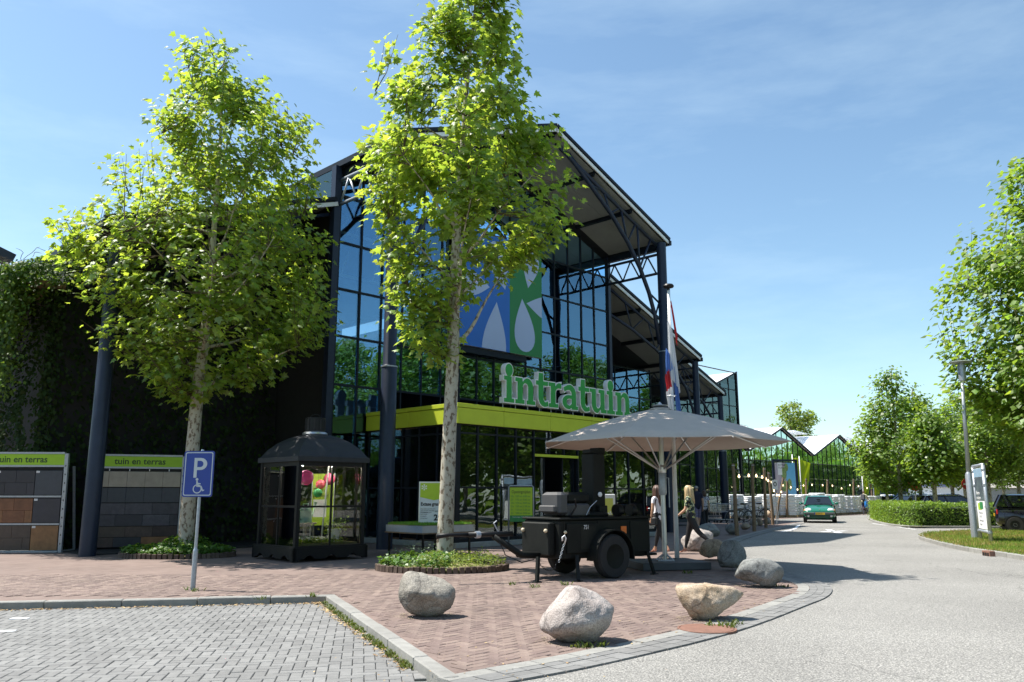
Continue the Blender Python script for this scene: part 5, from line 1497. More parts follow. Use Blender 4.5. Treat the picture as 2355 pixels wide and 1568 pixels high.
for k in range(26000):
    i = rnd.randrange(len(hl)); n_ = hnorm(i); hh = 1.02*min(1, .4+i*.06)
    u_ = rnd.random()
    lump = .10*noise.noise(hl[i]*1.4+Vector((0,0,u_*2)))
    if u_ < .55: z = hh*rnd.random(); d_ = .36+.08*math.sin(z*3)+lump-rnd.random()*.10; nv = -n_*1.0+Vector((0,0,.35))
    else: z = hh+lump*1.2-.08+rnd.random()*.16; d_ = .40+(Wd-.6)*rnd.random(); nv = Vector((0,0,1))-n_*.2
    c = hl[i]+n_*d_+Vector((rnd.gauss(0,.12),rnd.gauss(0,.05),z))
    C.append(tuple(c)); N.append((nv.x+rnd.gauss(0,.5),nv.y+rnd.gauss(0,.5),nv.z+rnd.gauss(0,.5))); T.append((rnd.gauss(0,1),rnd.gauss(0,1),rnd.gauss(.5,.7))); S.append(.085*rnd.uniform(.6,1.4))
M_hedge = leafmat('hedge_leaf', (.13,.22,.025), (.30,.44,.04), .03, .4, .42)
link('foliage', leaf_mesh('foliage', C, N, T, S, OVAL_V*np.array((1.3,1,1)), OVAL_F, M_hedge), hd)['kind'] = 'stuff'
def bush(p, rx, ry, h, n, label, m, seed, leaf=.08):
    t = thing('shrub', label, 'shrub', p); rnd = random.Random(seed); C, N, T, S = [], [], [], []
    for k in range(n):
        a, ph = rnd.uniform(0,6.283), math.asin(rnd.random()); q = rnd.uniform(.7,1.05)*(1+.25*noise.noise(Vector((math.cos(a)*1.5,math.sin(a)*1.5,ph*2+seed))))
        d = Vector((math.cos(a)*math.cos(ph), math.sin(a)*math.cos(ph), math.sin(ph)))
        C.append((d.x*rx*q, d.y*ry*q, d.z*h*q)); N.append((d.x+rnd.gauss(0,.5),d.y+rnd.gauss(0,.5),d.z+.3+rnd.gauss(0,.5))); T.append((rnd.gauss(0,1),rnd.gauss(0,1),.4)); S.append(leaf*rnd.uniform(.6,1.3))
    link('foliage', leaf_mesh('foliage', C, N, T, S, OVAL_V*np.array((1.3,1,1)), OVAL_F, m), t)
    for k in range(5): MB().tube([(0,0,-.05),(rnd.gauss(0,rx*.3),rnd.gauss(0,ry*.3),h*.7)], [.02,.008], 5).build('stem', M_twig, t)
bush(Vector((19.7,29.6,.05)), 1.0, .8, 1.35, 2600, 'leafy shrub at the right edge in front of the dark car', M_hedge, 81, .10)
# far belt of trees that closes the view
def belt(name, pts, h, n, m, seed, leaf=1.0):
    rnd = random.Random(seed); C, N, T, S = [], [], [], []
    for k in range(n):
        i = rnd.randrange(len(pts)-1); p = Vector(pts[i]).lerp(Vector(pts[i+1]), rnd.random())
        hh = h*(.75+.35*noise.noise(Vector((p.x*.07,p.y*.07,seed)))); z = hh*rnd.random()**.8
        C.append((p.x+rnd.gauss(0,1.5), p.y+rnd.gauss(0,2.5), z)); N.append((rnd.gauss(0,.6),-.7+rnd.gauss(0,.6),.6)); T.append((rnd.gauss(0,1),rnd.gauss(0,1),-.2)); S.append(leaf*rnd.uniform(.5,1.2))
    o = link(name, leaf_mesh(name, C, N, T, S, LEAF2_V, LEAF2_F, m)); o['kind'] = 'stuff'
belt('treeline', [(52,150,0),(90,140,0),(130,120,0),(150,70,0)], 9.5, 9000, M_leafB, 91)
belt('treeline', [(-45,30,0),(-50,0,0),(-40,-25,0),(0,-38,0),(40,-30,0),(62,0,0)], 9.5, 7000, M_leafB, 93, 1.1)
belt('treeline', [(56,-5,0),(62,20,0),(72,45,0),(76,75,0),(92,100,0),(120,120,0)], 14, 12000, M_leafB, 92, 1.2)
# ================================================================== THINGS IN FRONT
# ---- disabled parking sign
g = G(443, 1357)
ps = thing('parking_sign', 'blue disabled parking sign with white P on a galvanised post', 'sign', g, R(-3))
MB().lathe([(.038,-.05),(.038,.58),(.034,.61),(.025,.63),(.025,.66)], 16).build('post_foot', M_galv, ps, smooth='auto')
MB().lathe([(.024,.6),(.024,2.15),(.020,2.165)], 14).build('post', M_galv, ps, smooth='auto')
M_sblue = mat('sign_blue', (.018,.045,.27), .35, var=.05, scale=5); M_sgrey = mat('sign_reflective_white', (.50,.53,.56), .35, var=.04)
def rrect(x0, x1, z0, z1, r, n=5):
    return arc(x1-r,z0+r,r,r,-90,0,n)+arc(x1-r,z1-r,r,r,0,90,n)+arc(x0+r,z1-r,r,r,90,180,n)+arc(x0+r,z0+r,r,r,180,270,n)
TS = Matrix.Translation((-.03,-.035,0))
MB().prism([rrect(-.245,.245,1.42,2.14,.04)], 0, .012, TS).build('plate', M_sblue, ps)
MB().prism([rrect(-.225,.225,1.44,2.12,.03), rrect(-.211,.211,1.454,2.106,.022)], -.0022, .001, TS).build('border', M_sgrey, ps)
Pl = [(-.075,1.72),(-.025,1.72),(-.025,1.84),(.03,1.84)] + arc(.03,1.935,.105,.095,-90,90,10) + [(-.075,2.03)]
Ph = [(-.025,1.885),(.025,1.885)] + arc(.025,1.935,.05,.05,-90,90,8) + [(-.025,1.985)]
MB().prism([Pl, Ph], -.0022, .001, TS).build('letter_p', M_sgrey, ps)
wc = MB()
wc.prism([arc(.0,1.545,.072,.072,0,352,22), arc(.0,1.545,.056,.056,0,352,22)], -.0022, .001, TS)
wc.prism([arc(-.012,1.692,.022,.022,0,340,14)], -.0026, .001, TS)
for q in (((-.022,1.665),(.004,1.665),(.010,1.58),(-.016,1.58)), ((.0,1.64),(.05,1.632),(.05,1.615),(.002,1.62)), ((-.014,1.60),(.062,1.595),(.064,1.574),(-.012,1.577)), ((.045,1.59),(.068,1.592),(.10,1.515),(.08,1.508)), ((.083,1.525),(.112,1.535),(.116,1.52),(.086,1.508))):
    wc.prism([list(q)], -.0030, .001, TS)
wc.build('wheelchair_symbol', M_sgrey, ps)
for z in (1.55, 2.0): MB().box(-.045,.045,-.022,.03,z-.015,z+.015).build('clamp', M_galv, ps)

# ---- tile displays
M_tbeige = mat('tile_beige', (.36,.31,.25), .6, var=.14, scale=4); M_tslate = mat('tile_slate', (.055,.062,.075), .55, var=.1, scale=7)
M_tgrey = mat('tile_anthracite', (.065,.062,.075), .55, var=.25, scale=6, island=.3); M_tbrown = mat('tile_brown', (.075,.05,.042), .6, var=.3, scale=6, island=.35)
M_tcorten = mat('tile_rust', (.20,.095,.045), .65, var=.25, scale=5, island=.25); M_tdark = mat('tile_dark', (.035,.035,.045), .5, var=.15, scale=5, island=.2); M_tchoc = mat('tile_chocolate', (.085,.062,.048), .6, var=.2, scale=4)
M_limeh = mat('lime_header', (.30,.52,.02), .5, var=.05)
M_htext = mat('header_text', (.03,.07,.02), .6, var=0)
tlt = Matrix.Rotation(R(3), 4, 'X')
def tile(t, x0, x1, z0, z1, m, n='tile'):
    o = MB().bbox(x0+.002, x1-.002, -.012, .012, z0+.002, z1-.002, .004).build(n, m, t); o.matrix_local = tlt @ Matrix.Translation((0,-.035,0)); return o
def tag_(t, x, z):
    o = MB().box(x, x+.085, -.053, -.049, z-.05, z).build('price_tag', M_txtw, t); o.matrix_local = tlt
    MB().box(x+.01, x+.07, -.0545, -.0531, z-.030, z-.024).build('print_line', M_txt, o)
def display(p, rz, W, label, rows):
    t = thing('tile_display', label, 'display', p, rz, 'tile displays')
    for s in (0, W): 
        o = MB().box(s-.045, s+.045, -.03, .05, 0, 2.52).build('post', M_galv, t); o.matrix_local = tlt
        for k in range(20): MB().box(s-.012, s+.012, -.032, -.0302, .2+k*.11, .24+k*.11).build('slot', M_black, o) if k % 2 == 0 else None
        MB().bar((s,.0,.02),(s,.75,.02),.06).build('foot', M_galv, t); MB().bar((s,.30,2.2),(s,.75,.05),.05).build('strut', M_galv, t)
    o = MB().box(.045, W-.045, -.028, .0, 2.22, 2.50).build('header_board', M_limeh, t); o.matrix_local = tlt
    for z in (2.17, 2.505): o = MB().box(.045, W-.045, -.04, .04, z, z+.05).build('crossbar', M_galv, t); o.matrix_local = tlt
    text('lettering', 'tuin en terras', .235, t, None, M_htext, ax='CENTER', bold=.004, M=tlt @ Matrix.Translation((W*.53,-.031,2.29)) @ Matrix.Rotation(R(90),4,'X'))
    o = MB().box(.05, W-.05, .0, .02, .1, 2.15).build('back_board', M_black, t); o.matrix_local = tlt
    return t
d2 = G(208, 1265)+Vector((-.24,0,0)); d2b = G(404, 1261)+Vector((-.24,0,0))
W2 = 2.38
t = display(d2, math.atan2(d2b.y-d2.y+.05, d2b.x-d2.x), W2, 'tile display with pale beige top row between the leaning column and the left tree', 0)
xs = [.06+(W2-.12)*k/5 for k in range(6)]
for i in range(5): tile(t, xs[i], xs[i+1], 1.67, 2.09, M_tbeige); tile(t, xs[i], xs[i+1], 1.25, 1.65, M_tslate)
def brickrow(t, z0, z1, off, mats, n=3.3):
    x = .06; w = (W2-.12)/n; first = w*off
    k = 0
    while x < W2-.07:
        e = min(W2-.06, x+(first if k == 0 and first > .05 else w)); tile(t, x, e, z0, z1, mats[k % len(mats)]); x = e; k += 1
brickrow(t, .93, 1.235, .33, [M_tgrey, M_tgrey]); brickrow(t, .62, .925, 1.0, [M_tgrey, M_tdark, M_tgrey])
brickrow(t, .33, .61, .4, [M_tbrown, M_tchoc, M_tbrown]); brickrow(t, .06, .325, 1.0, [M_tbrown, M_tdark, M_tcorten, M_tbrown])
for z in (2.07, 1.99, 1.64, 1.56, 1.22, 1.14, .60, .52): tag_(t, .075, z)
for k in range(4): o = MB().box(.5+k*.5,.52+k*.5,-.045,-.02,2.10,2.16).build('hook', M_white, t); o.matrix_local = tlt
d1b = G(152, 1270); ang = R(3); W1 = 2.38
d1 = d1b - Vector((math.cos(ang), math.sin(ang), 0))*(W1+.16)
t = display(d1, ang, W1, 'tile display with rust brown tiles on three shelves at the left edge', 0)
for (z0, z1, mA, mB_) in ((1.45,2.08,M_tdark,M_tslate),(.75,1.37,M_tcorten,M_tdark),(.06,.68,M_tchoc,M_tcorten)):
    xm_ = W1-.75
    for r_ in range(2):
        off = 0 if r_ else .28
        x = .06; k = 0
        while x < xm_-.02:
            e = min(xm_, x+(.28 if (k == 0 and r_ == 0) else .55)); tile(t, x, e, z0+(z1-z0)*r_/2, z0+(z1-z0)*(r_+1)/2, mA); x = e; k += 1
    tile(t, xm_+.01, W1-.06, z0, z1, mB_)
    tag_(t, xm_+.03, z1-.01); tag_(t, xm_-.95, z1-.01)
    o = MB().box(.045, W1-.045, -.06, .04, z0-.055, z0-.01).build('shelf_bar', M_galv, t); o.matrix_local = tlt
MB().box(-.1,.15,-.12,.06,0,.06).build('x', M_concrete).name = 'paving_sample'
o = bpy.data.objects['paving_sample']; o.location = G(200,1266); props(o, 'small pale stone sample lying beside the foot of the leaning column', 'stone')

# ---- lantern kiosk
kc = Vector((-4.74, 19.44, 0)); krz = R(44)
kk = thing('lantern_kiosk', 'huge black garden lantern with glass walls and domed roof', 'kiosk', kc, krz)
hw = .96
for (T_, nm) in ((0,0),(90,0),(180,0),(270,0)):
    M_ = Matrix.Rotation(R(T_), 4, 'Z')
    L = [(-hw,.30),(-hw,.02),(-hw+.12,.02)] + [(x, .055+.085*max(0, math.cos((x+hw-.12)/(2*hw-.24)*6*math.pi-math.pi))) for x in [ -hw+.14+(2*hw-.28)*k/24 for k in range(25)]] + [(hw-.12,.02),(hw,.02),(hw,.30)]
    MB().prism([list(reversed(L))], -hw, -hw+.07, M_).build('skirt', M_black, kk)
MB().box(-hw+.02,hw-.02,-hw+.02,hw-.02,.26,.33).build('floor', M_black, kk)
MB().box(-.78,.78,-.78,.78,.335,.38).build('soil', M_soil, kk)
q = .85
for sx_ in (-1,1):
    for sy in (-1,1): MB().box(sx_*q-.045,sx_*q+.045,sy*q-.045,sy*q+.045,.33,2.2).build('corner_post', M_black, kk)
for T_ in (0,90,180,270):
    M_ = Matrix.Rotation(R(T_), 4, 'Z')
    MB().box(-.02,.02,-q-.02,-q+.02,.33,2.2,M=M_).build('mullion', M_black, kk)
    MB().box(-q+.045,q-.045,-q-.022,-q+.022,1.17,1.215,M=M_).build('transom', M_black, kk)
    MB().box(-q+.045,q-.045,-q-.03,-q+.03,2.1,2.2,M=M_).build('top_rail', M_black, kk)
    for (x0,x1) in ((-q+.05,-.022),(.022,q-.05)):
        for (z0,z1) in ((.335,1.168),(1.217,2.098)):
            MB().box(x0,x1,-q-.004,-q+.004,z0,z1,M=M_).build('pane', M_glassc if T_ != 90 else M_glassc, kk)
M_kroof = mat('kiosk_roof', (.026,.028,.033), .55, spec=.35, var=.15, scale=4)
rs_ = [(.95,2.20),(.95,2.31),(.91,2.33),(.80,2.50),(.64,2.66),(.44,2.79),(.25,2.86)]
vs, fs = [], []
for r_, z in rs_: vs += [(-r_,-r_,z),(r_,-r_,z),(r_,r_,z),(-r_,r_,z)]
for i in range(len(rs_)-1):
    for k in range(4): fs.append((i*4+k, i*4+(k+1)%4, i*4+4+(k+1)%4, i*4+4+k))
fs += [(3,2,1,0), tuple(len(rs_)*4-4+k for k in range(4))]
mb = MB(); mb.add(vs, fs); mb.build('roof', M_kroof, kk, smooth='auto')
MB().lathe([(.27,2.84),(.30,2.88),(.28,2.92),(.22,2.95)], 24).build('collar', M_alu, kk, smooth='auto')
MB().lathe([(.235,2.94),(.235,3.27),(.20,3.28)], 20).build('chimney', M_black, kk, smooth='auto')
for k in range(10):
    a = 2*math.pi*k/10; MB().box(-.02,.02,-.245,-.232,2.98,3.24,M=Matrix.Rotation(a,4,'Z')).build('slot', M_rubber, kk)
MB().tube([(.15*math.cos(R(a)),0,3.24+.12*math.sin(R(a))) for a in range(0,181,15)], .010, 6).build('handle', M_black, kk, smooth=True)
M_spot = emit('spot_glow', (1.0, .90, .75), 240)
for (x, y) in ((-.45,-.2),(.35,-.45)):
    o = MB().lathe([(.01,0),(.055,0),(.055,.05),(.01,.05)], 12).build('ceiling_spot', M_spot, kk); o.location = (x, y, 2.12)
def kp(x, y, z=0): return kc + Matrix.Rotation(krz,3,'Z') @ Vector((x,y,z))
# things inside the kiosk
M_mint = mat('mint_enamel', (.33,.52,.36), .3, var=.05); 
t = thing('watering_can', 'mint green watering can on the rustic stool in the lantern', 'watering can', kp(-.40,-.42,.83), krz+R(20))
MB().lathe([(.155,0),(.16,.02),(.15,.04),(.145,.24),(.15,.26),(.13,.30),(.11,.36)], 20).build('body', M_mint, t, smooth='auto')
MB().tube([(.13,0,.10),(.24,0,.16),(.34,0,.42)], [.035,.022,.018], 10).build('spout', M_mint, t, smooth=True); MB().lathe([(.02,0),(.045,.05),(.04,.055)], 12, (.34,0,.41)).build('rose', M_mint, t)
MB().tube([(-.14,0,.28),(-.26,0,.27),(-.27,0,.14),(-.15,0,.06)], .016, 8).build('side_handle', M_mint, t, smooth=True)
MB().tube([(-.08,0,.34),(-.08,0,.42),(.08,0,.42),(.08,0,.34)], .014, 8).build('top_handle', M_mint, t, smooth=True)
M_stool = mat('peeled_wood', (.46,.37,.26), .7, var=.2, scale=8)
t = thing('rustic_stool', 'small rustic wooden stool carrying the mint watering can', 'stool', kp(-.40,-.42,.38), krz+R(20))
MB().bbox(-.22,.22,-.17,.17,.41,.45,.01).build('seat', M_stool, t)
for sx_ in (-1,1):
    for sy in (-1,1):
        MB().tube([(sx_*.17,sy*.12,0),(sx_*.16,sy*.11,.41)], [.024,.018], 7).build('leg', M_stool, t, smooth=True)
        MB().tube([(sx_*.165,sy*.115,.18),(sx_*.04,sy*.115,.40)], .013, 6).build('brace', M_stool, t)
lg = 'paper lanterns in the kiosk'
for (x,y,z,r_,c_,lab) in ((-.45,-.45,1.84,.175,(.62,.16,.36),'large pink paper lantern nearest the front corner of the kiosk'),(.15,-.1,1.70,.11,(.60,.12,.13),'small red paper lantern beside the thin pole in the kiosk'),(.45,.0,1.83,.14,(.55,.10,.16),'dark red paper lantern behind the right glass of the kiosk'),(.0,-.25,1.50,.105,(.10,.42,.20),'green paper lantern hanging lowest in the kiosk')):
    t = thing('paper_lantern', lab, 'lantern', kp(x,y,z), 0, lg)
    m_ = leafmat('lantern_paper_%d' % int(r_*1000), c_, c_, .02, .02, .4)
    MB().lathe([(r_*math.cos(R(a))*(1+.02*(k%2)), r_*math.sin(R(a))) for k, a in enumerate(range(-84,85,12))], 20).build('shade', m_, t, smooth=True)
    MB().tube([(0,0,r_),(0,0,2.18-z)], .003, 4).build('cord', M_black, t); MB().lathe([(.04,-r_-.005),(.04,-r_+.01)], 10).build('ring', M_black, t)
t = thing('thin_pole', 'thin white pole leaning inside the kiosk', 'pole', kp(.05,-.40,.38), 0)
MB().tube([(0,0,0),(.10,.03,1.75)], .018, 8).build('shaft', M_white, t)
t = thing('flower_pot', 'white pot with trailing green plant inside the kiosk', 'plant pot', kp(.35,-.45,.38), 0)
MB().lathe([(.11,0),(.15,.26),(.165,.26),(.165,.29),(.14,.29),(.13,.24)], 18).build('pot', M_white, t, smooth='auto')
rnd = random.Random(4); C,N,T,S = [],[],[],[]
for k in range(170): C.append((rnd.gauss(0,.17),rnd.gauss(0,.15),.33+rnd.gauss(.04,.10))); N.append((rnd.gauss(0,.5),rnd.gauss(0,.5),1)); T.append((rnd.gauss(0,1),rnd.gauss(0,1),-.2)); S.append(rnd.uniform(.05,.09))
link('leaves', leaf_mesh('leaves', C,N,T,S,LEAF2_V,LEAF2_F,M_hedge), t)
t = thing('flower_bed', 'white flowers and green leaves on the kiosk floor', 'flowers', kp(0,0,.38), krz); C,N,T,S = [],[],[],[]
for k in range(900): C.append((rnd.uniform(-.76,.4),rnd.uniform(-.77,-.35) if rnd.random()<.6 else rnd.uniform(-.8,.5),rnd.random()*.10)); N.append((rnd.gauss(0,.6),rnd.gauss(0,.6),1)); T.append((rnd.gauss(0,1),rnd.gauss(0,1),.3)); S.append(rnd.uniform(.04,.08))
link('leaves', leaf_mesh('leaves', C,N,T,S,OVAL_V*np.array((1.5,1,1)),OVAL_F,M_hedge), t)['kind'] = 'stuff'
C,N,T,S = [],[],[],[]
for k in range(170): C.append((rnd.uniform(-.76,.3),rnd.uniform(-.78,-.45),.07+rnd.random()*.08)); N.append((rnd.gauss(0,.4),-.6,.8)); T.append((rnd.gauss(0,1),rnd.gauss(0,1),rnd.gauss(0,1))); S.append(rnd.uniform(.025,.05))
link('blossoms', leaf_mesh('blossoms', C,N,T,S,LEAF2_V,LEAF2_F,leafmat('white_petal',(.7,.72,.68),(.5,.5,.45),.02,.1,.3)), t)['kind'] = 'stuff'
t = thing('shop_poster', 'lime yellow poster in the kiosk with a white notice below', 'poster', kp(.62,.55,.72), krz+R(-40))
MB().box(-.26,.26,-.01,.01,0,1.25).build('sheet', M_limeprint, t); MB().box(-.22,.10,-.016,-.0105,.2,.62).build('notice', M_txtw, t)
MB().box(.10,.24,-.016,-.0105,.98,1.2).build('small_print', M_txtw, t); MB().box(-.28,-.262,-.014,.014,-.3,1.27).build('frame', M_galv, t); MB().box(.262,.28,-.014,.014,-.3,1.27).build('frame', M_galv, t)
text('lettering', 'Terras\ngeopend', .13, t, (-.24,-.0125,.80), M_txt, sx=.85)

# ---- turf table with poster stand
tb = thing('turf_table', 'raised square table topped with fresh green turf near the entrance', 'table', Vector((-2.12,19.62,0)), R(44))
M_slab = mat('slab_edge', (.44,.43,.41), .6, var=.1, scale=9)
W_ = 1.60; D_ = 1.50
MB().box(0,W_,0,.03,.56,.72).build('edge_board', M_slab, tb); MB().box(0,.03,.03,D_,.56,.72).build('edge_board', mat('zinc_edge',(.34,.38,.44),.5,var=.2,scale=30), tb)
MB().box(0.03,W_,D_-.03,D_,.56,.72).build('edge_board', M_slab, tb); MB().box(W_-.03,W_,.03,D_-.03,.56,.72).build('edge_board', M_slab, tb)
MB().box(.03,W_-.03,.03,D_-.03,.58,.74).build('soil', M_soil, tb)
MB().box(-.02,W_+.02,-.02,D_+.02,.53,.56).build('table_top', M_wood, tb)
for (x,y) in ((.06,.06),(W_-.08,.06),(.06,D_-.08),(W_-.08,D_-.08),(W_*.5,.06)): MB().box(x-.022,x+.022,y-.022,y+.022,0,.53).build('leg', M_black, tb)
M_turf = leafmat('turf_blade', (.12,.30,.02), (.24,.48,.03), .05, .35, .45)
rnd = random.Random(2); vs, fs = [], []
for k in range(9000):
    x, y = rnd.uniform(.01,W_-.01), rnd.uniform(.01,D_-.01); a = rnd.uniform(0,6.28); h = rnd.uniform(.03,.075); j = len(vs)
    vs += [(x-.004*math.cos(a),y-.004*math.sin(a),.735),(x+.004*math.cos(a),y+.004*math.sin(a),.735),(x+rnd.gauss(0,.02),y+rnd.gauss(0,.02),.735+h)]; fs.append((j,j+1,j+2))
me = bpy.data.meshes.new('turf'); me.from_pydata(vs,[],fs); me.materials.append(M_turf); o = link('turf', me, tb); o['kind'] = 'stuff'
def flower_logo(t, cx, cz, r, y, m):
    mb = MB()
    for k in range(6):
        a = R(60*k+30)
        L = [(cx+r*(math.cos(a)*u_-math.sin(a)*v_), cz+r*(math.sin(a)*u_+math.cos(a)*v_)) for u_, v_ in ((.12,-.06),(.5,-.10),(.85,-.26),(1.0,-.12),(.98,.12),(.85,.26),(.5,.10),(.12,.06))]
        mb.prism([L], y-.0005*k, y+.002)
    return mb.build('flower_logo', m, t)
t = thing('poster_stand', 'poster stand Extase gras with lime arrow top standing in the turf', 'sign', A(997, 1196, 20.6)-Vector((0,0,.02)), R(2))
t.location.z = .74
w_, h_ = .36, 1.02
M_poster = mat('poster_paper', (.52,.57,.60), .5, var=.04)
MB().box(-w_,w_,-.012,.012,0,h_).build('board', M_poster, t)
for (a,b_,c_,d_) in ((-w_-.02,-w_+.01,-.02,h_+.02),(w_-.01,w_+.02,-.02,h_+.02),(-w_+.01,w_-.01,h_-.012,h_+.02),(-w_+.01,w_-.01,-.02,.012)): MB().box(a,b_,-.02,.02,c_,d_).build('frame', M_alu, t)
MB().prism([[(-w_+.012,h_-.36),(0,h_-.44),(w_-.012,h_-.36),(w_-.012,h_-.014),(-w_+.012,h_-.014)]], -.0155,-.0125).build('lime_arrow', M_limeprint, t)
flower_logo(t, -w_+.11, h_-.12, .075, -.0185, M_txtw)
tx = text('lettering', 'Extase gras', .115, t, (-w_+.03,-.0145,h_-.57), M_txt, sx=.85, bold=.004)
for k in range(3): text('fine_print', ('Extase gras is een sterk gazon','voor uw terras, direct klaar','en heel het jaar groen')[k], .036, t, (-w_+.03,-.0145,h_-.66-k*.045), M_txt, sx=.85)
for k in range(4): text('fine_print', ('Actie graszoden','vanaf 15,00 per','rol, zolang de','voorraad strekt')[k], .032, t, (-w_+.03,-.0145,.28-k*.05), M_txt, sx=.85)
text('fine_print', 'per m2', .06, t, (.03,-.0145,.30), M_txt); tx = text('price', '2.', .20, t, (.0,-.0145,.09), M_txt, bold=.008)
tx = text('price', '49', .13, t, (.16,-.0145,.15), M_txt, bold=.006)

# ---- opening hours sign
g0 = G(1169, 1254); 
t = thing('opening_hours_sign', 'lime Openingstijden board in a tube frame before the entrance glass', 'sign', g0 + Vector((.37,0,0)), R(4))
hw_ = .365
MB().tube([(-hw_,0,-.02),(-hw_,0,1.68),(-hw_+.04,0,1.72),(hw_-.04,0,1.72),(hw_,0,1.68),(hw_,0,-.02)], .022, 10).build('frame', M_galv, t, smooth=True)
MB().box(-hw_+.03,hw_-.03,-.012,.012,.68,1.67).build('board', M_limeprint, t)
MB().box(-hw_+.03,hw_-.03,-.0155,-.0125,.68,.86).build('green_field', M_pgreen, t)
text('lettering', 'Openingstijden', .128, t, (0,-.0145,1.50), M_txt, ax='CENTER', sx=.72)
for k, (d_, h1) in enumerate((('Ma','9.30 tot 18.00 uur'),('Di','9.30 tot 18.00 uur'),('Wo','9.30 tot 18.00 uur'),('Do','9.30 tot 21.00 uur'),('Vr','9.30 tot 21.00 uur'),('Za','9.00 tot 18.00 uur'))):
    text('lettering', d_, .082, t, (-hw_+.065,-.0145,1.385-k*.097), M_pgreen, sx=.8); text('lettering', h1, .082, t, (-hw_+.20,-.0145,1.385-k*.097), M_pgreen, sx=.72)
text('lettering', 'Koopzondagen 10.00 - 17.00 uur', .045, t, (0,-.0165,.80), M_txtw, ax='CENTER', sx=.85)
text('lettering', 'intratuin', .05, t, (.12,-.0165,.72), M_limeprint)
# sheet behind the glass, painted as the mirrored advertising stand
p = BL(2.24, -1.18)
t = thing('painted_reflection', 'sheet with dark photo and white lower half painted as a reflection behind the entrance glass', 'poster', (p.x,p.y,.58), BA)
MB().box(-.40,.40,-.008,.008,0,1.12).build('sheet', M_poster, t); MB().box(-.38,.38,-.0115,-.0085,.60,1.10).build('dark_photo', mat('photo_print',(.03,.035,.05),.4,col2=(.20,.24,.30),scale=5), t)
MB().box(-.38,.38,-.0135,-.0118,.96,1.10).build('sky_print', mat('sky_print',(.30,.42,.55),.4), t)
MB().box(-.05,.22,-.0120,-.0086,.42,.54).build('lime_logo', M_limeprint, t); MB().box(-.03,.12,-.0140,-.0121,.45,.52).build('dark_logo', M_pgreen, t)
for k, s_ in enumerate(('Tuin en terras','Voor elke tuin','Elke dag open','Kom binnen')): text('fine_print', s_, .055, t, (-.2,-.0105,.30-k*.08), M_txt)
for k in range(2): text('fine_print', ('en de mooiste','wordt de tuin vol')[k], .06, t, (-.3,-.0135,.72-k*.08), M_txtw)
# white display board right of the trailer
g0 = Vector((2.38, 20.3, 0)); M_pyel = mat('pale_lime_print', (.55,.58,.12), .5, var=.06)
t = thing('display_board', 'white framed pale lime board with flower logo behind the army trailer', 'sign', g0, R(-4))
MB().bbox(-.17,.17,-.05,.05,0,1.47,.01).build('frame', M_white, t); MB().box(-.145,.115,-.056,-.0505,.3,1.37).build('print', M_pyel, t)
flower_logo(t, .045, .98, .075, -.060, M_txtw)

# ---- army field kitchen trailer
M_army = mat('dark_army_paint', (.008,.009,.008), .6, spec=.22, var=.25, scale=5, bump=.08); M_armyg = mat('worn_army_green', (.018,.018,.015), .6, spec=.2, var=.2)
M_hood = mat('grey_hood', (.055,.055,.058), .5, var=.1)
tr = thing('army_trailer', 'black army field kitchen trailer numbered 751 parked before the entrance', 'trailer', Vector((1.76,14.72,0)), math.atan2(.6,.8))
def TR(n, mb, m, par=None, smooth=False): return mb.build(n, m, par or tr, smooth=smooth)
TR('body', MB().bbox(-1.05,1.15,.16,1.16,.36,1.02,.02), M_army)
TR('body_top', MB().bbox(-1.08,1.18,.13,1.19,1.02,1.06,.01), M_army)
TR('front_box', MB().bbox(-1.20,-1.055,.28,1.05,.42,.98,.02), M_army)
TR('locker', MB().bbox(-.92,-.18,.11,.158,.46,.96,.008), M_army); TR('locker_panel', MB().box(-.62,-.26,.105,.109,.52,.90), M_armyg)
TR('side_panel', MB().bbox(.62,1.12,.125,.158,.42,.98,.006), M_army)
for x in (-.95,-.16,.60): TR('seam', MB().box(x-.012,x+.012,.15,.1585,.38,1.0), M_armyg)
TR('reflector', MB().box(.40,.53,.138,.157,.76,.89), mat('orange_reflector',(.75,.16,.02),.35,var=.05))
text('number', '751', .105, tr, (-.55,.1045,.86), M_txtw, sx=.8)
def wheel(par, c, r, w, mt, mr, axis='Y'):
    o = MB().lathe([(r*.55,-w/2),(r*.92,-w/2),(r,-w*.3),(r,w*.3),(r*.92,w/2),(r*.55,w/2)], 28, (0,0,0), axis=axis, cap=False).build('wheel', mt, par, smooth='auto'); o.location = c
    MB().lathe([(.01,-w*.42),(r*.2,-w*.44),(r*.25,-w*.36),(r*.5,-w*.34),(r*.58,-w*.46),(r*.58,w*.46),(r*.3,w*.3),(.01,w*.3)], 22, axis=axis, cap=False).build('rim', mr, o, smooth='auto')
    for k in range(28 if r > .3 else 0):
        pass
    return o
for y in (0.02, 1.30): wheel(tr, (.02,y,.385), .385, .20, M_rubber, M_army)
mb = MB(); vs, fs = [], []
for k in range(15):
    a = R(-8+k*14); 
    for (r_, y_) in ((.47,-.10),(.47,.16),(.445,.16),(.445,-.10)): vs.append((.02+r_*math.cos(a), y_, .385+r_*math.sin(a)))
for k in range(14):
    for j in range(4): fs.append((k*4+j, k*4+(j+1)%4, k*4+4+(j+1)%4, k*4+4+j))
mb.add(vs, fs); TR('mudguard', mb, M_army, smooth='auto')
mb2 = MB(); mb2.add([(x,1.32-y,z) for x,y,z in vs], fs); TR('mudguard', mb2, M_army, smooth='auto')
TR('axle', MB().tube([(.02,.05,.385),(.02,1.28,.385)], .04, 8), M_army)
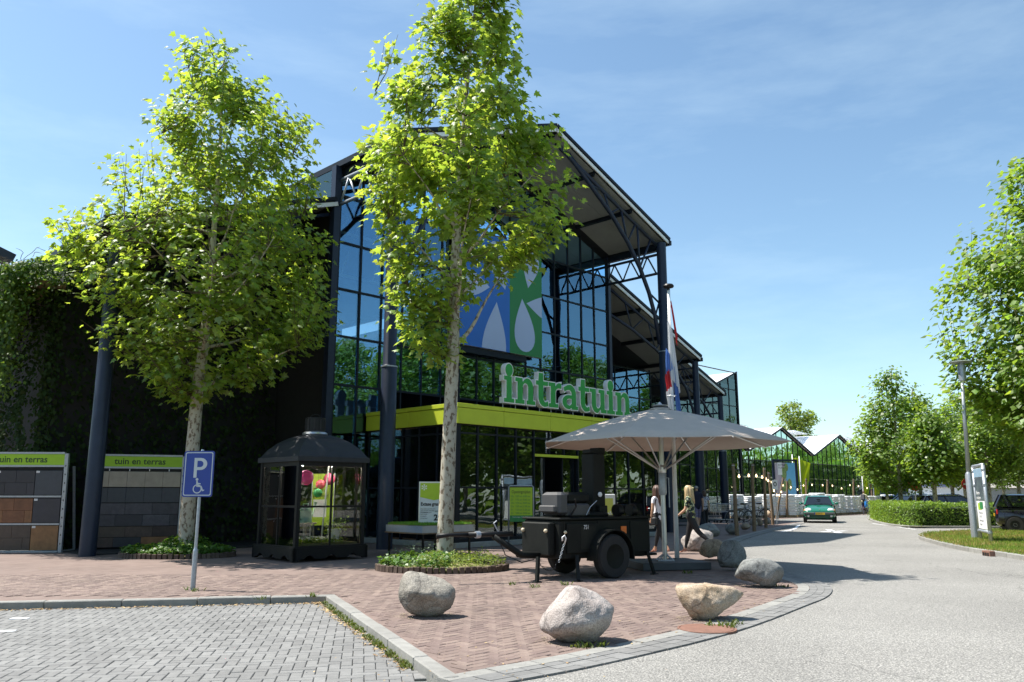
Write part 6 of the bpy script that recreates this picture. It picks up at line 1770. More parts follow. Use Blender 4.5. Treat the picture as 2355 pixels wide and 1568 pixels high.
# stove: hood with grey end, kettle rim, chimney
TR('stove_top', MB().lathe([(.42,1.06),(.44,1.10),(.40,1.14),(.36,1.15)], 28, (-.02,.66,0)), M_army, smooth='auto')
hd_ = [(-.62,1.06),(-.10,1.06),(-.10,1.18),(-.16,1.38),(-.62,1.50)]
T_ = Matrix.Identity(4)
TR('hood', MB().bbox(-.78,-.20,.30,.95,1.07,1.30,.03), M_hood); TR('hood', MB().bbox(-.74,-.16,.34,.92,1.30,1.50,.05), M_army)
TR('hood_end', MB().bbox(-.98,-.745,.26,.78,1.10,1.50,.05), M_hood); TR('hood_lip', MB().bbox(-1.06,-.93,.3,.74,1.15,1.27,.02), M_hood)
TR('chimney', MB().bbox(.05,.37,.50,.82,1.06,2.22,.02), M_army); TR('chimney_cap', MB().bbox(.01,.24,.52,.74,2.22,2.29,.01), M_army); TR('chimney_cap', MB().bbox(.25,.44,.56,.80,2.22,2.33,.01), M_army)
TR('gauge', MB().lathe([(.045,0),(.045,.02),(.035,.025)], 14, (.20,.485,1.46), axis='Y'), M_txtw)
TR('valve_box', MB().bbox(.12,.32,.40,.50,1.10,1.26,.01), M_army)
TR('lever', MB().tube([(-.70,.28,1.08),(-.62,.22,1.25),(-.66,.2,1.38)], .018, 6), M_black); TR('rod', MB().tube([(-.35,.25,1.1),(-.28,.22,1.24),(-.12,.22,1.35)], .008, 5), M_galv)
for x in (.62,.98): TR('burner', MB().lathe([(.02,-.06),(.11,-.06),(.12,0),(.11,.06),(.02,.06)], 16, (x,.45,1.17), axis='X'), M_black, smooth='auto')
TR('rear_fitting', MB().lathe([(.05,0),(.12,.02),(.13,.12),(.08,.18)], 14, (1.16,.55,.72), axis='X'), M_black, smooth='auto')
# draw bar, tow tube, jockey leg, chains
TR('drawbar', MB().tube([(-1.2,.55,.42),(-1.55,.6,.44),(-2.05,.72,.76)], [.06,.06,.05], 8), M_army, smooth=True); TR('drawbar', MB().tube([(-1.2,.85,.42),(-1.55,.7,.44)], .05, 8), M_army, smooth=True)
TR('tow_tube', MB().tube([(-1.72,.62,.80),(-2.45,.90,.79)], .045, 10), M_black, smooth=True); TR('tow_eye', MB().tube([(-2.45,.90,.79),(-2.75,1.02,.79),(-2.95,1.10,.77)], [.035,.03,.045], 10), M_black, smooth=True)
TR('handbrake', MB().tube([(-1.95,.70,.80),(-2.05,.72,.98),(-2.0,.7,1.02)], .012, 6), M_galv); TR('clamp', MB().lathe([(.06,-.04),(.06,.04)], 12, (-2.3,.84,.79), axis='X'), M_galv)
TR('brake_cable', MB().tube([(-2.0,.66,.72),(-1.9,.58,.45),(-1.6,.52,.32),(-1.35,.5,.36)], .009, 6), M_black)
for (x,y,x2,y2,h) in ((-1.42,.30,-1.48,.26,.42),(-.72,.10,-.82,-.04,.42),(1.05,.14,1.16,.08,.42),(1.0,1.15,1.08,1.2,.42)):
    l_ = TR('support_leg', MB().bar((x,y,h),(x2,y2,.02),.06,.05), M_army); MB().bbox(x2-.07,x2+.07,y2-.05,y2+.05,0,.02,.004).build('foot', M_army, l_)
TR('step_board', MB().box(.75,1.75,.55,.85,.30,.34), M_army)
TR('tow_hook', MB().tube([(-1.0,.10,.62),(-1.0,.06,.72),(-1.04,.05,.77),(-1.08,.06,.74),(-1.07,.07,.68)], .014, 6), M_white, smooth=True)
def chain(pts, r=.016):
    L = resample(smooth_line(pts, 6), .034); mb = MB()
    for i in range(len(L)-1):
        c_, d_ = (L[i]+L[i+1])/2, (L[i+1]-L[i]).normalized(); s_ = d_.orthogonal().normalized() if i % 2 else d_.cross(d_.orthogonal()).normalized()
        mb.tube([c_+d_*.024*math.cos(a)+s_*.013*math.sin(a) for a in [k*math.pi/4 for k in range(9)]], .0045, 4, cap=False)
    return mb
TR('chain', chain([(-1.02,.09,.62),(-1.08,.10,.45),(-1.12,.12,.32)]), M_galv); TR('chain', chain([(-1.40,.3,.30),(-1.3,.2,.20),(-1.15,.2,.22),(-1.08,.22,.36)]), M_black)
M_lampw = mat('amber_lens', (.6,.5,.35), .3)
for (x,y) in ((-1.22,.34),(-1.22,.98)): TR('marker_lamp', MB().lathe([(.02,-.03),(.035,-.01),(.03,.03)], 10, (x,y,.84), axis='X'), M_lampw, smooth=True)
TR('marker_lamp', MB().lathe([(.02,-.03),(.03,0),(.02,.02)], 10, (-.97,.105,.82), axis='Y'), M_lampw, smooth=True)

# ---- parasol
um = thing('parasol', 'large taupe octagonal parasol on an aluminium pole over the trailer rear', 'parasol', Vector((3.12,16.95,0)), R(0))
M_cloth = mat('taupe_cloth', (.45,.385,.335), .85, var=.05, scale=5, bump=.06, bscale=200)
Rr, zc, ztop = 2.60, 2.49, 3.26
angs = [R(-116+45*k) for k in range(8)]
vs, fs = [(0,0,ztop)], []
NS = 5
for i in range(8):
    a0, a1 = angs[i], angs[(i+1) % 8]; b0 = len(vs)
    mb = MB(); pv = [Vector((.10*math.cos((a0+a1)/2)*0,0,ztop))]
    P0, P1 = Vector((math.cos(a0),math.sin(a0),0)), Vector((math.cos(a1),math.sin(a1),0))
    grid = []
    for r_ in range(NS+1):
        t_ = .03+.97*r_/NS
        for s_ in range(5):
            d = P0.lerp(P1, s_/4)*Rr*t_; sag = -.025*math.sin(math.pi*s_/4)*t_
            grid.append(Vector((d.x,d.y, ztop-(ztop-zc)*t_**1.06+sag*(1 if r_ < NS else .6)+.05*math.sin(math.pi*t_))))
    n_ = len(grid); fs = []
    for r_ in range(NS):
        for s_ in range(4): k = r_*5+s_; fs.append((k,k+1,k+6,k+5))
    mb.add(grid + [p-Vector((0,0,.006)) for p in grid], fs + [tuple(n_+q_ for q_ in reversed(f)) for f in fs] + [(NS*5+s_, NS*5+s_+1, n_+NS*5+s_+1, n_+NS*5+s_) for s_ in range(4)])
    mb.build('canopy_panel', M_cloth, um, smooth=True, fix=False)
    MB().tube([(P0.x*.15,P0.y*.15,ztop-.06),(P0.x*Rr*.5,P0.y*Rr*.5,ztop-(ztop-zc)*.48-.03),(P0.x*Rr,P0.y*Rr,zc-.015)], .016, 6).build('rib', M_alu, um)
    MB().tube([(P0.x*.09,P0.y*.09,1.98),(P0.x*Rr*.55,P0.y*Rr*.55,ztop-(ztop-zc)*.53-.05)], .017, 6).build('strut', M_alu, um)
MB().lathe([(.20,ztop-.02),(.28,ztop-.06),(.10,ztop+.02)], 20).build('vent_cap', M_cloth, um, smooth=True)
MB().lathe([(.16,ztop+.03),(.17,ztop+.05),(.05,ztop+.07),(.03,ztop+.10),(.01,ztop+.12)], 18).build('finial', M_alu, um, smooth='auto')
MB().lathe([(.052,.1),(.052,ztop-.05)], 18).build('pole', M_alu, um, smooth='auto'); MB().lathe([(.085,1.9),(.095,1.95),(.095,2.02),(.06,2.06)], 16).build('hub', M_alu, um, smooth='auto')
MB().lathe([(.07,1.45),(.085,1.5),(.085,1.88),(.06,1.92)], 16).build('crank_collar', M_galv, um, smooth='auto'); MB().tube([(.09,0,1.8),(.13,0,1.8),(.13,0,1.2)], .012, 6).build('crank', M_galv, um)
MB().bbox(-.72,.72,-.62,.62,0,.14,.01).build('base_slab', mat('base_plate',(.06,.065,.07),.6), um).rotation_euler = (0,0,R(12))
for k in range(4): MB().bar((.22*math.cos(k*1.57+.78),.22*math.sin(k*1.57+.78),.15),(.05*math.cos(k*1.57+.78),.05*math.sin(k*1.57+.78),.26),.03,.02).build('foot_bracket', M_galv, um)
MB().box(-.17,.17,-.17,.17,.14,.16).build('foot_plate', M_galv, um)

# ---- flagpole and flag
fp = G(1557,1298); tp = A(1537,668,fp.y)
t = thing('flagpole', 'white flagpole with dark disc top beside the parasol', 'flagpole', fp)
H = tp.z; lean = Vector((tp.x-fp.x, 0, 0))
MB().tube([(0,0,-.05),(lean.x*.5,0,H*.5),(lean.x,0,H)], [.052,.044,.034], 14).build('pole', M_white, t, smooth=True)
MB().lathe([(.03,0),(.03,.05),(.11,.07),(.125,.10),(.10,.14),(.02,.16)], 18, (lean.x,0,H)).build('truck', M_black, t, smooth='auto')
MB().tube([(lean.x*.62+.11*math.cos(a),.11*math.sin(a),H*.60) for a in [k*math.pi/8 for k in range(17)]], .012, 6).build('ring', M_white, t)
fl = thing('flag', 'red white and blue flag hanging limp around the white pole', 'flag', fp)
M_fr, M_fw, M_fb = [leafmat(n_, c_, c2, .02, .03, .35) for n_, c_, c2 in (('flag_red',(.50,.05,.03),(.5,.06,.03)),('flag_white',(.72,.72,.75),(.6,.6,.62)),('flag_blue',(.07,.13,.42),(.08,.16,.5)))]
zt_f, zb_f = A(1537,690,fp.y).z, A(1548,950,fp.y).z
def drape(name, m, a0, a1, r0, r1, zt0, zt1, zb0, zb1, seed, nf=3.0):
    "one colour of the limp cloth: strip wrapped around the pole between angles a0 and a1, pleated"
    vs, fs = [], []; nu, nv = 18, 16
    for j in range(nv+1):
        v_ = j/nv
        for i in range(nu+1):
            u_ = i/nu; a = R(a0+(a1-a0)*u_); z = (zt0+(zt1-zt0)*u_)*(1-v_) + (zb0+(zb1-zb0)*u_)*v_
            r_ = (r0+(r1-r0)*v_**.8)*(1+.22*math.sin(u_*nf*6.283+seed+v_*1.5))
            cx_ = lean.x*z/H + .05*v_
            vs.append((cx_+r_*math.cos(a), r_*.8*math.sin(a), z))
    for j in range(nv):
        for i in range(nu): k = j*(nu+1)+i; fs.append((k,k+1,k+nu+2,k+nu+1))
    mb = MB(); mb.add(vs, fs); return mb.build(name, m, fl, smooth=True, fix=False)
zz = lambda y: A(1540,y,fp.y).z
drape('red_stripe', M_fr, -38, 25, .045, .10, zz(690), zz(705), zz(765), zz(795), 1, 2)
drape('white_stripe', M_fw, -150, -5, .05, .115, zz(735), zz(765), zz(865), zz(905), 2, 4)
drape('blue_stripe', M_fb, -190, -105, .085, .14, zz(800), zz(815), zz(868), zz(850), 0)
drape('red_stripe', M_fr, -185, -118, .12, .13, zz(866), zz(850), zz(915), zz(890), 2)
drape('white_stripe', M_fw, -178, -105, .12, .125, zz(905), zz(890), zz(935), zz(945), 3)
drape('blue_stripe', M_fb, -80, 10, .10, .125, zz(835), zz(880), zz(945), zz(955), 4, 3)

# ---- street lamp and narrow advertising stand on the lawn
lp = G(2243,1243); tp = A(2209,836,lp.y)
t = thing('street_lamp', 'tall grey street lamp with flat disc head on the lawn', 'street lamp', lp)
H = tp.z; zj = A(2231,1088,lp.y).z
MB().lathe([(.115,-.05),(.11,zj-.05),(.075,zj+.03)], 18).build('lower_mast', M_galv, t, smooth='auto'); MB().tube([(0,0,zj),(tp.x-lp.x,0,H)], [.068,.048], 14).build('mast', M_galv, t, smooth=True)
MB().lathe([(.06,-.62),(.11,-.58),(.12,-.10),(.10,0)], 18, (tp.x-lp.x,0,H)).build('lamp_body', M_galv, t, smooth='auto')
MB().lathe([(.10,0),(.33,.03),(.35,.05),(.31,.07),(.03,.10)], 26, (tp.x-lp.x,0,H)).build('lamp_disc', M_galv, t, smooth='auto')
s0, s1 = G(2255,1245), G(2279,1252)
t = thing('advertising_stand', 'narrow framed advertising stand with white lower panel next to the street lamp', 'sign', s0, math.atan2(s1.y-s0.y, s1.x-s0.x))
L = (s1-s0).length; Hs = 2.35
for x in (0, L): 
    MB().tube([(x,0,-.05),(x,0,Hs)], .055, 12).build('post', M_galv, t, smooth=True)
    for z in (.35,1.1,1.75,2.2): MB().lathe([(.068,-.03),(.068,.03)], 12, (x,0,z)).build('collar', M_galv, t)
for z in (.35, Hs): MB().tube([(-.03,0,z),(L+.03,0,z)], .05, 10).build('crossbar', M_galv, t, smooth=True)
MB().box(.08,L-.08,-.02,.02,.42,2.27).build('panel', M_white, t)
def face(y, s):
    MB().box(.085,L-.085,min(y,y+s*.003),max(y,y+s*.003),1.28,2.0).build('dark_photo', mat('ad_photo',(.02,.025,.05),.4,col2=(.12,.16,.16),scale=4), t)
    MB().box(.085,L-.085,min(y,y+s*.003),max(y,y+s*.003),2.0,2.26).build('sky_print', mat('ad_sky',(.25,.38,.50),.4), t)
    MB().box(L*.2,L*.5,min(y,y+s*.003),max(y,y+s*.003),1.0,1.2).build('lime_logo', M_limeprint, t); MB().box(L*.38,L*.68,min(y+s*.003,y+s*.005),max(y+s*.003,y+s*.005),1.03,1.24).build('dark_logo', M_pgreen, t)
    r_ = (90,0,0)
face(-.0235, -1)
for k, s_ in enumerate(('Bloemen','en planten')): tx = text('lettering', s_, .15, t, (L*.15,-.028,1.47-k*.15), M_txtw, sx=1.1)
for k, s_ in enumerate(('Elke dag open','Tel. 0412','Parkeren gratis','Welkom')): text('lettering', s_, .10, t, (L*.2,-.0215,.88-k*.12), mat('grey_print',(.25,.25,.28),.6,var=0), sx=1.1)

# ---- small signs far off
def round_sign(px, Y, label):
    g = A(px[0], px[1], Y)
    t = thing('no_entry_sign', label, 'sign', (g.x, Y, 0), 0, 'no entry signs')
    MB().tube([(0,.03,0),(0,.03,g.z)], .04, 8).build('pole', M_galv, t); MB().lathe([(.38,-.01),(.38,.01)], 24, (0,0,g.z), axis='Y').build('disc', mat('sign_red',(.50,.03,.025),.4,var=.03), t); MB().box(-.27,.27,-.016,-.0105,g.z-.06,g.z+.06).build('white_bar', M_txtw, t)
round_sign((2103,1114), 50, 'red no entry sign partly behind leaves left of the white house'); round_sign((2224,1113), 54, 'red no entry sign behind the lamp post')
# no parking plate by the posts
g = A(1781, 1106, G(1779,1206).y-.15)
t = thing('small_plate', 'small white plate on a thin pole next to the leaning wooden post', 'sign', (g.x,g.y,0), R(10))
MB().tube([(0,.02,0),(0,.02,g.z+.1)], .025, 8).build('pole', M_galv, t); MB().box(-.14,.14,-.01,.01,g.z-.42,g.z+.05).build('plate', M_txtw, t); MB().prism([arc(0,g.z-.15,.09,.12,0,345,14), arc(0,g.z-.15,.05,.08,0,345,14)], -.014, -.0105).build('symbol', M_txt, t)
# container, fence rail, house
g = A(2060,1165,70)
t = thing('waste_container', 'green waste container with dark diagonal bar and blue lid behind the hedge', 'container', (g.x+.6,70,0), R(15))
MB().bbox(-1.3,1.3,-.6,.6,.1,1.3,.03).build('body', mat('container_green',(.06,.20,.02),.5), t); MB().bar((-1.1,-.62,.3),(1.1,-.62,1.2),.12,.03).build('bar', M_black, t); MB().bbox(-1.35,1.35,-.65,.65,1.3,1.45,.02).build('lid', mat('container_blue',(.03,.09,.24),.5), t); MB().bbox(-2.2,-1.35,-.5,.5,.1,1.35,.03).build('side_bin', M_black, t)
hs = thing('white_house', 'white gabled house with dark blue roof far behind the parked cars', 'house', Vector((72,118,0)), R(4))
MB().prism([[(-12,0),(12,0),(12,2.6),(-12,2.6)]], 0, 9).build('wall', M_white, hs)
MB().box(-12.6,12.6,-.4,.2,2.5,2.65).build('gutter', M_white, hs)
mb = MB(); mb.add([(-12.6,-.5,2.55),(12.6,-.5,2.55),(12.6,4.5,6.4),(-11,4.5,6.4),(12.6,9.5,2.55),(-12.6,9.5,2.55)], [(0,1,2,3),(3,2,4,5),(0,3,5),(1,4,2)]); mb.build('roof', mat('slate_roof',(.035,.042,.075),.6,var=.15,scale=1), hs)
mb = MB(); mb.add([(-12.02,0,2.5),(-12.02,9,2.5),(-12.02,4.5,6.0)], [(0,1,2)]); mb.build('gable', M_white, hs)
for k in range(4):
    w_ = MB().box(-7+k*4.2,-6+k*4.2,-.05,.02,1.0,2.0).build('window', M_black, hs); MB().box(-7.1+k*4.2,-5.9+k*4.2,-.07,-.05,.92,1.0).build('sill', M_white, w_)
for x in (-4.5, 1.5): MB().bar((x-.6,1.2,3.95),(x+.6,1.2,3.95),1.2,.9,up=(0,-.6,.8)).build('roof_window', M_alu, hs)
ft = thing('rail_fence', 'low timber rail fence in front of the white house', 'fence', Vector((44,74,0)), R(0))
for k in range(8): MB().box(k*2.2-.07,k*2.2+.07,-.07,.07,0,.9).build('fence_post', M_stool, ft)
for z in (.45,.8): MB().box(-.2,15.6,-.03,.03,z,z+.14).build('rail', M_stool, ft)
# low grey shed at the far right
sh = thing('grey_shed', 'low grey shed with pale sloping roof far at the right edge', 'shed', Vector((62,98,0)), R(-6))
MB().box(-5,5,0,6,0,2.4).build('wall', M_concrete, sh); mb = MB(); mb.add([(-5.4,-.4,2.3),(5.4,-.4,2.3),(5.4,3,4.6),(-5.4,3,4.6),(5.4,6.4,2.3),(-5.4,6.4,2.3)], [(0,1,2,3),(3,2,4,5),(0,3,5),(1,4,2)]); mb.build('roof', mat('pale_roof',(.36,.33,.30),.8), sh)
# ================================================================== CARS, BICYCLES, TROLLEYS
M_tyre = M_rubber
def car(name, label, p, rz, paint, L=3.78, W=1.64, H=1.42, plate=None, detail=True, group=None, estate=False, lights=True):
    "front along -Y"
    t = thing(name, label, 'car', p, rz, group)
    k = L/3.78; hw0 = W/2
    sec = [(-1.88,.62,.36,.60),(-1.83,.72,.26,.66),(-1.70,.79,.21,.72),(-1.42,.81,.19,.80),(-1.05,.82,.18,.88),(-.80,.82,.18,.945),(0,.82,.18,.95),(1.0,.82,.19,.97),(1.55,.80,.21,.97),(1.78,.76,.26,.94),(1.88,.66,.36,.86)]
    vs, fs = [], []; n = 20
    for (y, hw, zb, zt) in sec:
        y *= k; hw *= W/1.64; zt *= H/1.42
        for i in range(n):
            a = 2*math.pi*(i+.5)/n; c_, s_ = math.cos(a), math.sin(a)
            f = lambda v, e: math.copysign(abs(v)**e, v)
            zz_ = (zb+zt)/2 + (zt-zb)/2*f(s_, .55); tw_ = 1-.10*max(0,(zz_-.6)/.4)
            vs.append((hw*f(c_,.38)*tw_, y, zz_))
    m_ = len(sec)
    for j in range(m_-1):
        for i in range(n): q = (i+1) % n; fs.append((j*n+i, j*n+q, (j+1)*n+q, (j+1)*n+i))
    fs += [tuple(range(n)), tuple((m_-1)*n+i for i in range(n-1,-1,-1))]
    mb = MB(); mb.add(vs, fs); mb.build('body', paint, t, smooth='auto')
    zb_, zr = .93*H/1.42, H
    b0, b1, r0, r1 = -.92*k, (1.78 if not estate else 1.85)*k, -.18*k, (1.25 if not estate else 1.6)*k
    wb, wr = hw0*.90, hw0*.69
    B = [(-wb,b0,zb_),(wb,b0,zb_),(wb,b1,zb_),(-wb,b1,zb_)]; Tp = [(-wr,r0,zr-.05),(wr,r0,zr-.05),(wr,r1,zr-.05),(-wr,r1,zr-.05)]
    names = ('windscreen','side_window','rear_window','side_window')
    for i in range(4):
        j = (i+1) % 4
        mb = MB(); mb.add([B[i],B[j],Tp[j],Tp[i]], [(0,1,2,3)]); mb.build(names[i], M_glasscar, t, fix=False)
    def lp_(a, b, s_): return tuple(a[q]+(b[q]-a[q])*s_ for q in range(3))
    for i in range(4): MB().bar(B[i], Tp[i], .075, .06).build('pillar', paint, t)
    for i in (1, 3):
        j = (i+1) % 4
        MB().bar(lp_(B[i],B[j],.52 if i == 1 else .48), lp_(Tp[i],Tp[j],.5), .07, .03).build('pillar', paint, t)
        MB().bar(lp_(B[i],B[j],.80 if i == 1 else .20), lp_(Tp[i],Tp[j],.93 if i == 1 else .07), .20, .035).build('pillar', paint, t)
    # rounded roof
    vs, fs = [], []; nx, ny = 8, 8
    for j in range(ny+1):
        for i in range(nx+1):
            u_, v_ = i/nx*2-1, j/ny*2-1
            vs.append((u_*wr*1.06, (r0+r1)/2+v_*((r1-r0)/2+.05), zr-.06+.06*(1-u_**4)*(1-abs(v_)**5)))
    for j in range(ny):
        for i in range(nx): a = j*(nx+1)+i; fs.append((a,a+1,a+nx+2,a+nx+1))
    mb = MB(); mb.add(vs+[(x,y,z-.03) for x,y,z in vs], fs+[tuple((nx+1)*(ny+1)+q for q in reversed(f)) for f in fs]); mb.build('roof', paint, t, smooth='auto')
    MB().box(-wb+.05,wb-.05,b0+.1,b1-.1,zb_-.08,zb_-.03).build('cabin_floor', M_black, t)
    r_ = .29*H/1.42
    for sx_ in (-1,1):
        for y in (-1.22*k, 1.22*k):
            MB().lathe([(r_*1.16,-.012),(r_*1.16,.012)], 22, (sx_*(hw0-.008),y,r_*1.02), axis='X').build('wheel_arch', M_black, t)
            wheel(t, (sx_*(hw0-.075),y,r_), r_, .18, M_tyre, M_alu, 'X')
    MB().box(-hw0*.93,hw0*.93,-1.7*k,1.7*k,.15,.24).build('underbody', M_black, t)
    if not detail: return t
    for sx_ in (-1,1):
        MB().bbox(sx_*.36-.22,sx_*.36+.22,-.05*k,.12*k,.7,1.16*H/1.42,.05).build('seat', M_rubber, t); MB().bbox(sx_*.36-.12,sx_*.36+.12,.10*k,.2*k,1.13,1.30*H/1.42,.03).build('headrest', M_rubber, t)
        o = MB().lathe([(.0,-.10),(.07,-.08),(.085,0),(.07,.08),(.0,.09)], 14, axis='X').build('mirror', paint, t, smooth=True); o.location = (sx_*(hw0+.10),b0+.18,zb_+.07); o.scale = (1,.6,.75)
        MB().bar((sx_*(hw0-.1),b0+.18,zb_+.02),(sx_*(hw0+.05),b0+.18,zb_+.05),.04).build('mirror_arm', M_black, t)
    for s_ in (-1, 1):
        yy = -1.80*k if s_ < 0 else 1.83*k
    # front
    M_hl = mat('headlamp_glass', (.75,.76,.78), .08, var=.05); M_amber = mat('amber', (.7,.3,.08), .2)
    for sx_ in (-1,1):
        o = MB().lathe([(.0,-.05),(.10,-.045),(.145,-.01),(.15,.03),(.13,.06)], 18, axis='Y').build('headlight', M_hl, t, smooth=True); o.location = (sx_*.56,-1.74*k,.655); o.rotation_euler = (R(-24),0,R(sx_*16)); o.scale = (1.15,1,.78)
        o = MB().lathe([(.0,-.05),(.04,-.045),(.065,-.01),(.06,.05)], 12, axis='Y').build('indicator', M_amber, t, smooth=True); o.location = (sx_*.715,-1.66*k,.64); o.rotation_euler = (R(-20),0,R(sx_*30))
        MB().lathe([(.0,-.02),(.05,-.015),(.06,.02)], 14, (sx_*.57,-1.875*k,.36), axis='Y').build('fog_lamp', M_hl, t, smooth=True)
        MB().lathe([(.07,-.01),(.085,.03)], 14, (sx_*.57,-1.868*k,.36), axis='Y', cap=False).build('fog_ring', M_black, t)
        o = MB().bbox(-.09,.09,-.03,.03,0,.22,.02).build('tail_light', mat('tail_red',(.45,.02,.02),.2), t); o.location = (sx_*.66,1.80*k,.70)
        MB().bar((sx_*.15-.1,b0-.005,zb_+.03),(sx_*.15+.32,b0+.03,zb_+.06),.015).build('wiper', M_black, t)
    MB().bbox(-.78,.78,-1.93*k,-1.76*k,.43,.54,.03).build('bumper', mat('bumper_grey',(.05,.052,.055),.6), t)
    MB().bbox(-.42,.42,-1.868*k,-1.80*k,.585,.625,.01).build('grille', M_black, t); MB().bbox(-.50,.50,-1.89*k,-1.80*k,.28,.40,.01).build('lower_grille', M_black, t)
    for z in (.32,.36): MB().box(-.46,.46,-1.897*k,-1.885*k,z-.008,z+.008).build('grille_bar', paint, t)
    MB().prism([[(-.025,.70),(0,.66),(.025,.70),(0,.74)]], -1.845*k, -1.80*k).build('badge', M_alu, t)
    M_plate = mat('plate_yellow', (.72,.42,.02), .4, var=.02)
    MB().box(-.26,.26,-1.945*k,-1.925*k,.425,.535).build('number_plate', M_plate, t); MB().box(-.26,-.22,-1.9475*k,-1.9452*k,.426,.534).build('plate_strip', M_sblue, t)
    if plate: tx = text('plate_text', plate, .098, t, (-.205,-1.9465*k,.447), M_txt, sx=.86)
    MB().box(-.26,.26,1.885*k,1.90*k,.62,.73).build('number_plate', M_plate, t)
    MB().bbox(-.10,.10,b0+.35,b0+.38,zr-.24,zr-.18,.01).build('inner_mirror', M_black, t)
    for sx_ in (-1,1):
        MB().box(sx_*(hw0-.004)-.006,sx_*(hw0-.004)+.006,-.9*k,1.0*k,.52,.58).build('rub_strip', M_black, t)
        for y in (.18*k, ): MB().bbox(sx_*(hw0-.02)-.025,sx_*(hw0-.02)+.025,y,y+.16,.80,.83,.008).build('door_handle', M_black, t)
        for y in (-.72*k, .28*k, 1.02*k): MB().box(sx_*(hw0-.012)-.011,sx_*(hw0-.012)+.011,y-.004,y+.004,.3,.88).build('door_gap', M_black, t)
    return t
def paintmat(n, c, rough=.18):
    m = mat(n, c, rough, var=.03, scale=1.5); b = m.node_tree.nodes['Principled BSDF']; b.inputs['Coat Weight'].default_value = .6; b.inputs['Coat Roughness'].default_value = .04; return m
M_cgreen = paintmat('green_metallic', (.012,.145,.085)); M_cblack = paintmat('black_car_paint', (.008,.008,.014)); M_cdark = paintmat('dark_blue_paint', (.012,.016,.03)); M_csilver = paintmat('silver_paint', (.35,.37,.39)); M_cwhite = paintmat('white_car_paint', (.75,.76,.78))
g = G(1900,1206)
car('green_car', 'green hatchback with yellow number plate driving towards the viewer', g+Vector((1.25,4.2,0)), R(-20), M_cgreen, plate='02-KK-FS')
car('dark_car', 'dark blue black hatchback cut off by the right edge behind the lawn', Vector((20.95,32.2,0)), R(62), M_cblack, L=3.6, W=1.66, H=1.50, estate=True)
pk = 'cars parked behind the hedge'
for (px, Y, rz, pm_, lab, est) in ((2128,51,100,M_cdark,'dark parked car with red tail light seen over the hedge',False),(2160,56,80,M_csilver,'silver parked car behind the hedge between two trunks',False),(2200,50,75,M_cblack,'black parked car behind the right part of the hedge',True)):
    p = A(px,1180,Y); car('parked_car', lab, Vector((p.x,Y,0)), R(rz), pm_, 4.1, 1.72, 1.46, group=pk, estate=est)
far = 'cars parked by the white house'
for (px, Y, rz, pm_, lab) in ((2130,92,95,M_cwhite,'small white car in front of the white house'),(2165,96,80,M_csilver,'silver grey car far behind the hedge, right of the white car'),(2195,98,85,M_cdark,'dark car far behind the hedge, farthest right'),(2070,88,60,M_csilver,'pale car far behind the green container')):
    p = A(px,1150,Y); car('parked_car', lab, Vector((p.x,Y,.1)), R(rz), pm_, 4.2, 1.75, 1.5, detail=False, group=far)
car('parked_car', 'silver car mirrored in the entrance glass, standing outside the frame', Vector((22.5,20.5,0)), R(70), M_csilver, 4.2, 1.72, 1.46, group='cars mirrored in the glass')

def bicycle(label, p, rz, col, tilt=0, group=None):
    "front along +X"
    t = thing('bicycle', label, 'bicycle', p, rz, group); t.rotation_euler = (R(tilt),0,rz)
    m = mat('bike_paint', col, .35, var=.05)
    for x in (-.53,.55):
        w_ = MB().tube([(x+.33*math.cos(a),0,.345+.33*math.sin(a)) for a in [k*math.pi/12 for k in range(25)]], .018, 6, cap=False).build('wheel', M_rubber, t, smooth=True)
        for k in range(10): a = k*math.pi/5; MB().tube([(x,0,.345),(x+.32*math.cos(a),0,.345+.32*math.sin(a))], .002, 3).build('spoke', M_alu, w_)
        MB().tube([(x+.37*math.cos(R(a)),0,.345+.37*math.sin(R(a))) for a in range(20,181,20)], .02, 5).build('mudguard', m, t)
    fr = MB()
    for a, b in (((-.08,0,.30),(-.20,0,.85)),((-.08,0,.30),(.38,0,.80)),((-.19,0,.78),(.36,0,.86)),((-.08,0,.30),(-.53,0,.345)),((-.19,0,.76),(-.53,0,.345)),((.36,0,.92),(.55,0,.345))): fr.tube([a,b], .016, 7)
    fr.build('frame', m, t, smooth=True)
    MB().tube([(.33,0,.92),(.31,0,1.03),(.33,.12,1.06),(.16,.28,1.03)], .011, 6).build('handlebar', M_alu, t, smooth=True); MB().tube([(.31,0,1.03),(.33,-.12,1.06),(.16,-.28,1.03)], .011, 6).build('handlebar', M_alu, t, smooth=True)
    MB().tube([(-.20,0,.84),(-.22,0,.96)], .012, 6).build('seat_post', M_alu, t); MB().prism([[(-.36,.96),(-.10,.96),(-.02,1.0),(-.20,1.02),(-.36,1.04)]], -.07, .07).build('saddle', M_black, t)
    MB().box(-.75,-.32,-.07,.07,.72,.74).build('carrier', M_black, t); MB().lathe([(.09,-.01),(.09,.01)], 14, (-.08,-.05,.30), axis='Y').build('chain_ring', M_black, t)
    MB().lathe([(.03,-.03),(.04,.03)], 10, (.44,0,.80), axis='X').build('headlamp', M_alu, t)
    return t
bg_ = 'bicycles parked under the right lower roof'
for (px, rz, c, ti, lab) in (((1700,1208),25,(.08,.09,.10),6,'black parked bicycle leftmost of the shaded pair'),((1722,1204),15,(.28,.30,.30),-4,'grey parked bicycle right of the black one'),((1738,1200),160,(.03,.03,.03),5,'dark bicycle with its front wheel beside the second wooden post')):
    bicycle(lab, G(*px), R(rz), c, ti, bg_)
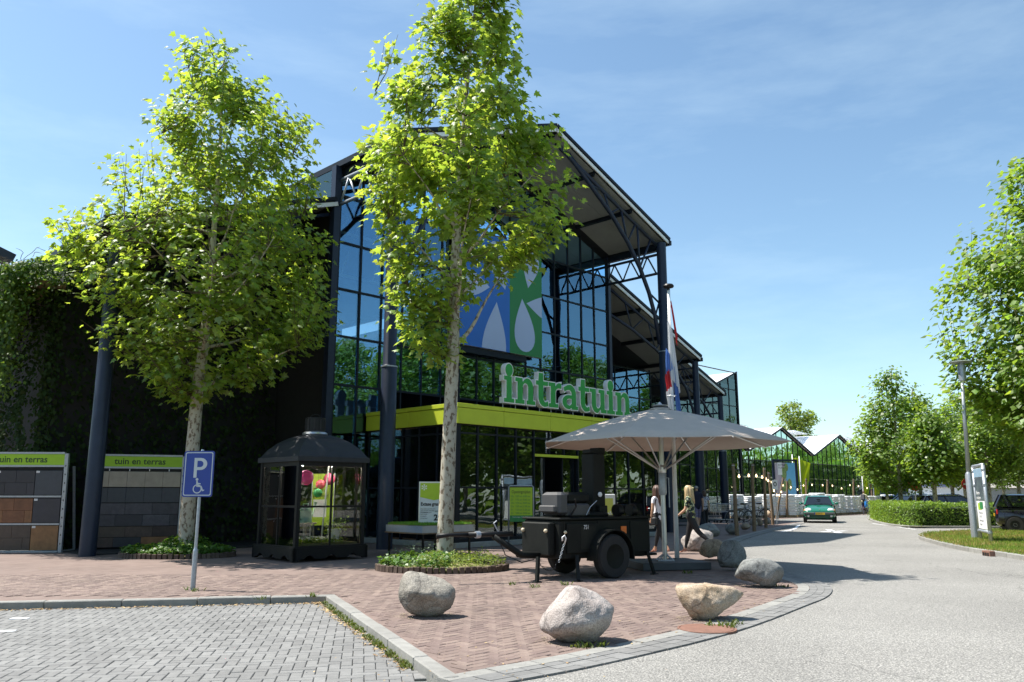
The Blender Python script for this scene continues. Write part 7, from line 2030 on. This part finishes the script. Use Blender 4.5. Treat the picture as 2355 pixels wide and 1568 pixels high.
def trolley(p, rz, label):
    t = thing('shopping_trolley', label, 'shopping trolley', p, rz, 'shopping trolleys by the glass')
    b = [(-.45,-.26,.55),(.40,-.22,.62),(.40,.22,.62),(-.45,.26,.55)]; tp_ = [(-.50,-.28,.98),(.48,-.25,.98),(.48,.25,.98),(-.50,.28,.98)]
    mb = MB()
    for k in range(4):
        mb.tube([tp_[k], tp_[(k+1)%4]], .010, 5); mb.tube([b[k], b[(k+1)%4]], .008, 5); mb.tube([b[k], tp_[k]], .008, 5)
        for q in range(1, 8):
            f = q/8; mb.tube([Vector(b[k]).lerp(Vector(b[(k+1)%4]), f), Vector(tp_[k]).lerp(Vector(tp_[(k+1)%4]), f)], .004, 4)
        for q in (1,2,3): f = q/4; mb.tube([Vector(b[k]).lerp(Vector(tp_[k]), f), Vector(b[(k+1)%4]).lerp(Vector(tp_[(k+1)%4]), f)], .004, 4)
    mb.build('basket', M_alu, t)
    for s_ in (-1,1):
        MB().tube([(-.62,s_*.25,1.02),(-.48,s_*.25,.55),(-.40,s_*.25,.18),(.45,s_*.2,.16)], .012, 6).build('frame', M_alu, t, smooth=True)
        for x in (-.40,.45): MB().lathe([(.055,-.015),(.055,.015)], 12, (x,s_*.22,.055), axis='Y').build('castor', M_black, t)
    MB().tube([(-.62,-.27,1.02),(-.62,.27,1.02)], .018, 8).build('handle', M_pgreen, t)
trolley(G(1650,1201), R(25), 'empty wire shopping trolley in the shade left of its twin'); trolley(G(1669,1202), R(10), 'empty wire shopping trolley parked behind the first one')
t = thing('trolley_rail', 'thin metal rail frame around the bicycle stand', 'rail', G(1752,1196), R(35))
MB().tube([(-1.5,0,0),(-1.5,0,1.0),(1.5,0,1.0),(1.5,0,0)], .022, 8).build('tube', M_galv, t); MB().tube([(-.0,0,0),(0,0,1.0)], .018, 8).build('upright', M_galv, t)

# ================================================================== PEOPLE
M_skin = mat('skin', (.50,.29,.19), .55, var=.06); M_skin2 = mat('skin_tan', (.42,.24,.15), .55, var=.06)
def make_body(root, J, E, mats, name='body'):
    """J: name -> (position, radius); E: (a, b, fn) with fn(t) -> material index along the bone.
       one skinned surface, then faces take the cloth of the bone they lie on"""
    names = list(J); idx = {n: i for i, n in enumerate(names)}
    me = bpy.data.meshes.new('skeleton'); me.from_pydata([J[n][0] for n in names], [(idx[a], idx[b]) for a, b, f in E], [])
    o = link('skeleton', me); sk = o.modifiers.new('skin', 'SKIN'); sk.use_smooth_shade = True
    lay_ = me.skin_vertices[0].data
    for n in names:
        r = J[n][1]; lay_[idx[n]].radius = r if isinstance(r, tuple) else (r, r); lay_[idx[n]].use_root = (n == 'pelvis')
    ss = o.modifiers.new('sub', 'SUBSURF'); ss.levels = 2; ss.render_levels = 2
    dg = bpy.context.evaluated_depsgraph_get(); me2 = bpy.data.meshes.new_from_object(o.evaluated_get(dg)); me2.name = name
    bpy.data.objects.remove(o)
    me2.materials.clear()
    for m in mats: me2.materials.append(m)
    P0 = np.array([tuple(J[a][0]) for a, b, f in E]); P1 = np.array([tuple(J[b][0]) for a, b, f in E]); D = P1-P0; LL = np.maximum(1e-9, (D*D).sum(1))
    RA = np.array([(max(J[a][1]) if isinstance(J[a][1], tuple) else J[a][1]) for a, b, f in E]); RB = np.array([(max(J[b][1]) if isinstance(J[b][1], tuple) else J[b][1]) for a, b, f in E])
    for pgn in me2.polygons:
        c = np.array(pgn.center); tt = np.clip(((c-P0)*D).sum(1)/LL, 0, 1); d = np.linalg.norm(c-(P0+D*tt[:,None]), axis=1)/(RA+(RB-RA)*tt)
        k = int(np.argmin(d)); pgn.material_index = E[k][2](tt[k]); pgn.use_smooth = True
    return link(name, me2, root)
def pose(H=1.70, lf=25, lb=-22, kf=8, kb=28, armL=(12,20), armR=(-14,25), male=False, lean=4, abL=8, abR=8, heel=40, bulk=1.0):
    "standing or striding figure, facing +Y; x to its right; leg and arm swings in degrees"
    s = H/1.70; J = {}
    def V(*a): return Vector(a)*s
    ln = math.tan(R(lean))
    sw, hipw = (.19 if male else .165), (.085 if male else .095)
    J['pelvis'] = (V(0,0,.94), ((.15,.105) if male else (.155,.115))); J['waist'] = (V(0,.10*ln,1.10), ((.15,.11) if male else (.115,.09)))
    J['chest'] = (V(0,.30*ln,1.28), ((.17,.115) if male else (.135,.10))); J['neck0'] = (V(0,.45*ln,1.415), ((.10,.07) if male else (.07,.055))); J['neck'] = (V(0,.5*ln+.005,1.475), .048)
    J['head0'] = (V(0,.52*ln+.02,1.535), (.068,.078)); J['head'] = (V(0,.55*ln+.02,1.60), (.078,.092)); J['head1'] = (V(0,.56*ln+.008,1.665), (.062,.074))
    J['nose'] = (V(0,.55*ln+.115,1.585), .012)
    E_ = [('pelvis','waist','T'),('waist','chest','T'),('chest','neck0','T'),('neck0','neck','N'),('neck','head0','S'),('head0','head','S'),('head','head1','S'),('head','nose','S')]
    for sd, x in (('R',1),('L',-1)):
        sh = V(x*sw,.42*ln,1.375); a, e = armR if x > 0 else armL; ab = R(abR if x > 0 else abL)
        u_ = Vector((x*math.sin(ab), math.sin(R(a))*math.cos(ab), -math.cos(R(a))*math.cos(ab)))
        el = sh+u_*.285*s; f_ = Vector((x*math.sin(ab)*.2, math.sin(R(a+e)), -math.cos(R(a+e)))).normalized(); wr = el+f_*.245*s
        J['sh'+sd] = (sh, .060 if male else .048); J['um'+sd] = (sh.lerp(el,.45), .050 if male else .040); J['el'+sd] = (el, .040 if male else .032); J['fm'+sd] = (el.lerp(wr,.35), .038 if male else .030); J['wr'+sd] = (wr, .026 if male else .021); J['pm'+sd] = (wr+f_*.075*s, (.034,.017) if male else (.030,.015))
        E_ += [('neck0','sh'+sd,'T'),('sh'+sd,'um'+sd,'U'),('um'+sd,'el'+sd,'W'),('el'+sd,'fm'+sd,'A'),('fm'+sd,'wr'+sd,'A'),('wr'+sd,'pm'+sd,'S')]
        side = Vector((0,1,0)) - f_*f_.y; side = side.normalized() if side.length > .1 else Vector((0,0,1)); inn = Vector((-x,0,0))
        for q, (o_, l_) in enumerate(((-.024,.055),(-.008,.068),(.008,.072),(.022,.064))):
            k0 = wr+f_*.080*s+side*o_*s; k1 = k0+(f_+inn*.25).normalized()*l_*.55*s; k2 = k1+(f_+inn*.9).normalized()*l_*.5*s
            J['f%d%s' % (q,sd)] = (k1, .0085); J['g%d%s' % (q,sd)] = (k2, .007); E_ += [('pm'+sd,'f%d%s' % (q,sd),'S'),('f%d%s' % (q,sd),'g%d%s' % (q,sd),'S')]
        th = wr+f_*.03*s+side*.03*s; J['t'+sd] = (th+(f_*.6+side).normalized()*.035*s, .010); J['u'+sd] = (th+(f_+side*.5).normalized()*.075*s, .008); E_ += [('pm'+sd,'t'+sd,'S'),('t'+sd,'u'+sd,'S')]
        th_, kn = (lf, kf) if x > 0 else (lb, kb)
        hp = V(x*hipw,0,.89); d1 = Vector((0,math.sin(R(th_)),-math.cos(R(th_)))); kn_ = hp+d1*.42*s; d2 = Vector((0,math.sin(R(th_-kn)),-math.cos(R(th_-kn)))); an = kn_+d2*.41*s
        J['hp'+sd] = (hp, .092 if not male else .088); J['tm'+sd] = (hp.lerp(kn_,.5), .075); J['kn'+sd] = (kn_, .055); J['cm'+sd] = (kn_.lerp(an,.32), .054); J['lm'+sd] = (kn_.lerp(an,.75), .038); J['an'+sd] = (an, .034)
        pit = R(-heel) if (th_-kn) < -20 else 0.0
        fd = Vector((0,math.cos(pit),math.sin(pit))); up_ = Vector((0,-math.sin(pit),math.cos(pit)))
        J['he'+sd] = (an-up_*.055*s-fd*.03*s, .030); J['ba'+sd] = (an-up_*.062*s+fd*.10*s, (.040,.022)); J['to'+sd] = (an-up_*.066*s+fd*.16*s, (.034,.016))
        E_ += [('pelvis','hp'+sd,'P'),('hp'+sd,'tm'+sd,'P'),('tm'+sd,'kn'+sd,'Q'),('kn'+sd,'cm'+sd,'C'),('cm'+sd,'lm'+sd,'C'),('lm'+sd,'an'+sd,'K'),('an'+sd,'he'+sd,'F'),('an'+sd,'ba'+sd,'F'),('ba'+sd,'to'+sd,'F')]
    if bulk != 1:
        for n in J:
            if n[:2] in ('pe','wa','ch','sh','um','hp','tm','kn','cm','el','fm') : r = J[n][1]; J[n] = (J[n][0], tuple(q*bulk for q in r) if isinstance(r, tuple) else r*bulk)
    zmin = min(J[n][0].z for n in ('heR','heL','toR','toL','baR','baL')) - .022*s
    for n in J: J[n] = (J[n][0]-Vector((0,0,zmin)), tuple(r*s for r in J[n][1]) if isinstance(J[n][1], tuple) else J[n][1]*s)
    return J, E_
def person(label, p, rz, mats, dress, hair=None, bag=None, group=None, **kw):
    "mats: skin, top, bottom, shoe; dress: bone code -> material index"
    t = thing('person', label, 'person', p, rz, group)
    J, E_ = pose(**kw)
    base = dict(T=1,N=0,S=0,U=1,W=0,A=0,P=2,Q=2,C=2,K=2,F=3); base.update(dress)
    def mk(c): v = base[c]; return v if callable(v) else (lambda tt, v=v: v)
    make_body(t, J, [(a,b,mk(c)) for a,b,c in E_], mats)
    hd_ = J['head'][0]; s = kw.get('H',1.7)/1.7
    if hair:
        m, ln_, wid = hair; mb = MB(); rnd = random.Random(int(ln_*100))
        for k in range(110):
            a = rnd.uniform(-2.5,2.5) - math.pi/2; el = rnd.uniform(.0,1.45)
            st = hd_+Vector((math.cos(a)*.080*math.cos(el), math.sin(a)*.098*math.cos(el)-.006, .015+.085*math.sin(el)))*s
            dn = Vector((math.cos(a)*wid, math.sin(a)*.11-.03, 0))*s
            L = ln_*rnd.uniform(.75,1.1)
            pts = [hd_+Vector((st.x-hd_.x, st.y-hd_.y, .0))*.55+Vector((0,-.01,.098))*s, st, Vector((hd_.x,hd_.y,0))+dn*rnd.uniform(.75,1.0)+Vector((0,0,st.z-.10*s)), Vector((hd_.x,hd_.y,0))+dn*rnd.uniform(.8,1.15)+Vector((rnd.gauss(0,.015),rnd.gauss(0,.015),hd_.z-L))]
            mb.tube(smooth_line(pts, 3), [.016*s]*6+[.014*s]*3+[.004], 5)
        mb.build('hair', m, t, smooth=True, fix=False)
    return t, J
M_tee = mat('white_cotton', (.74,.72,.76), .85, var=.05, scale=12); M_jean = mat('black_denim', (.012,.012,.015), .75, var=.25, scale=12); M_shoe = mat('pink_slipper', (.50,.24,.17), .6); M_hairb = mat('brown_hair', (.055,.03,.022), .45, col2=(.13,.07,.05), scale=40); M_hairf = mat('blonde_hair', (.42,.29,.14), .45, col2=(.66,.52,.32), scale=45)
def print_mat(name, cols, scale):
    m, n, l, b = principled(name); t = n.new('ShaderNodeTexCoord'); z = n.new('ShaderNodeTexNoise'); z.inputs['Scale'].default_value = scale; z.inputs['Detail'].default_value = 1.5
    r = n.new('ShaderNodeValToRGB'); r.color_ramp.interpolation = 'CONSTANT'; e = r.color_ramp.elements; e[0].position = 0; e[0].color = (*cols[0],1); e[1].position = .46; e[1].color = (*cols[1],1)
    for k, c in enumerate(cols[2:]): q = e.new(.53+.06*k); q.color = (*c,1)
    l.new(t.outputs['Object'], z.inputs['Vector']); l.new(z.outputs['Fac'], r.inputs['Fac']); l.new(r.outputs[0], b.inputs['Base Color']); setin(b, Roughness=.8); return m
M_floral = print_mat('floral_blouse', [(.012,.013,.014),(.02,.07,.03),(.55,.55,.42),(.30,.30,.06)], 13)
def check_mat():
    m, n, l, b = principled('checked_cotton'); t = n.new('ShaderNodeTexCoord'); o = []
    for d in ('X','Z'):
        w = n.new('ShaderNodeTexWave'); w.bands_direction = d; w.inputs['Scale'].default_value = 5; l.new(t.outputs['Object'], w.inputs['Vector']); o.append(w)
    a = n.new('ShaderNodeMixRGB'); a.inputs[1].default_value = (.05,.05,.11,1); a.inputs[2].default_value = (.22,.14,.22,1); l.new(o[0].outputs['Fac'], a.inputs[0])
    c = n.new('ShaderNodeMixRGB'); c.inputs[2].default_value = (.20,.20,.32,1); l.new(a.outputs[0], c.inputs[1]); l.new(o[1].outputs['Fac'], c.inputs[0]); l.new(c.outputs[0], b.inputs['Base Color']); setin(b, Roughness=.8); return m
M_check = check_mat(); M_polo = mat('navy_polo', (.012,.012,.035), .85, var=.15); M_hairg = mat('grey_hair', (.30,.27,.25), .6)
M_leather = mat('black_leather', (.015,.017,.02), .4, var=.2)
# woman in white top, seen from behind
w1p = G(1518,1272)
t, J = person('woman with long dark curls, white T-shirt and black trousers walking away', w1p, R(38), [M_skin2,M_tee,M_jean,M_shoe], dict(K=lambda q: 0 if q > .3 else 2, U=lambda q: 1 if q < .95 else 0, T=1), hair=(M_hairb,.40,.115), H=1.70, bulk=1.08, lf=20, lb=-18, kf=4, kb=14, armL=(-4,14), armR=(10,50), abL=14, abR=16, heel=14)
b_ = J['pelvis'][0]+Vector((-.21,.02,-.12))
o = MB().bbox(-.05,.05,-.13,.13,-.11,.09,.025).build('x', M_leather); o.name = 'shoulder_bag'; o.location = w1p + Matrix.Rotation(R(38),3,'Z') @ b_; o.rotation_euler = (0,0,R(38)); props(o, 'small black shoulder bag hanging at the hip of the woman in white', 'bag')
st_ = MB().tube(smooth_line([Vector((0,-.09,.09)), J['waist'][0]-b_+Vector((-.13,-.03,0)), J['shR'][0]-b_+Vector((-.02,0,.06)), J['waist'][0]-b_+Vector((-.10,.10,.05)), Vector((0,.09,.09))], 4), .008, 5).build('strap', M_leather, o)
# blonde woman mid stride
t, J = person('woman with long blonde hair and dark floral blouse striding left', G(1592,1272), R(62), [M_skin,M_floral,M_jean,M_shoe], dict(K=lambda q: 0 if q > .55 else 2, U=1, W=lambda q: 1 if q < .5 else 0, P=2), hair=(M_hairf,.33,.10), H=1.68, bulk=1.24, lf=16, lb=-30, kf=2, kb=22, armL=(10,42), armR=(-8,20), abL=12, abR=12, heel=50)
# man in checked shorts
t, J = person('man in dark polo and checked shorts walking away behind the boulders', G(1605,1220), R(10), [M_skin,M_polo,M_check,M_jean], dict(U=1, W=lambda q: 1 if q < .2 else 0, Q=lambda q: 2, C=0, K=0, T=1), H=1.82, bulk=1.18, male=True, lf=12, lb=-12, kf=3, kb=14, armL=(8,12), armR=(-10,18), lean=2, heel=10)
MB().lathe([(.085,-.02),(.092,.02),(.075,.07),(.03,.095)], 14, J['head'][0]).build('hair', M_hairg, t, smooth=True)
# companion half hidden behind him
t, J = person('companion in patterned white shirt half hidden behind the man in checked shorts', G(1622,1214), R(0), [M_skin,print_mat('patterned_shirt',[(.5,.5,.55),(.10,.12,.25),(.6,.6,.65)],16),M_jean,M_jean], dict(U=1), H=1.62, hair=(M_hairb,.16,.085), lf=10, lb=-10, armL=(6,14), armR=(-8,16), lean=2, heel=10)
# cyclist riding away with blue bags
cp_ = G(1990,1183); crz = R(52)
bicycle('bicycle ridden by the person with the blue bags', cp_, crz, (.10,.02,.03), 0)
ct = thing('person', 'cyclist with grey backpack and pale shirt riding along the bag wall', 'person', cp_, crz-R(90))
J, E_ = pose(H=1.74, male=True, lf=62, lb=18, kf=62, kb=34, armL=(38,18), armR=(38,18), lean=12, heel=0)
dz = .98-J['pelvis'][0].z
for n in J: J[n] = (J[n][0]+Vector((0,-.22,dz)), J[n][1])
base = dict(T=1,N=0,S=0,U=1,W=0,A=0,P=2,Q=2,C=2,K=2,F=3)
make_body(ct, J, [(a,b,(lambda tt, v=base[c]: v)) for a,b,c in E_], [M_skin, mat('pale_shirt',(.62,.58,.40),.8), M_polo, M_jean])
MB().lathe([(.085,-.02),(.092,.02),(.075,.07),(.03,.095)], 14, J['head'][0]).build('hair', M_hairb, ct, smooth=True)
o = MB().bbox(-.15,.15,-.10,.08,-.24,.22,.05).build('x', mat('grey_backpack',(.07,.07,.08),.8)); o.name = 'backpack'; o.location = cp_ + Matrix.Rotation(crz-R(90),3,'Z') @ (J['chest'][0]+Vector((0,-.20,-.03))); o.rotation_euler = (R(-12),0,crz-R(90)); props(o, 'dark grey backpack on the back of the cyclist', 'backpack')
M_bluebag = mat('blue_bag', (.03,.22,.62), .45, var=.15)
for k, s_ in enumerate((-1,1)):
    mb = MB(); vs, fs = [], []; rnd = random.Random(k)
    for j, (sx_, z) in enumerate(((.20,0),(.27,.12),(.26,.30),(.20,.46))):
        for i in range(10): a = 2*math.pi*i/10; vs.append((sx_*math.cos(a)*(1+rnd.gauss(0,.06)), .11*math.sin(a)*(1+rnd.gauss(0,.1)), z+rnd.gauss(0,.01)))
    for j in range(3):
        for i in range(10): fs.append((j*10+i, j*10+(i+1)%10, j*10+10+(i+1)%10, j*10+10+i))
    fs.append(tuple(range(9,-1,-1))); fs.append(tuple(30+i for i in range(10)))
    mb.add(vs, fs); o = mb.build('x', M_bluebag, smooth='auto'); o.name = 'carrier_bag'
    o.location = cp_ + Matrix.Rotation(crz,3,'Z') @ Vector((.32 if s_ > 0 else -.50, s_*.20-.04, .52)); o.rotation_euler = (0,0,crz)
    props(o, ('bright blue carrier bag hanging from the cyclist handlebar','blue carrier bag on the far side of the cyclist bicycle')[0 if s_ < 0 else 1], 'bag', 'blue bags on the bicycle')
    MB().tube([(-.1,0,.46),(-.08,0,.62),(.08,0,.62),(.1,0,.46)], .01, 5).build('handle', M_bluebag, o)
